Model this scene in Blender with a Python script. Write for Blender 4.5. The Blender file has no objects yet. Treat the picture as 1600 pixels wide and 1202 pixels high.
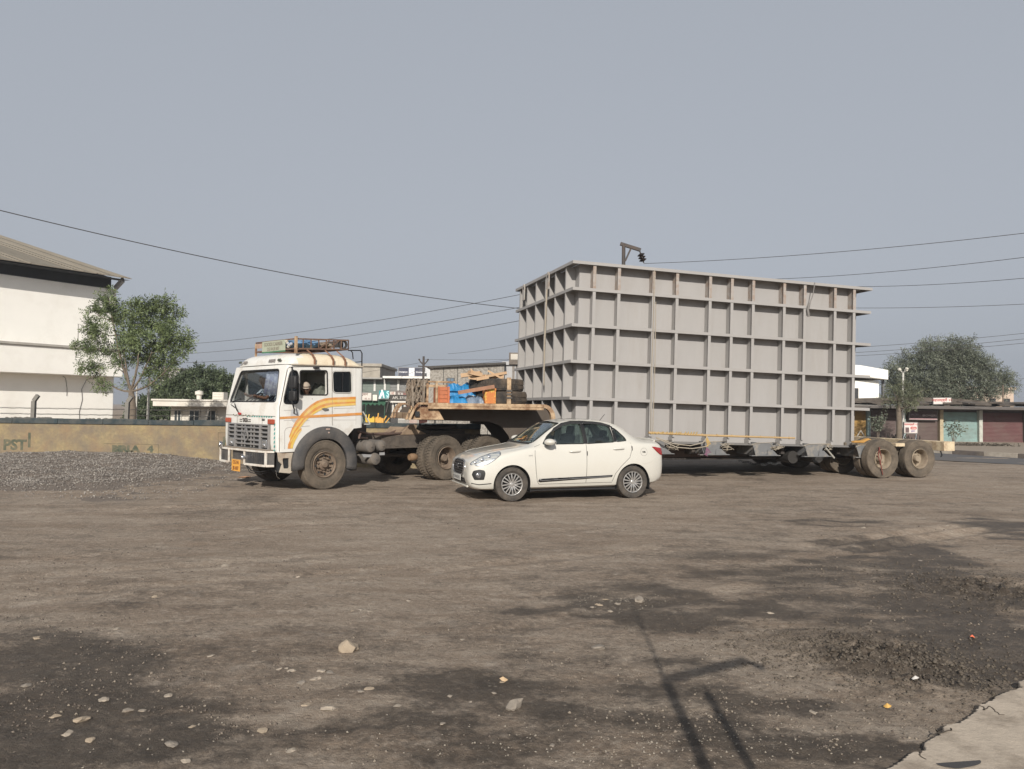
import bpy, bmesh, math, random
import numpy as np
from mathutils import Vector, Matrix, noise
from mathutils.bvhtree import BVHTree
from mathutils.geometry import delaunay_2d_cdt
rad = math.radians
S = bpy.context.scene
COL = S.collection
# ------------------------------------------------------------------ camera
PITCH, ROLL, FPX, EYE = .031, .0131, 1191.7, 1.74
cp, sp = math.cos(PITCH), math.sin(PITCH)
FW = np.array([0, cp, sp]); _r = np.array([1., 0, 0]); _u = np.array([0, -sp, cp])
RT = math.cos(ROLL)*_r + math.sin(ROLL)*_u
UP = -math.sin(ROLL)*_r + math.cos(ROLL)*_u
cam = bpy.data.cameras.new('camera'); camo = bpy.data.objects.new('camera', cam); COL.objects.link(camo)
cam.sensor_width = 36; cam.lens = FPX/1600*36; cam.clip_start = .05; cam.clip_end = 20000
M4 = Matrix(((RT[0], UP[0], -FW[0], 0), (RT[1], UP[1], -FW[1], 0), (RT[2], UP[2], -FW[2], EYE), (0, 0, 0, 1)))
camo.matrix_world = M4
S.camera = camo
# ------------------------------------------------------------------ sky, sun, exposure
SUN_EL, SUN_DIR = rad(28), Vector((-.045, -1, 0)).normalized()      # direction towards the sun (behind the camera)
w = bpy.data.worlds.new('World'); S.world = w; w.use_nodes = True
nt = w.node_tree; nt.nodes.clear()
sky = nt.nodes.new('ShaderNodeTexSky'); sky.sky_type = 'NISHITA'; sky.sun_disc = False
sky.sun_elevation = SUN_EL; sky.sun_rotation = math.atan2(SUN_DIR.x, SUN_DIR.y)
sky.dust_density = 4.0; sky.air_density = 1.0; sky.ozone_density = 1.0
SKY_STRENGTH, SKY_SAT = .092, .22
hs = nt.nodes.new('ShaderNodeHueSaturation'); hs.inputs['Saturation'].default_value = SKY_SAT
gr = nt.nodes.new('ShaderNodeMix'); gr.data_type = 'RGBA'; gr.inputs[0].default_value = .72
gr.inputs[7].default_value = (4.80, 5.24, 6.0, 1)                     # even grey haze layer over the whole sky
bg = nt.nodes.new('ShaderNodeBackground'); bg.inputs['Strength'].default_value = SKY_STRENGTH
ow = nt.nodes.new('ShaderNodeOutputWorld')
nt.links.new(sky.outputs[0], hs.inputs['Color']); nt.links.new(hs.outputs[0], gr.inputs[6])
tcw = nt.nodes.new('ShaderNodeTexCoord'); sxyz = nt.nodes.new('ShaderNodeSeparateXYZ'); zr = nt.nodes.new('ShaderNodeMapRange'); zr.interpolation_type = 'SMOOTHSTEP'
for i_, v_ in ((1,.46),(2,.95),(3,1.),(4,.42)): zr.inputs[i_].default_value = v_                    # the sky deepens towards the zenith
zm = nt.nodes.new('ShaderNodeMix'); zm.data_type = 'RGBA'; zm.blend_type = 'MULTIPLY'; zm.inputs[0].default_value = 1
nt.links.new(tcw.outputs['Generated'], sxyz.inputs[0]); nt.links.new(sxyz.outputs['Z'], zr.inputs[0]); nt.links.new(gr.outputs[2], zm.inputs[6]); nt.links.new(zr.outputs[0], zm.inputs[7])
nt.links.new(zm.outputs[2], bg.inputs['Color']); nt.links.new(bg.outputs[0], ow.inputs[0])
sl = bpy.data.lights.new('sun', 'SUN'); sl.energy = 4.7; sl.angle = rad(.5); sl.color = (1, .93, .84)
so = bpy.data.objects.new('sun', sl); COL.objects.link(so)
sd = Vector((SUN_DIR.x*math.cos(SUN_EL), SUN_DIR.y*math.cos(SUN_EL), math.sin(SUN_EL)))
so.rotation_euler = sd.to_track_quat('Z', 'Y').to_euler(); so.location = sd*50
S.view_settings.view_transform = 'Standard'; S.view_settings.look = 'None'
S.view_settings.exposure = 0.0; S.view_settings.gamma = 1.0
S.render.engine = 'CYCLES'
S.cycles.max_bounces = 6; S.cycles.transparent_max_bounces = 24; S.cycles.caustics_reflective = False; S.cycles.caustics_refractive = False
# ------------------------------------------------------------------ pixel -> world helpers (used only to measure places)
def ray(px, py): return FW*FPX + (px-800)*RT + (601-py)*UP
def G(px, py, z=0.0):
    d = ray(px, py); t = (z-EYE)/d[2]; return Vector((d[0]*t, d[1]*t, z))
def at(px, py, Y):
    d = ray(px, py); t = Y/d[1]; return Vector((d[0]*t, Y, d[2]*t+EYE))
def onplane(px, py, o, yaw):
    c, s = math.cos(yaw), math.sin(yaw); d = ray(px, py); n = np.array([-s, c, 0])
    t = (n@np.array([o[0], o[1], 0]))/(n@d); p = d*t
    return ((p[0]-o[0])*c+(p[1]-o[1])*s, p[2]+EYE)
TK_O, TK_Y = (-3.86, 15.88), .78          # truck: outer face of the near front wheel on the ground, heading
TR_O, TR_Y = (1.3615, 18.447), .288       # trailer and tank
CR_O, CR_Y = (.02, 14.3), .325             # car
def TS(x, y): return onplane(330+x/4.453, 510+y/4.453, TK_O, TK_Y)
# ------------------------------------------------------------------ materials
MATS = {}
def node(nt, t, **k):
    n = nt.nodes.new(t)
    for a, b in k.items(): setattr(n, a, b)
    return n
def mat(name, col, rough=.6, metal=0., var=.12, vs=3., dirt=None, damt=.5, ds=1.5, bump=0., bs=40., coat=0., stretch=None, spec=.5, dlo=.42, dhi=.68, col2=None, c2s=2., c2lo=.45, c2hi=.6):
    if name in MATS: return MATS[name]
    m = bpy.data.materials.new(name); m.use_nodes = True; nt = m.node_tree; L = nt.links
    b = nt.nodes['Principled BSDF']
    tc = node(nt, 'ShaderNodeTexCoord'); src = tc.outputs['Object']
    if stretch:
        mp = node(nt, 'ShaderNodeMapping'); mp.inputs['Scale'].default_value = stretch
        L.new(src, mp.inputs['Vector']); src2 = mp.outputs[0]
    else: src2 = src
    def nz(scale, det=5, rgh=.6, s=None):
        n = node(nt, 'ShaderNodeTexNoise'); n.inputs['Scale'].default_value = scale; n.inputs['Detail'].default_value = det
        n.inputs['Roughness'].default_value = rgh; L.new(s or src, n.inputs['Vector']); return n.outputs[0]
    def ramp(v, a, c):
        r = node(nt, 'ShaderNodeMapRange'); r.inputs[1].default_value = a; r.inputs[2].default_value = c; L.new(v, r.inputs[0]); return r.outputs[0]
    def mix(f, a, c, mode='MIX'):
        x = node(nt, 'ShaderNodeMix', data_type='RGBA', blend_type=mode)
        for i, v in ((0, f), (6, a), (7, c)):
            if isinstance(v, (int, float)): x.inputs[i].default_value = v
            elif isinstance(v, tuple): x.inputs[i].default_value = (*v[:3], 1)
            else: L.new(v, x.inputs[i])
        return x.outputs[2]
    v = ramp(nz(vs, 6, .65, src2), .25, .75)
    lo = tuple(max(0, c*(1-var)) for c in col); hi = tuple(min(1, c*(1+var)) for c in col)
    c = mix(v, lo, hi)
    if col2: c = mix(ramp(nz(c2s, 6, .7, src2), c2lo, c2hi), c, col2)
    rsock = None
    if dirt:
        d = ramp(nz(ds, 8, .72, src2), dlo, dhi)
        mm = node(nt, 'ShaderNodeMath', operation='MULTIPLY'); mm.inputs[1].default_value = damt; L.new(d, mm.inputs[0])
        c = mix(mm.outputs[0], c, dirt)
        rr = node(nt, 'ShaderNodeMapRange'); rr.inputs[3].default_value = rough; rr.inputs[4].default_value = min(1, rough+.35)
        L.new(mm.outputs[0], rr.inputs[0]); L.new(rr.outputs[0], b.inputs['Roughness'])
    else: b.inputs['Roughness'].default_value = rough
    L.new(c, b.inputs['Base Color']); b.inputs['Metallic'].default_value = metal
    b.inputs['Specular IOR Level'].default_value = spec
    if coat: b.inputs['Coat Weight'].default_value = coat; b.inputs['Coat Roughness'].default_value = .04
    if bump:
        bp = node(nt, 'ShaderNodeBump'); bp.inputs['Strength'].default_value = 1; bp.inputs['Distance'].default_value = bump
        L.new(nz(bs, 6, .7, src2), bp.inputs['Height']); L.new(bp.outputs[0], b.inputs['Normal'])
    MATS[name] = m; return m
def glass(name, tint=(.6, .63, .63), refl=.12):
    if name in MATS: return MATS[name]
    m = bpy.data.materials.new(name); m.use_nodes = True; nt = m.node_tree; L = nt.links; nt.nodes.clear()
    t = node(nt, 'ShaderNodeBsdfTransparent'); t.inputs[0].default_value = (*tint, 1)
    g = node(nt, 'ShaderNodeBsdfGlossy'); g.inputs['Roughness'].default_value = .03; g.inputs[0].default_value = (.9, .95, 1, 1)
    f = node(nt, 'ShaderNodeLayerWeight'); f.inputs[0].default_value = .5
    p_ = node(nt, 'ShaderNodeMath', operation='POWER'); p_.inputs[1].default_value = 4; L.new(f.outputs['Facing'], p_.inputs[0])
    a = node(nt, 'ShaderNodeMath', operation='MULTIPLY_ADD'); a.inputs[1].default_value = .7; a.inputs[2].default_value = refl; L.new(p_.outputs[0], a.inputs[0])
    x = node(nt, 'ShaderNodeMixShader'); o = node(nt, 'ShaderNodeOutputMaterial')
    L.new(a.outputs[0], x.inputs[0]); L.new(t.outputs[0], x.inputs[1]); L.new(g.outputs[0], x.inputs[2]); L.new(x.outputs[0], o.inputs[0])
    MATS[name] = m; return m
DUST = (.23, .19, .15)
# ------------------------------------------------------------------ mesh builder
class MB:
    def __init__(s): s.v = []; s.f = []; s.m = []; s.cur = 0
    def add(s, vs, fs):
        o = len(s.v); s.v += [tuple(p) for p in vs]; s.f += [tuple(i+o for i in f) for f in fs]; s.m += [s.cur]*len(fs); return s
    def box(s, x0, x1, y0, y1, z0, z1):
        return s.add([(x0,y0,z0),(x1,y0,z0),(x1,y1,z0),(x0,y1,z0),(x0,y0,z1),(x1,y0,z1),(x1,y1,z1),(x0,y1,z1)],
                     [(0,3,2,1),(4,5,6,7),(0,1,5,4),(1,2,6,5),(2,3,7,6),(3,0,4,7)])
    def obox(s, c, size, rz=0, rx=0, ry=0):
        R = Matrix.Rotation(rz,3,'Z')@Matrix.Rotation(ry,3,'Y')@Matrix.Rotation(rx,3,'X'); c = Vector(c)
        hx, hy, hz = (q/2 for q in size)
        vs = [c+R@Vector((a*hx,b*hy,d*hz)) for d in (-1,1) for a, b in ((-1,-1),(1,-1),(1,1),(-1,1))]
        return s.add(vs, [(0,3,2,1),(4,5,6,7),(0,1,5,4),(1,2,6,5),(2,3,7,6),(3,0,4,7)])
    def bar(s, p, q, w_, h, up=(0,0,1)):
        p, q = Vector(p), Vector(q); d = (q-p).normalized(); u = Vector(up)
        if abs(d.dot(u)) > .98: u = Vector((1,0,0))
        a = d.cross(u).normalized()*(w_/2); b = a.cross(d).normalized()*(h/2)
        vs = [r+sa*a+sb*b for r in (p,q) for sa, sb in ((-1,-1),(1,-1),(1,1),(-1,1))]
        return s.add(vs, [(0,1,2,3),(7,6,5,4),(0,4,5,1),(1,5,6,2),(2,6,7,3),(3,7,4,0)])
    def path(s, pts, r, n=8, cap=True):
        pts = [Vector(p) for p in pts]; rs = r if isinstance(r, (list, tuple)) else [r]*len(pts); o = []; ref = None
        for i, p in enumerate(pts):
            d = (pts[min(i+1,len(pts)-1)]-pts[max(i-1,0)]).normalized()
            if ref is None: ref = Vector((0,0,1)) if abs(d.z) < .9 else Vector((1,0,0))
            a = d.cross(ref).normalized(); b = a.cross(d).normalized(); ref = b
            o.append([p+(a*math.cos(t)+b*math.sin(t))*rs[i] for t in [2*math.pi*k/n for k in range(n)]])
        vs = [q for ring in o for q in ring]; fs = []
        for i in range(len(pts)-1):
            for k in range(n): fs.append((i*n+k, i*n+(k+1)%n, (i+1)*n+(k+1)%n, (i+1)*n+k))
        if cap: fs += [tuple(range(n-1,-1,-1)), tuple((len(pts)-1)*n+k for k in range(n))]
        return s.add(vs, fs)
    def lathe(s, prof, c=(0,0,0), n=32, axis='y', closed=False):
        vs = []; fs = []
        for k in range(n):
            t = 2*math.pi*k/n
            for r, h in prof:
                if axis == 'y': vs.append((c[0]+r*math.cos(t), c[1]+h, c[2]+r*math.sin(t)))
                elif axis == 'z': vs.append((c[0]+r*math.cos(t), c[1]+r*math.sin(t), c[2]+h))
                else: vs.append((c[0]+h, c[1]+r*math.cos(t), c[2]+r*math.sin(t)))
        m = len(prof); e = m if closed else m-1
        for k in range(n):
            for j in range(e):
                a = k*m+j; b = k*m+(j+1)%m; c2 = ((k+1)%n)*m+(j+1)%m; d = ((k+1)%n)*m+j
                fs.append((a,b,c2,d))
        return s.add(vs, fs)
    def prism(s, poly, h0, h1, axis='y'):
        def P(a, b, h): return (a,h,b) if axis == 'y' else ((a,b,h) if axis == 'z' else (h,a,b))
        n = len(poly); vs = [P(a,b,h0) for a, b in poly]+[P(a,b,h1) for a, b in poly]
        fs = [tuple(range(n)), tuple(range(2*n-1,n-1,-1))]+[(i,i+n,(i+1)%n+n,(i+1)%n) for i in range(n)]
        return s.add(vs, fs)
    def sphere(s, c, r, n=12, sc=(1,1,1)):
        prof = [(max(1e-4, math.sin(math.pi*i/n))*r, -math.cos(math.pi*i/n)*r) for i in range(n+1)]
        o = len(s.v); s.lathe(prof, (0,0,0), n*2, 'z')
        for i in range(o, len(s.v)):
            v = s.v[i]; s.v[i] = (c[0]+v[0]*sc[0], c[1]+v[1]*sc[1], c[2]+v[2]*sc[2])
        return s
    def build(s, name, mats, parent=None, smooth=None, bevel=0, seg=2, loc=None, rot=None):
        me = bpy.data.meshes.new(name); me.from_pydata(s.v, [], s.f)
        if not isinstance(mats, (list, tuple)): mats = [mats]
        for m in mats: me.materials.append(m)
        if len(mats) > 1: me.polygons.foreach_set('material_index', s.m)
        fix(me)
        if smooth: sm(me, smooth)
        o = link(name, me, parent, loc, rot)
        if bevel:
            b = o.modifiers.new('bevel', 'BEVEL'); b.width = bevel; b.segments = seg; b.limit_method = 'ANGLE'; b.angle_limit = rad(35)
            if not smooth: sm(me, 30)
        return o
def fix(me):
    bm = bmesh.new(); bm.from_mesh(me); bmesh.ops.recalc_face_normals(bm, faces=bm.faces); bm.to_mesh(me); bm.free(); me.update()
def sm(me, ang=40):
    me.polygons.foreach_set('use_smooth', [True]*len(me.polygons)); me.set_sharp_from_angle(angle=rad(ang))
def link(name, me, parent=None, loc=None, rot=None):
    o = bpy.data.objects.new(name, me); COL.objects.link(o)
    if parent: o.parent = parent
    if loc is not None: o.location = loc
    if rot is not None: o.rotation_euler = rot
    return o
def tag(o, label=None, cat=None, group=None, kind=None):
    if label: o['label'] = label
    if cat: o['category'] = cat
    if group: o['group'] = group
    if kind: o['kind'] = kind
    return o
def thing(name, label, cat, loc=(0,0,0), rz=0, group=None, rot=None, scale=1):
    o = bpy.data.objects.new(name, None); COL.objects.link(o); o.empty_display_size = .3
    o.location = loc; o.rotation_euler = rot or (0,0,rz); o.scale = (scale,)*3
    return tag(o, label, cat, group)
def copy_tree(o, parent=None):
    c = o.copy(); COL.objects.link(c); c.parent = parent
    for ch in list(o.children): copy_tree(ch, c)
    return c
def npmesh(name, V, F, mats, parent=None, loc=None, mi=None, smooth=False):
    me = bpy.data.meshes.new(name); V = np.asarray(V, np.float32); F = np.asarray(F, np.int32); n = F.shape[1]
    me.vertices.add(len(V)); me.vertices.foreach_set('co', V.ravel())
    me.loops.add(F.size); me.loops.foreach_set('vertex_index', F.ravel())
    me.polygons.add(len(F)); me.polygons.foreach_set('loop_start', np.arange(0, F.size, n, dtype=np.int32))
    if not isinstance(mats, (list, tuple)): mats = [mats]
    for m in mats: me.materials.append(m)
    if mi is not None: me.polygons.foreach_set('material_index', np.asarray(mi, np.int32))
    me.update(calc_edges=True); me.validate()
    if smooth: me.polygons.foreach_set('use_smooth', [True]*len(me.polygons))
    return link(name, me, parent, loc)
def rot2(x, y, a): return (x*math.cos(a)-y*math.sin(a), x*math.sin(a)+y*math.cos(a))
def rrect(x0, x1, z0, z1, r=.05, n=4):
    p = []
    for cx, cz, a0 in ((x1-r,z1-r,0),(x0+r,z1-r,90),(x0+r,z0+r,180),(x1-r,z0+r,270)):
        for k in range(n+1):
            a = rad(a0+90*k/n); p.append((cx+r*math.cos(a), cz+r*math.sin(a)))
    return p
def roundpoly(P, r=.05, n=3):
    out = []; N = len(P)
    for i in range(N):
        p, a, b = Vector(P[i]), Vector(P[i-1]), Vector(P[(i+1)%N])
        da, db = (a-p), (b-p); ra = min(r, da.length*.45); rb = min(r, db.length*.45)
        A, B = p+da.normalized()*ra, p+db.normalized()*rb
        for k in range(n+1):
            t = k/n; q = A*(1-t)**2+p*2*t*(1-t)+B*t*t; out.append((q.x, q.y))
    return out
def inside(p, poly):
    x, y = p; c = False; n = len(poly); j = n-1
    for i in range(n):
        xi, yi = poly[i]; xj, yj = poly[j]
        if (yi > y) != (yj > y) and x < (xj-xi)*(y-yi)/(yj-yi)+xi: c = not c
        j = i
    return c
def shell(name, outer, holes, proj, mats, parent, step=.06, mirror=None, smooth=45, thick=0, sub=None):
    """polygon in a 2-D view, tessellated and laid on a surface by proj(a,b)->point"""
    V, E = [], []
    for lp in [outer]+holes:
        P = []
        for i in range(len(lp)):
            a, b = Vector(lp[i]), Vector(lp[(i+1)%len(lp)]); k = max(1, int((b-a).length/step))
            P += [a+(b-a)*t/k for t in range(k)]
        o = len(V); V += P; E += [(o+i, o+(i+1)%len(P)) for i in range(len(P))]
    xs = [p[0] for p in outer]; ys = [p[1] for p in outer]
    x = min(xs)+step*.5
    while x < max(xs):
        y = min(ys)+step*.5
        while y < max(ys):
            if inside((x,y), outer) and not any(inside((x,y), h) for h in holes):
                if min((Vector((x,y))-q).length for q in V[:len(E)]) > step*.4: V.append(Vector((x,y)))
            y += step
        x += step
    vs, es, fs, *_ = delaunay_2d_cdt(V, E, [], 0, 1e-5)
    mb = MB(); pts = [proj(v.x, v.y) for v in vs]
    F = []
    for f in fs:
        c = sum((vs[i] for i in f), Vector((0,0)))/len(f)
        if not inside(c, outer) or any(inside(c, h) for h in holes): continue
        if any(pts[i] is None for i in f): continue
        F.append(f)
    used = sorted({i for f in F for i in f}); mp = {i: k for k, i in enumerate(used)}
    pp = [Vector(pts[i]) for i in used]; ff = [tuple(mp[i] for i in f) for f in F]
    mb.add(pp, ff)
    me = bpy.data.meshes.new(name); me.from_pydata(mb.v, [], mb.f)
    if mirror is not None:
        for vtx in me.vertices: vtx.co[mirror] *= -1
    for m in (mats if isinstance(mats, (list, tuple)) else [mats]): me.materials.append(m)
    fix(me); sm(me, smooth)
    o = link(name, me, parent)
    if thick:
        sdm = o.modifiers.new('thick', 'SOLIDIFY'); sdm.thickness = thick; sdm.offset = 0
    return o
def applied(o, name=None):
    dg = bpy.context.evaluated_depsgraph_get(); dg.update()
    me = bpy.data.meshes.new_from_object(o.evaluated_get(dg)); me.name = name or o.name
    return me
def cut(o, cutters):
    """boolean difference, baked"""
    tmp = []
    for c in cutters:
        me = bpy.data.meshes.new('cut'); me.from_pydata(c.v, [], c.f); fix(me)
        t = bpy.data.objects.new('cut', me); COL.objects.link(t); t.parent = o.parent; tmp.append(t)
        b = o.modifiers.new('b', 'BOOLEAN'); b.operation = 'DIFFERENCE'; b.object = t; b.solver = 'EXACT'
    me = applied(o); o.modifiers.clear(); o.data = me
    for t in tmp: bpy.data.objects.remove(t)
    return o
FONTS = {}
def text(name, body, size, mat_, parent=None, loc=(0,0,0), rot=(rad(90),0,0), ext=.002, sx=1, align='CENTER', bold=0, shear=0):
    cu = bpy.data.curves.new(name, 'FONT'); cu.body = body; cu.size = size; cu.extrude = ext; cu.align_x = align; cu.align_y = 'CENTER'
    cu.offset = bold; cu.shear = shear; cu.resolution_u = 3
    t = bpy.data.objects.new(name, cu); COL.objects.link(t)
    me = applied(t); bpy.data.objects.remove(t)
    for v in me.vertices: v.co.x *= sx
    me.materials.clear(); me.materials.append(mat_)
    return link(name, me, parent, loc, rot)
rng = random.Random(7)
# ================================================================== GROUND
def fbm(x, y, s, o=4, seed=0):
    return noise.fractal(Vector((x*s+seed*17.3, y*s-seed*9.1, seed*3.7)), .9, 2.1, o)
PATCH = [  # damp, oily patches in the yard: x, y in the photograph, half sizes, strength
 (520,1130,520,55,.8),(60,1020,220,34,.6),(790,1085,330,52,.95),(900,1060,200,30,.6),(40,1040,150,26,.6),(60,1150,260,50,.95),(330,1110,190,36,.7),(1075,955,175,27,1.0),(965,935,90,16,.7),
 (1330,818,70,9,1.0),(1400,822,120,8,.8),(1560,822,90,9,.9),(1590,835,60,12,.9),(1390,856,90,14,.9),(1450,880,150,22,.7),(1470,905,160,26,.8),(1230,905,120,16,.7),
 (1290,940,120,22,.6),(1560,945,150,45,1.0),(1380,1000,140,30,.6),(1560,1010,170,50,1.1),(1350,1100,230,60,1.3),(1500,1050,190,45,1.3),(1300,1155,200,60,1.25),(1180,1090,110,50,.8),
 (1130,1170,180,50,.95),(650,1190,300,50,.5),(1000,1190,200,50,.6),(1110,870,140,8,.4),(760,760,160,10,.35),(300,800,420,9,.3),(150,860,260,9,.25),(640,860,200,8,.25)]
PW = []
for px, py, rx, ry, st in PATCH:
    c = G(px, py); a = G(px, py-ry); b = G(px, py+ry)
    PW.append((c.x, c.y, rx*c.y/FPX, abs(a.y-b.y)/2, st))
slab_edge = [G(1340,1240), G(1400,1204), G(1452,1168), G(1495,1135), G(1545,1105), G(1600,1075), G(1700,1035)]
def slab_dist(x, y):
    # >0 on the concrete side (to the right of / below the edge)
    a, b = slab_edge[0], slab_edge[-1]; d = Vector((b.x-a.x, b.y-a.y)).normalized()
    return (x-a.x)*d.y-(y-a.y)*d.x
mudc = G(1375,1030); mud2 = G(1560,925)
def ground_h(x, y):
    h = .018*fbm(x, y, .35, 3, 1)+.012*fbm(x, y, 1.6, 3, 2)+(.010*fbm(x, y, 9, 3, 14)*max(0, min(1, (8-y)/4)))
    k = math.exp(-((x-mudc.x)/.5)**2-((y-mudc.y)/.55)**2)+.7*math.exp(-((x-mud2.x)/.8)**2-((y-mud2.y)/.7)**2)
    n = abs(fbm(x, y, 7, 4, 3)); h += k*(.02+.13*n)
    h -= .03*math.exp(-((x-mudc.x-.75)/.7)**2-((y-mudc.y+.3)/.5)**2)
    # old tyre ruts running across the yard
    for (ax, ay, bx, by, dep) in RUTS:
        t = ((x-ax)*(bx-ax)+(y-ay)*(by-ay))/((bx-ax)**2+(by-ay)**2)
        if 0 < t < 1:
            d = abs((x-ax)*(by-ay)-(y-ay)*(bx-ax))/math.hypot(bx-ax, by-ay)
            h += dep*(-math.exp(-(d/.09)**2)+.7*math.exp(-((d-.2)/.07)**2))*min(1, 5*t, 5*(1-t))
    return h
def seg(a, b, d): A, B = G(*a), G(*b); return (A.x, A.y, B.x, B.y, d)
RUTS = [seg((1240,858),(1540,818),.035), seg((1300,868),(1560,826),.03), seg((300,835),(640,806),.012), seg((0,885),(420,840),.010), seg((560,905),(1100,850),.014),seg((-100,915),(620,862),.014),seg((-100,945),(700,885),.014),seg((100,800),(620,782),.02),seg((700,1000),(1250,905),.014),seg((640,860),(1000,815),.012)]
def build_ground():
    ys = [-400,-60,-15,-5,-1,1.2]; y = 1.6
    while y < 48: ys.append(y); y *= 1.0065
    ys += [52,60,75,100,140,200,320,600,1200]
    us = [-200,-50,-12,-4,-2,-1.3]+list(np.linspace(-.95,.95,560))+[1.3,2,4,12,50,200]
    V = []; D = []; Gr = []
    for y in ys:
        s_ = max(y, 0)*.86+1.4
        for u in us:
            x = max(-1500, min(1500, u*s_))
            near = -1 < y < 48 and abs(u) < 1
            h = ground_h(x, y) if near else 0
            d = 0; g = 0
            if near:
                n1 = fbm(x, y, .55, 5, 5); n2 = fbm(x*.6, y*1.6, 2.2, 4, 6)
                for cx, cy, rx, ry, st in PW:
                    q = ((x-cx)/rx)**2+((y-cy)/ry)**2
                    if q < 6: d = max(d, st*(1.05-q**.75*.66+n1*1.0+n2*1.0))
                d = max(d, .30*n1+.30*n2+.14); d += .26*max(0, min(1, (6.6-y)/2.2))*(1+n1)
                d = min(1, max(0, d))
                # rough stony band lower left/centre
                g = max(0, min(1, (5.6-y)/2.5+n2*.6))
            V.append((x, y, h)); D.append(d); Gr.append(g)
    n = len(us); F = []
    for j in range(len(ys)-1):
        for i in range(n-1):
            a = j*n+i; F.append((a, a+1, a+n+1, a+n))
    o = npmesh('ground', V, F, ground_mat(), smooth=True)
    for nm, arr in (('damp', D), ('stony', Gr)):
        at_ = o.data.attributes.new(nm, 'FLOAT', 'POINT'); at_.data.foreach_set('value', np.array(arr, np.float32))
    tag(o, kind='structure'); return o
def ground_mat():
    m = bpy.data.materials.new('yard dirt'); m.use_nodes = True; nt = m.node_tree; L = nt.links; b = nt.nodes['Principled BSDF']
    tc = node(nt, 'ShaderNodeTexCoord'); O = tc.outputs['Object']
    def nz(scale, det=6, rg=.65, vec=None):
        n = node(nt, 'ShaderNodeTexNoise'); n.inputs['Scale'].default_value = scale; n.inputs['Detail'].default_value = det; n.inputs['Roughness'].default_value = rg
        L.new(vec or O, n.inputs['Vector']); return n.outputs[0]
    def mr(v, a, c, d=0., e=1.):
        r = node(nt, 'ShaderNodeMapRange'); 
        for i, q in ((1,a),(2,c),(3,d),(4,e)): r.inputs[i].default_value = q
        L.new(v, r.inputs[0]); return r.outputs[0]
    def mix(f, a, c, mode='MIX'):
        x = node(nt, 'ShaderNodeMix', data_type='RGBA', blend_type=mode)
        for i, v in ((0, f), (6, a), (7, c)):
            if isinstance(v, (int, float)): x.inputs[i].default_value = v
            elif isinstance(v, tuple): x.inputs[i].default_value = (*v, 1)
            else: L.new(v, x.inputs[i])
        return x.outputs[2]
    def ma(op, a, c):
        x = node(nt, 'ShaderNodeMath', operation=op)
        for i, v in ((0, a), (1, c)):
            if isinstance(v, (int, float)): x.inputs[i].default_value = v
            else: L.new(v, x.inputs[i])
        return x.outputs[0]
    mp = node(nt, 'ShaderNodeMapping'); mp.inputs['Scale'].default_value = (.35, 1.3, 1); mp.inputs['Rotation'].default_value = (0,0,rad(-8)); L.new(O, mp.inputs['Vector'])
    dry = mix(mr(nz(.8,7), .3, .7), (.335,.277,.22), (.42,.352,.284))
    dry = mix(mr(nz(1.1,9,.75,mp.outputs[0]), .42, .60), dry, (.275,.214,.162))
    dry = mix(ma('MULTIPLY', mr(nz(7,9,.8), .50, .60), .55), dry, (.235,.182,.137))
    dry = mix(ma('MULTIPLY', mr(nz(20,7,.8), .52, .60), .65), dry, (.47,.40,.325))
    dry = mix(ma('MULTIPLY', mr(nz(34,6,.8), .53, .60), .6), dry, (.20,.155,.118))
    dry = mix(mr(nz(3,8,.75), .54, .66), dry, (.43,.365,.30))
    mp2 = node(nt, 'ShaderNodeMapping'); mp2.inputs['Scale'].default_value = (.40, 2.0, 1); mp2.inputs['Rotation'].default_value = (0,0,rad(-11)); L.new(O, mp2.inputs['Vector'])
    dry = mix(ma('MULTIPLY', mr(nz(2.2,9,.82,mp2.outputs[0]), .48, .62), .35), dry, (.235,.182,.138))
    dry = mix(ma('MULTIPLY', mr(nz(2.3,8,.78,mp2.outputs[0]), .52, .64), .4), dry, (.45,.385,.315))
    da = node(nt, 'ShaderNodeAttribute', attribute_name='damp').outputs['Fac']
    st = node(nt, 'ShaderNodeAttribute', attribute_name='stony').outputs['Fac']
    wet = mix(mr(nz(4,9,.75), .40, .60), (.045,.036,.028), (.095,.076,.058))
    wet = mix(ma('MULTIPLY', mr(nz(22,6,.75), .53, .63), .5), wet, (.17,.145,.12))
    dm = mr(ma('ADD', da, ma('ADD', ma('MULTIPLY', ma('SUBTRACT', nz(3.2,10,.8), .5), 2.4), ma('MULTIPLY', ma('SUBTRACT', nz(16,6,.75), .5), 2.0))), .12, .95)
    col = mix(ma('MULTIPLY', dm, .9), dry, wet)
    # fine grit: dark and pale specks
    vo = node(nt, 'ShaderNodeTexVoronoi'); vo.inputs['Scale'].default_value = 42; L.new(O, vo.inputs['Vector'])
    sp = mr(vo.outputs['Distance'], .10, .22, 1, 0)
    pale = ma('MULTIPLY', sp, mr(nz(9,3), .50, .62)); col = mix(ma('MULTIPLY', pale, .45), col, (.34,.30,.25))
    v2 = node(nt, 'ShaderNodeTexVoronoi'); v2.inputs['Scale'].default_value = 95; L.new(O, v2.inputs['Vector'])
    col = mix(ma('MULTIPLY', mr(v2.outputs['Distance'], .08, .2, 1, 0), ma('MULTIPLY', mr(nz(4,3), .4, .6), .55)), col, (.09,.073,.06))
    v3 = node(nt, 'ShaderNodeTexVoronoi'); v3.inputs['Scale'].default_value = 11; v3.inputs['Randomness'].default_value = 1; L.new(O, v3.inputs['Vector'])
    blob = ma('MULTIPLY', mr(ma('ADD', v3.outputs['Distance'], ma('MULTIPLY', nz(40,3), .12)), .14, .20, 1, 0), mr(nz(1.3,4), .48, .60))
    col = mix(ma('MULTIPLY', blob, .6), col, (.34,.30,.25))
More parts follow.
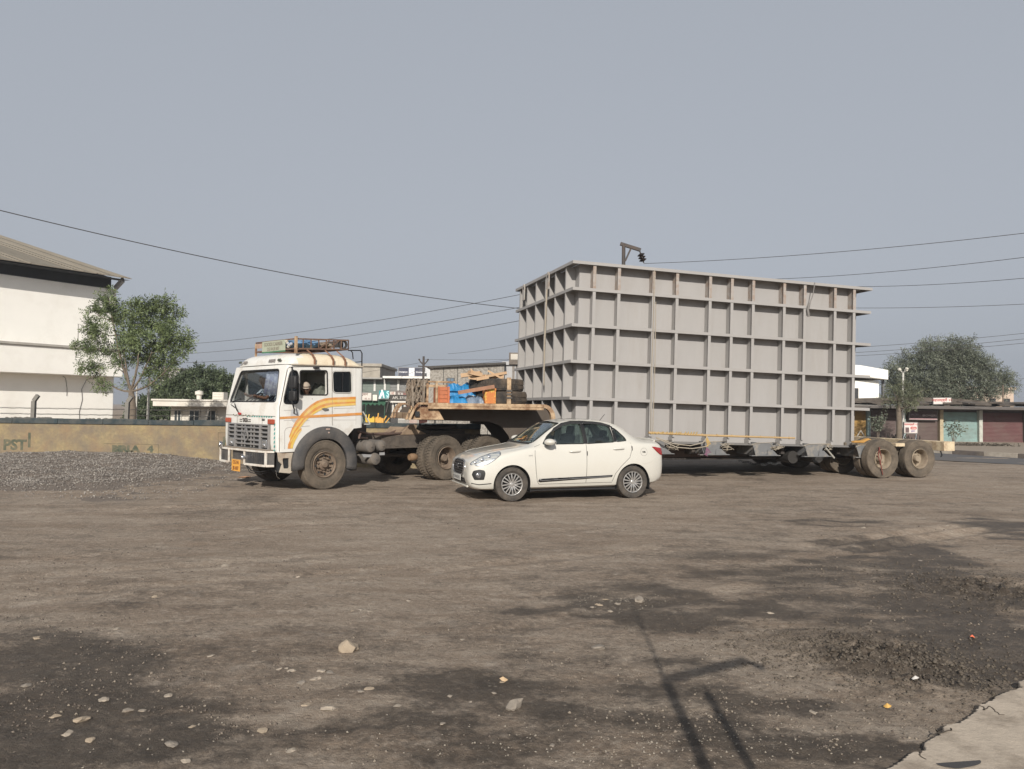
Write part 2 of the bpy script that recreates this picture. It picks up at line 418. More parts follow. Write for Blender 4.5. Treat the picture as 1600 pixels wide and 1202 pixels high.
    L.new(col, b.inputs['Base Color'])
    rg = mr(dm, 0, 1, .95, .52); L.new(rg, b.inputs['Roughness']); b.inputs['Specular IOR Level'].default_value = .25
    hgt = ma('ADD', ma('MULTIPLY', nz(8,9,.76), .048), ma('ADD', ma('MULTIPLY', nz(45,6,.75), .014), ma('MULTIPLY', blob, .008)))
    hgt = ma('ADD', hgt, ma('MULTIPLY', sp, .003))
    bp = node(nt, 'ShaderNodeBump'); bp.inputs['Strength'].default_value = 1; bp.inputs['Distance'].default_value = 1; L.new(hgt, bp.inputs['Height'])
    L.new(bp.outputs[0], b.inputs['Normal']); return m
build_ground()
M_conc = mat('slab concrete', (.45,.385,.31), .9, var=.14, vs=5, dirt=(.25,.205,.16), damt=.75, ds=2.6, dlo=.48, dhi=.62, bump=.008, bs=18)
def slab():
    E_ = []
    for i in range(len(slab_edge)-1):
        a, b = slab_edge[i], slab_edge[i+1]
        for k in range(40):
            p = a+(b-a)*k/40; j = .016*noise.noise(Vector((p.x*7, p.y*7, 0)))+.005*noise.noise(Vector((p.x*40, p.y*40, 3)))
            E_.append((p.x+j*2.2, p.y-j*2.2))
    poly = E_+[(6.5,4.0),(6.5,-4),(-2,-4),(-1,1.0),(.9,1.9)]
    m = MB(); m.prism(poly, -.1, .034, 'z'); o = m.build('concrete_slab', M_conc, bevel=.006); tag(o, kind='structure')
    pts = [G(1500,1194), G(1478,1185), G(1470,1192), G(1482,1206), G(1512,1210), G(1528,1200), G(1516,1189)]
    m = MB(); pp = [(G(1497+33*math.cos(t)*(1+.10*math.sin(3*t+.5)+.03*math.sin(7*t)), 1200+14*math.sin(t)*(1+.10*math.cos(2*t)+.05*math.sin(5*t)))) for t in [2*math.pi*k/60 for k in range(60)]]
    m.add([(p.x, p.y, .038) for p in pp], [tuple(range(28))]); s = m.build('slab_shadow', mat('slab shadow', (.055,.05,.048), .55, var=.2, vs=6)); tag(s, kind='structure')  # cast shadow on the concrete, painted as a flat dark patch
slab()
q = MB()
for (x0,y0,n_) in ((1460,1160,16),(1530,1112,12),(1440,1185,8)):
    px_, py_ = x0, y0; P_ = []
    for k in range(n_): g_ = G(px_, py_); P_.append((g_.x, g_.y, .0352)); px_ += rng.uniform(-3,9); py_ += rng.uniform(-4,5)
    for a_, b_ in zip(P_, P_[1:]): q.bar(a_, b_, rng.uniform(.003,.008), .003)
tag(q.build('crack', mat('crack dark', (.08,.065,.05), .9)), kind='structure')
# road beyond the yard, kerb and footpath
def strip(name, A, B, m, z=.004, sub=1):
    mb = MB(); a0, a1, b0, b1 = A[0], A[1], B[0], B[1]
    mb.add([(a0[0],a0[1],z),(a1[0],a1[1],z),(b1[0],b1[1],z),(b0[0],b0[1],z)], [(0,1,2,3)]); return tag(mb.build(name, m), kind='structure')
M_asph = mat('asphalt', (.085,.088,.095), .85, var=.12, vs=1.5, dirt=(.17,.145,.12), damt=.6, ds=.5, bump=.003, bs=90, stretch=(.3,1,1))
def roadline(px, py): g = G(px, py); return (g.x, g.y)
n0, n1 = G(1470,720), G(1600,727); f0, f1 = G(1470,709), G(1600,717)
def ext(a, b, t0, t1): d = b-a; return ((a+d*t0).to_tuple()[:2], (a+d*t1).to_tuple()[:2])
nA, nB = (-30, n0.y+2.2), (60, n1.y-9.0)
nA = ext(n0, n1, -14, 9); fA = ext(f0, f1, -12, 9)
strip('road', nA, fA, M_asph, .012)
M_path = mat('footpath earth', (.30,.25,.195), .95, var=.15, vs=1.2, dirt=(.16,.13,.10), damt=.5, ds=1.2, bump=.012, bs=12)
mb = MB(); (xa, ya), (xb, yb) = fA
mb.prism([(xa,ya+.16),(xb,yb+.16),(xb+10,yb+60),(xa,ya+60)], 0, .16, 'z'); tag(mb.build('footpath', M_path), kind='structure')
M_k1 = mat('kerb pale', (.42,.38,.32), .9, var=.15, dirt=(.22,.18,.14), damt=.7, ds=2); M_k2 = mat('kerb dark', (.10,.085,.08), .9, var=.2, dirt=(.2,.17,.13), damt=.6, ds=2)
mb = MB(); d = Vector((xb-xa, yb-ya)); Ln = d.length; d.normalize(); nrm = Vector((-d.y, d.x)); t = 0; k = 0
while t < Ln:
    w_ = 1.35; mb.cur = k % 2; c = Vector((xa, ya))+d*(t+w_/2)
    mb.obox((c.x+nrm.x*.075, c.y+nrm.y*.075, .09), (w_-.015, .17, .2), rz=math.atan2(d.y, d.x)); t += w_; k += 1
tag(mb.build('kerb', [M_k1, M_k2], bevel=.01), kind='structure')
# ------------------------------------------------------------------ stones
def rock_mesh(name, seed, r, m, flat=.55, n=2):
    bm = bmesh.new(); bmesh.ops.create_icosphere(bm, subdivisions=n, radius=r); q = random.Random(seed)
    cuts = [Vector((q.uniform(-1,1), q.uniform(-1,1), q.uniform(-.4,1))).normalized() for _ in range(7)]
    for v in bm.verts:
        p = v.co.copy()
        for c in cuts:
            dd = p.dot(c)-r*.62
            if dd > 0: p -= c*dd
        p += p*.35*noise.noise(p*2.2/r+Vector((seed,0,0))); v.co = Vector((p.x*1.25, p.y, p.z*flat))
    me = bpy.data.meshes.new(name); bm.to_mesh(me); bm.free(); me.materials.append(m); sm(me, 12); return me
M_st = [mat('stone pale', (.36,.31,.25), .9, var=.2, vs=8, dirt=DUST, damt=.5, ds=6, bump=.004, bs=40), mat('stone grey', (.25,.22,.185), .9, var=.2, vs=8, dirt=DUST, damt=.5, ds=6, bump=.004, bs=40),
        mat('stone buff', (.37,.30,.22), .9, var=.2, vs=8, dirt=DUST, damt=.4, ds=6, bump=.004, bs=40)]
def stone(px, py, wpx, m, seed, label=None, group='stones lying loose on the yard', flat=.5, rz=0):
    p = G(px, py); r = wpx/2*p.y/FPX/1.2
    if isinstance(m, int): m = M_st[m]
    o = link('stone', rock_mesh('stone', seed, r, m, flat), None, (p.x, p.y, ground_h(p.x, p.y)+r*flat*(.12 if wpx < 30 else .3)), (rng.uniform(-.15,.15), rng.uniform(-.15,.15), rz))
    tag(o, label or 'small pale or grey stone lying loose on the bare dirt yard', 'stone', group); return o
stone(541,1015,40,2,3,'largest buff coloured wedge shaped stone on the yard in front of the car', None, .8, .3)
stone(803,1103,34,1,5,'rounded grey stone alone at the right edge of the dark damp patch', None, .75, 1.)
stone(1000,939,20,1,8,'grey stone beside the scatter of white rubble on the dark patch', None, .9, .5)
STP = [(455,1049,16),(448,1044,10),(500,1047,18),(516,1049,16),(468,1066,20),(490,1061,20),(576,1076,18),(564,1080,12),(478,1100,18),(515,1107,30),(434,1045,14),(412,1140,22),(455,1170,20),
 (165,1091,22),(200,1107,26),(128,1121,30),(222,1107,16),(85,1117,20),(105,1145,24),(140,1158,18),(270,1162,26),(300,1133,14),(262,1083,20),(325,1026,14),(400,1019,10),(40,1074,20),(290,1190,20),
 (700,1086,10),(770,1082,10),(737,1096,8),(786,1062,12),(565,954,14),(552,956,10),(575,957,9),(245,934,14),(350,887,16),(465,901,12),(948,936,12),(935,946,14),(962,944,12),(925,950,10),(955,953,12),
 (1440,877,10),(1205,957,12),(1388,1024,9),(1270,1115,14),(1350,1022,12),(1200,1072,8),(1235,1058,9),(1478,1036,9),(934,1012,30),(978,1030,9),(1480,822,8),(1350,826,8),(620,1100,16),(690,1130,14),(860,1160,12),(60,1000,16),(180,985,14),(720,1000,10),(640,940,9)]
REG = [(lambda x,y: x < 330 and y > 1010, 'in the lower left corner of the yard'), (lambda x,y: x < 640 and y > 1010, 'at the left edge of the dark central patch'), (lambda x,y: 640 <= x < 900 and y > 1040, 'on the dark central patch'),
       (lambda x,y: 915 < x < 970 and y < 960, 'in the pale rubble scatter right of centre'), (lambda x,y: 545 < x < 585 and y < 960, 'in the tiny white cluster left of centre'), (lambda x,y: x > 1150 and y > 1000, 'on the muddy ground near the concrete slab'), (lambda x,y: x > 1100, 'on the right hand part of the yard'), (lambda x,y: True, 'on the open dirt in the middle distance')]
ORD = ['largest','second largest','third largest','fourth largest','fifth largest','sixth largest','seventh largest','eighth largest','ninth largest','tenth largest','eleventh largest','twelfth largest','thirteenth largest','fourteenth largest','fifteenth largest']
byreg = {}
for i, (x, y, w_) in enumerate(STP):
    r_ = next(n for f, n in REG if f(x, y)); byreg.setdefault(r_, []).append((-w_-i*.001, x, y, w_, i))
for r_, lst in byreg.items():
    for k, (_, x, y, w_, i) in enumerate(sorted(lst)):
        ci = rng.choice([0,0,1,2]); stone(x+rng.uniform(-3,3), y, w_, ci, i+20, '%s %s stone %s' % (ORD[min(k,14)], ['loose pale','loose grey','loose buff'][ci], r_), flat=rng.uniform(.22,.42), rz=rng.uniform(0,3))
def litter(name, px, py, wpx, col, label, cat):
    p = G(px, py); r = wpx*p.y/FPX/2; mb = MB(); q = random.Random(px)
    n = 7; pts = [(math.cos(2*math.pi*k/n)*r*q.uniform(.6,1.1), math.sin(2*math.pi*k/n)*r*q.uniform(.4,.8), q.uniform(.004,.02)) for k in range(n)]
    mb.add(pts+[(0,0,.03)], [(k,(k+1)%n,n) for k in range(n)])
    o = mb.build(name, mat('litter %s' % (col,), col, .7, var=.1), None, loc=(p.x, p.y, ground_h(p.x, p.y)+.004)); o.modifiers.new('t','SOLIDIFY').thickness = .002
    tag(o, label, cat)
litter('leaf', 1386, 1110, 14, (.6,.36,.10), 'dry orange leaf on the wet mud near the concrete slab', 'leaf')
litter('plastic_scrap', 1519, 997, 9, (.7,.16,.08), 'small red plastic scrap lying on the mud at right', 'litter')
litter('plastic_scrap', 1430, 1071, 12, (.55,.53,.5), 'crumpled white plastic scrap on the mud above the concrete slab', 'litter')
litter('paper_scrap', 786, 1062, 16, (.5,.36,.22), 'brown paper scrap on the dark damp patch in the foreground', 'litter')
litter('plank', 383, 747, 22, (.5,.27,.15), 'broken orange plank lying on the ground under the truck bumper', 'plank')
def gravel(name, pts, m, label, cat):
    """many tiny stones as one mesh: list of x,y,z,r"""
    base = np.array([(1,0,0),(-1,0,0),(0,1,0),(0,-1,0),(0,0,1),(0,0,-1)], np.float32); fc = np.array([(0,2,4),(2,1,4),(1,3,4),(3,0,4),(2,0,5),(1,2,5),(3,1,5),(0,3,5)])
    R_ = np.random.default_rng(4); n = len(pts); P = np.array(pts, np.float32)
    V = base[None]*P[:,None,3:4]*R_.uniform(.55,1.25,(n,6,1)); a = R_.uniform(0,6.28,n); c, s_ = np.cos(a)[:,None], np.sin(a)[:,None]
    x, y = V[:,:,0]*c-V[:,:,1]*s_, V[:,:,0]*s_+V[:,:,1]*c; z = V[:,:,2]*.75+x*R_.uniform(-.4,.4,(n,1))
    V = np.stack([x,y,z],2)+P[:,None,:3]; F = (fc[None]+6*np.arange(n)[:,None,None]).reshape(-1,3)
    mi = np.repeat(R_.choice([0,0,0,1,1,2],n), 8) if isinstance(m, list) else None
    o = npmesh(name, V.reshape(-1,3), F, m, mi=mi); return tag(o, label, cat, kind='stuff')
PEB = []
for _ in range(13000):
    py = 760+442*rng.random()**.8; px = rng.uniform(-60,1660); p = G(px, py)
    if fbm(p.x, p.y, .8, 3, 9)+.3*fbm(p.x, p.y, 5, 2, 4) < .12+.25*rng.random() or slab_dist(p.x, p.y) > -.05: continue
    PEB.append((p.x, p.y, ground_h(p.x, p.y)+.001, rng.choice([.002,.003,.004,.004,.006,.010])*(1+p.y*.07)))
CLOD = []
for _ in range(6500):   # clods thrown up around the muddy ruts
    a = rng.gauss(0,.36); b = rng.gauss(0,.40); x, y = (mudc.x+a*1.3-b*.3, mudc.y+b) if rng.random() < .6 else (mud2.x+a*2.4, mud2.y+b*1.6)
    if slab_dist(x, y) < -.05: CLOD.append((x, y, ground_h(x, y)+.002, rng.choice([.004,.006,.008,.010,.014,.020])*(.6+.6*rng.random())))
gravel('mud_clods', CLOD, mat('mud clod', (.085,.070,.055), .9, var=.35, vs=4, dirt=(.17,.145,.115), damt=.6, ds=9), 'dark crumbled clods of mud heaped along the rut near the concrete slab', 'mud clods')
GRIT = []
for cx_, cy_, sx_, sy_, n_ in ((1010,1172,.60,.14,420),(1090,1140,.35,.2,150),(1180,1045,.35,.4,260),(960,938,.35,.15,200),(575,955,.12,.05,60),(300,1130,.9,.5,160)):
    c_ = G(cx_, cy_)
    for _ in range(n_): x, y = c_.x+rng.gauss(0,sx_), c_.y+rng.gauss(0,sy_); GRIT.append((x, y, ground_h(x,y)+.001, rng.choice([.002,.003,.004,.006,.009])))
gravel('pale_grit', GRIT, mat('pale grit', (.27,.24,.20), .9, var=.25, vs=6), 'pale chalky grit strewn in patches on the dark foreground dirt', 'grit')
gravel('pebbles', PEB, [mat('pebble dark', (.11,.09,.075), .95, var=.3, vs=3), mat('pebble mid', (.19,.16,.13), .95, var=.3, vs=3), mat('pebble pale', (.23,.195,.155), .95, var=.2, vs=3)],
       'small grit and pebbles scattered over the bare dirt yard', 'pebbles')
# ------------------------------------------------------------------ gravel heap against the wall
WY = 21.9
def heap_h(x, y):
    prof = np.interp(x, [-19,-16.8,-15.4,-14.2,-12.6,-10.8,-9.6,-8.6,-7.6,-6.6], [.05,.08,.13,.30,.36,.34,.28,.17,.05,-.02])
    t = (WY-.1-y)/8.2
    if t < 0: return prof
    e = max(0, 1-t/(.86+.14*noise.noise(Vector((x*.5,2,0))))); return prof*e**.85+ .06*fbm(x, y, 1.5, 4, 12)*min(1, e*4)
HP = []
V = []; F = []; nx, ny = 190, 90
for j in range(ny+1):
    for i in range(nx+1):
        x = -22+16.6*i/nx; y = WY-.02-8.6*j/ny; V.append((x, y, heap_h(x, y)-.012))
for j in range(ny):
    for i in range(nx): a = j*(nx+1)+i; F.append((a, a+nx+1, a+nx+2, a+1))
M_gb = mat('gravel bed', (.17,.14,.115), .95, var=.25, vs=2, bump=.02, bs=25)
hb = npmesh('gravel_heap', V, F, M_gb, smooth=True); tag(hb, 'low grey heap of crushed stone banked against the yellow wall', 'gravel heap', kind='stuff')
while len(HP) < 40000:
    x = rng.uniform(-17.5,-6.2); y = rng.uniform(WY-8.0, WY-.1); h = heap_h(x, y)
    if h > .03+.05*rng.random() or (h > -.02 and rng.random() < .12): HP.append((x, y, h, rng.choice([.008,.011,.014,.018,.026])))
g = gravel('crushed_stones', HP, [mat('grav a', (.17,.153,.138), .9, var=.3, vs=5), mat('grav b', (.25,.225,.20), .9, var=.3, vs=5), mat('grav c', (.36,.335,.30), .9, var=.2, vs=5)], None, None)
g.parent = hb; g['kind'] = 'stuff'
# ================================================================== BOUNDARY WALL
M_wall = mat('wall yellow', (.33,.26,.135), .9, var=.32, vs=11, dirt=(.175,.147,.115), damt=.92, ds=1.2, dlo=.34, dhi=.64, bump=.018, bs=14, col2=(.27,.19,.11), c2s=1.9, c2lo=.42, c2hi=.62)
M_cope = mat('coping paint', (.028,.042,.048), .85, var=.3, vs=3, dirt=(.15,.14,.12), damt=.6, ds=2.5, bump=.008, bs=12)
M_letter = mat('wall letters', (.07,.085,.06), .9, var=.2, dirt=(.2,.165,.11), damt=.8, ds=4)
wl = thing('boundary_wall', 'long low yellow plastered wall with dark top edge and faded painted letters', 'wall', (0,WY,0))
m = MB(); m.box(-26,-.9,0,.23,-.3,1.12); m.build('wall_face', M_wall, wl, bevel=.01)
m = MB(); x = -26.
while x < -.95:
    e = min(x+1.3, -.88); m.box(x, e-.006, -.035, .27, 1.122, 1.27+.012*rng.uniform(-1,1)); x = e
m.build('coping', M_cope, wl, bevel=.012)
m = MB()                                                      # crumbly mortar lumps along the top
for _ in range(260):
    x = -22+12*rng.random()**.8; 
    if noise.noise(Vector((x*.9,0,5))) > -.05: m.sphere((x, .08+rng.uniform(-.04,.12), 1.27), rng.uniform(.015,.05), 4, (1.6,1,.8))
m.build('mortar_crust', mat('mortar crust', (.12,.115,.10), .95, var=.3), wl)
def wall_text(body, px, py, size, w_=1, bold=.018):
    p = at(px, py, WY); return text('lettering', body, size, M_letter, wl, (p.x, -.003, p.z), sx=w_, bold=bold, ext=.001)
wall_text('PST', 23, 696, .40, 1.05); wall_text('|', 46, 686, .42, 1.0, .02)
wall_text('BIRLA   4', 207, 702, .24, 1.25); wall_text('PST', 361, 690, .30, 1.0)
m = MB()
for (a, b) in (((163,693),(248,695)),((248,695),(248,711)),((341,676),(341,704)),((341,676),(372,677))):
    A, B = at(*a, WY), at(*b, WY); m.bar((A.x,-.002,A.z), (B.x,-.002,B.z), .004, .014, up=(0,1,0))
m.build('painted_frame', M_letter, wl)
# leaning concrete post and barbed wire behind the wall
M_cpost = mat('weathered concrete', (.20,.19,.17), .95, var=.2, vs=5, bump=.006, bs=30)
def fpost(px, lean, top, label):
    p = at(px, 655, WY+.6); m = MB(); m.bar((0,0,-1.4), (lean,0,.55), .11, .11, up=(0,1,0)); m.bar((lean,0,.55), (lean+.12,0,.72), .11, .10, up=(0,1,0))
    o = m.build('fence_post', M_cpost, None, bevel=.01, loc=(p.x, WY+.6, 1.22)); tag(o, label, 'fence post', 'posts of the barbed wire fence')
fpost(51, .02, 0, 'short bent concrete fence post rising behind the yellow wall in front of the white warehouse')
fpost(197, .03, 0, 'dark bent fence post beside the trunk of the feathery tree behind the wall')
M_wire = mat('wire steel', (.09,.085,.08), .6, metal=.6)
for k, (y0, y1, lb) in enumerate(((636,640,'upper'),(645,649,'lower'))):
    a, b = at(-60, y0, WY+.6), at(330, y1+2, WY+.6); m = MB(); n = 60
    P = [a+(b-a)*t/n+Vector((0,0,-.02*math.sin(t*.9)**2)) for t in range(n+1)]; m.path(P, .006, 4)
    for t in range(1, 240): q = a+(b-a)*t/240; m.bar(q+Vector((-.02,0,-.018)), q+Vector((.02,0,.018)), .006, .006)
    tag(m.build('barbed_wire', M_wire), '%s strand of barbed wire strung above the yellow wall' % lb, 'barbed wire', 'barbed wire strands')
# ================================================================== WHITE WAREHOUSE
M_white = mat('white render', (.90,.885,.83), .9, var=.04, vs=.6, dirt=(.70,.67,.60), damt=.5, ds=.5, dlo=.5, dhi=.75, bump=.004, bs=8)
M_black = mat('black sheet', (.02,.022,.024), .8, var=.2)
WA = math.atan2(.83, .56); cw = at(178, 600, 45)
wh = thing('warehouse', 'large white rendered warehouse with brown sheet roof and projecting canopy band', 'building', (cw.x, cw.y, 0), WA)
# local x runs back towards the left-near end (negative) , +y is behind the wall face
m = MB(); m.box(-30,0,0,19,-.2,8.45); m.build('wall', M_white, wh, bevel=.03)
m = MB(); m.box(-30,-.0,-.95,-.004,3.25,4.72); m.build('canopy_band', M_white, wh, bevel=.03)
m = MB(); m.box(-30,.02,-1.05,-.002,4.72,4.86); m.build('canopy_cornice', mat('cornice grey', (.42,.40,.36), .9, var=.1, dirt=(.25,.23,.2), damt=.5, ds=1), wh, bevel=.02)
M_sheet = mat('brown roof sheet', (.27,.24,.19), .7, var=.08, dirt=(.2,.17,.13), damt=.5, ds=.7)
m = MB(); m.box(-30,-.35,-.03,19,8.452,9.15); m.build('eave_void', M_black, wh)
# sloping roof: corrugated sheet rising from the eave to a ridge
m = MB(); n = 330; L_ = 30.2
for k in range(n):
    x0 = -30+L_*k/n; z = .035 if k % 2 < 1 else 0
    x1 = -30+L_*(k+1)/n
    m.add([(x0,-1.2,9.0+z),(x1,-1.2,9.0+z),(x1,18,14.1+z),(x0,18,14.1+z)], [(0,1,2,3)])
    if True:
        z2 = .035 if (k+1) % 2 < 1 else 0
        m.add([(x1,-1.2,9.0+z),(x1,-1.2,9.0+z2),(x1,18,14.1+z2),(x1,18,14.1+z)], [(0,1,2,3)])
rf = m.build('roof', M_sheet, wh); rf.modifiers.new('t','SOLIDIFY').thickness = .03
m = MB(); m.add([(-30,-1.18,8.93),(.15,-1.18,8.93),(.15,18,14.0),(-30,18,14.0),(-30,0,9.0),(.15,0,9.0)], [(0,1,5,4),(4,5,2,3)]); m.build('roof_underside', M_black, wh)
m = MB(); m.bar((-.12,-.9,8.95),(-.12,-.05,8.5),.14,.3); m.build('roof_bracket', mat('bracket grey',(.3,.3,.3),.7), wh, bevel=.01)
m = MB(); 
for P in ([(-2.9,-.02,3.2),(-2.75,-.02,3.1),(-2.65,-.02,2.5),(-2.66,-.02,2.1)], [(-1.1,-.02,3.2),(-1.6,-.02,3.05),(-1.85,-.02,2.5),(-1.8,-.02,1.9),(-1.95,-.02,1.2),(-1.85,-.02,0)]): m.path(P, .012, 5)
m.build('hanging_cable', M_wire, wh)
m = MB(); m.path([(-2.6,-.95,4.86),(-2.6,-.95,6.1)], .03, 5); m.path([(-1.55,-.95,4.86),(-1.45,-.95,5.3)], .025, 5); m.build('rebar_stub', mat('rebar grey',(.35,.34,.32),.8), wh)
# ================================================================== SIMPLE BUILDINGS
def corner_box(px0, px1, pyt, pyb, Y, Yb=None):
    """x and z extents at depth Y for a box seen in the photograph"""
    a = at(px0, pyt, Y); b = at(px1, pyb, Y); return a.x, b.x, b.z, a.z
# low office left
M_off = mat('office cream', (.66,.63,.57), .9, var=.05, dirt=(.45,.41,.34), damt=.5, ds=1.2)
M_dark = mat('dark opening', (.03,.03,.032), .5, var=.2); M_dkglass = mat('dark pane', (.05,.06,.065), .15, var=.2)
Y = 38; x0, x1, zb, zt = corner_box(243, 372, 625, 660, Y)
of = thing('office_building', 'low flat roofed cream office block behind the wall left of the truck', 'building', ((x0+x1)/2, Y, 0)); hw = (x1-x0)/2
zr = at(300,635.5,Y).z; ztop = at(300,627,Y).z
m = MB(); m.box(-hw+.5,hw+4,.6,6,0,zr-.002); m.build('wall', M_off, of, bevel=.02)
m = MB(); m.box(-hw,hw+4,-.3,6.4,zr,ztop); m.build('roof_slab', M_off, of, bevel=.02)
m = MB(); m.box(-hw-.06,hw+4,-.36,6.5,ztop,ztop+.09); m.build('roof_cornice', M_off, of, bevel=.01)
for (a, b) in ((266,275),(290,304),(316,330)):
    A, B = at(a,641,Y).x-(x0+x1)/2, at(b,641,Y).x-(x0+x1)/2
    f = MB(); f.box(A-.05,B+.05,.52,.597,.3,zr-.12); w_ = f.build('window', mat('window frame pale',(.6,.58,.53),.7), of, bevel=.01)
    f = MB(); f.box(A,(A+B)/2-.03,.50,.519,.35,zr-.2); f.box((A+B)/2+.03,B,.50,.519,.35,zr-.2); f.build('pane', M_dkglass, w_)
m = MB(); m.bar((at(318,650,Y).x-(x0+x1)/2,.2,.7),(at(324,637,Y).x-(x0+x1)/2,.2,zr-.05),.08,.08); m.build('brace', M_off, of)
q = at(298,625,Y); m = MB(); m.lathe([(.0,0),(.12,0),(.12,.25),(.2,.3),(.2,.45),(.0,.52)], (0,0,0), 12, 'z'); o = m.build('roof_vent', M_off, None, 40, loc=(q.x, Y+1, ztop+.05)); tag(o, 'small round white roof vent on the low cream office', 'vent')
q = at(332,621,Y); m = MB(); m.box(-.28,.28,-.3,.3,0,.42); 
for k in range(3): m.box(-.24,.24,-.32,-.301,.06+k*.13,.14+k*.13)
o = m.build('water_tank', M_off, None, bevel=.03, loc=(q.x, Y+1, ztop+.05)); tag(o, 'small boxy white water tank on the roof of the low cream office', 'water tank')
# far towers in the haze, left
M_far = mat('far concrete', (.30,.285,.27), .9, var=.1)
def block(name, px0, px1, pyt, Y, depth, label, m, cols=3, rows=4, zlow=0, wm=None):
    a = at(px0, pyt, Y); b = at(px1, pyt, Y); cx = (a.x+b.x)/2; h = (a.z+b.z)/2; hw = (b.x-a.x)/2
    t = thing(name, label, 'building', (cx, Y, 0)); q = MB(); q.box(-hw,hw,0,depth,zlow,h); q.build('wall', m, t, bevel=.02)
    q = MB(); q.box(-hw-.15,hw+.15,-.15,depth+.15,h,h+.25); q.build('parapet', m, t, bevel=.02)
    for i in range(cols):
        for j in range(rows):
            x = -hw+2*hw*(i+.5)/cols; z = h-(j+.65)*h/rows
            q = MB(); q.box(x-hw/cols*.45,x+hw/cols*.45,-.03,-.004,z-.4,z+.5); q.build('window', wm or M_dark, t)
    return t
block('apartment_tower', 250, 282, 578, 95, 12, 'grey apartment tower fading in haze behind the feathery tree', M_far, 4, 5)
t_ = block('house', 239, 258, 606, 60, 6, 'small white house glimpsed between the feathery tree and the green bushes', M_white, 2, 2)
block('rooftop_house', 558, 594, 573, 62, 8, 'cream and grey concrete upper storey block behind the two storey shops', mat('cream grey block',(.36,.33,.28),.9,var=.1,dirt=(.2,.18,.15),damt=.6,ds=1), 3, 2)
# two storey shop building (behind truck cab and chassis)
Y = 52
sh = thing('shop_building', 'grey two storey shop block with shuttered bays behind the truck chassis', 'building', (at(560,600,Y).x, Y, 0)); ox = at(560,600,Y).x
def lx(px, Y=Y, o=None): return at(px, 600, Y).x-(ox if o is None else o)
def lz(py, px=620, Y=Y): return at(px, py, Y).z
M_sgrey = mat('shop grey', (.33,.325,.31), .9, var=.08, dirt=(.2,.19,.17), damt=.5, ds=.8); M_shut = mat('grey shutter', (.20,.205,.20), .6, var=.1, dirt=(.14,.13,.12), damt=.5, ds=1)
M_shopdark = mat('upper bay dark', (.13,.13,.13), .8, var=.2)
m = MB(); m.box(lx(540),lx(678),.25,9,0,lz(592)); m.build('wall', M_sgrey, sh, bevel=.02)
m = MB(); m.box(lx(600),lx(674),-.6,9.5,lz(592)+.002,lz(588.5)); m.build('parapet', mat('white parapet',(.72,.71,.68),.9,var=.05), sh, bevel=.02)
m = MB(); m.box(lx(545),lx(599),-.5,9.3,lz(593.5)+.002,lz(591)); m.build('roof_slab', M_sgrey, sh, bevel=.02)
for a, b, t_, u in ((547,554,600,612),(566,584,601,612),(586,600,601,613),(604,622,597,611),(624,640,597,612),(642,660,597,612)):
    q = MB(); z0, z1 = lz(u), lz(t_); k = 0; z = z0
    while z < z1: q.box(lx(a),lx(b),.18+(.02 if k%2 else 0),.246,z,min(z+.12,z1)); z += .12; k += 1
    q.build('shutter', M_shopdark if a > 560 and a < 600 else M_shut, sh)
q = MB()
for px in (564,585,601,622,641,661): q.box(lx(px)-.07,lx(px)+.07,.1,.248,lz(612),lz(593.5))
q.build('column', mat('white column',(.62,.61,.58),.9,var=.06), sh, bevel=.01)
# ground floor shutter bay with green canopy
q = MB()
for k in range(40): q.box(lx(566),lx(609),.14+(.02 if k%2 else 0),.244,.02+k*.085,.1+k*.085)
q.build('shutter', mat('ground shutter green grey',(.17,.20,.18),.7,var=.1), sh)
q = MB(); q.box(lx(564),lx(612),-1.9,-.12,lz(627),lz(625)); q.build('canopy_roof', mat('canopy teal grey',(.10,.15,.14),.8,var=.1), sh, bevel=.01)
q = MB(); n = 40
for k in range(n):
    a, b = lx(565)+(lx(610)-lx(565))*k/n, lx(565)+(lx(610)-lx(565))*(k+1)/n; za, zb_ = [lz(627)-.18-.14*abs(math.sin(t*.55)) for t in (k,k+1)]
    q.add([(a,-1.88,lz(627)),(b,-1.88,lz(627)),(b,-1.86,zb_),(a,-1.86,za)], [(0,1,2,3)])
q.build('awning_cloth', mat('awning green',(.03,.10,.06),.8,var=.2), sh)
q = MB()
for px in (566.5,580,608.5): q.path([(lx(px),-1.8,0),(lx(px),-1.8,lz(627))], .035, 6)
q.build('canopy_post', mat('green post',(.04,.09,.06),.6), sh)
def board(name, px0, px1, pyt, pyb, Y, col, label, cat='sign board', txt=None, tcol=(.1,.1,.1), size=.4, stand=False, extra=None, rough=.5, group=None):
    a = at(px0, pyt, Y); b = at(px1, pyb, Y); cx, cz = (a.x+b.x)/2, (a.z+b.z)/2; hw, hh = (b.x-a.x)/2, abs(a.z-b.z)/2
    t = thing(name, label, cat, (cx, Y, cz), group=group); q = MB(); q.box(-hw,hw,0,.07,-hh,hh); q.build('panel', mat('board %s' % (col,), col, rough, var=.05, dirt=(.3,.27,.22), damt=.25, ds=1.5), t, bevel=.008)
    q = MB()
    for s0 in ((-hw-.03,-hw),(hw,hw+.03)): q.box(s0[0],s0[1],-.01,.09,-hh-.03,hh+.03)
    q.box(-hw,hw,-.01,.09,hh,hh+.03); q.box(-hw,hw,-.01,.09,-hh-.03,-hh); q.build('frame', mat('board frame',(.2,.19,.18),.6), t)
    if txt:
        for (s_, dx, dz, sz, c) in txt: text('lettering', s_, sz, mat('ink %s' % (c,), c, .6, var=0), t, (dx, -.008, dz), bold=sz*.015)
    return t, hw, hh
DEV = lambda s: s
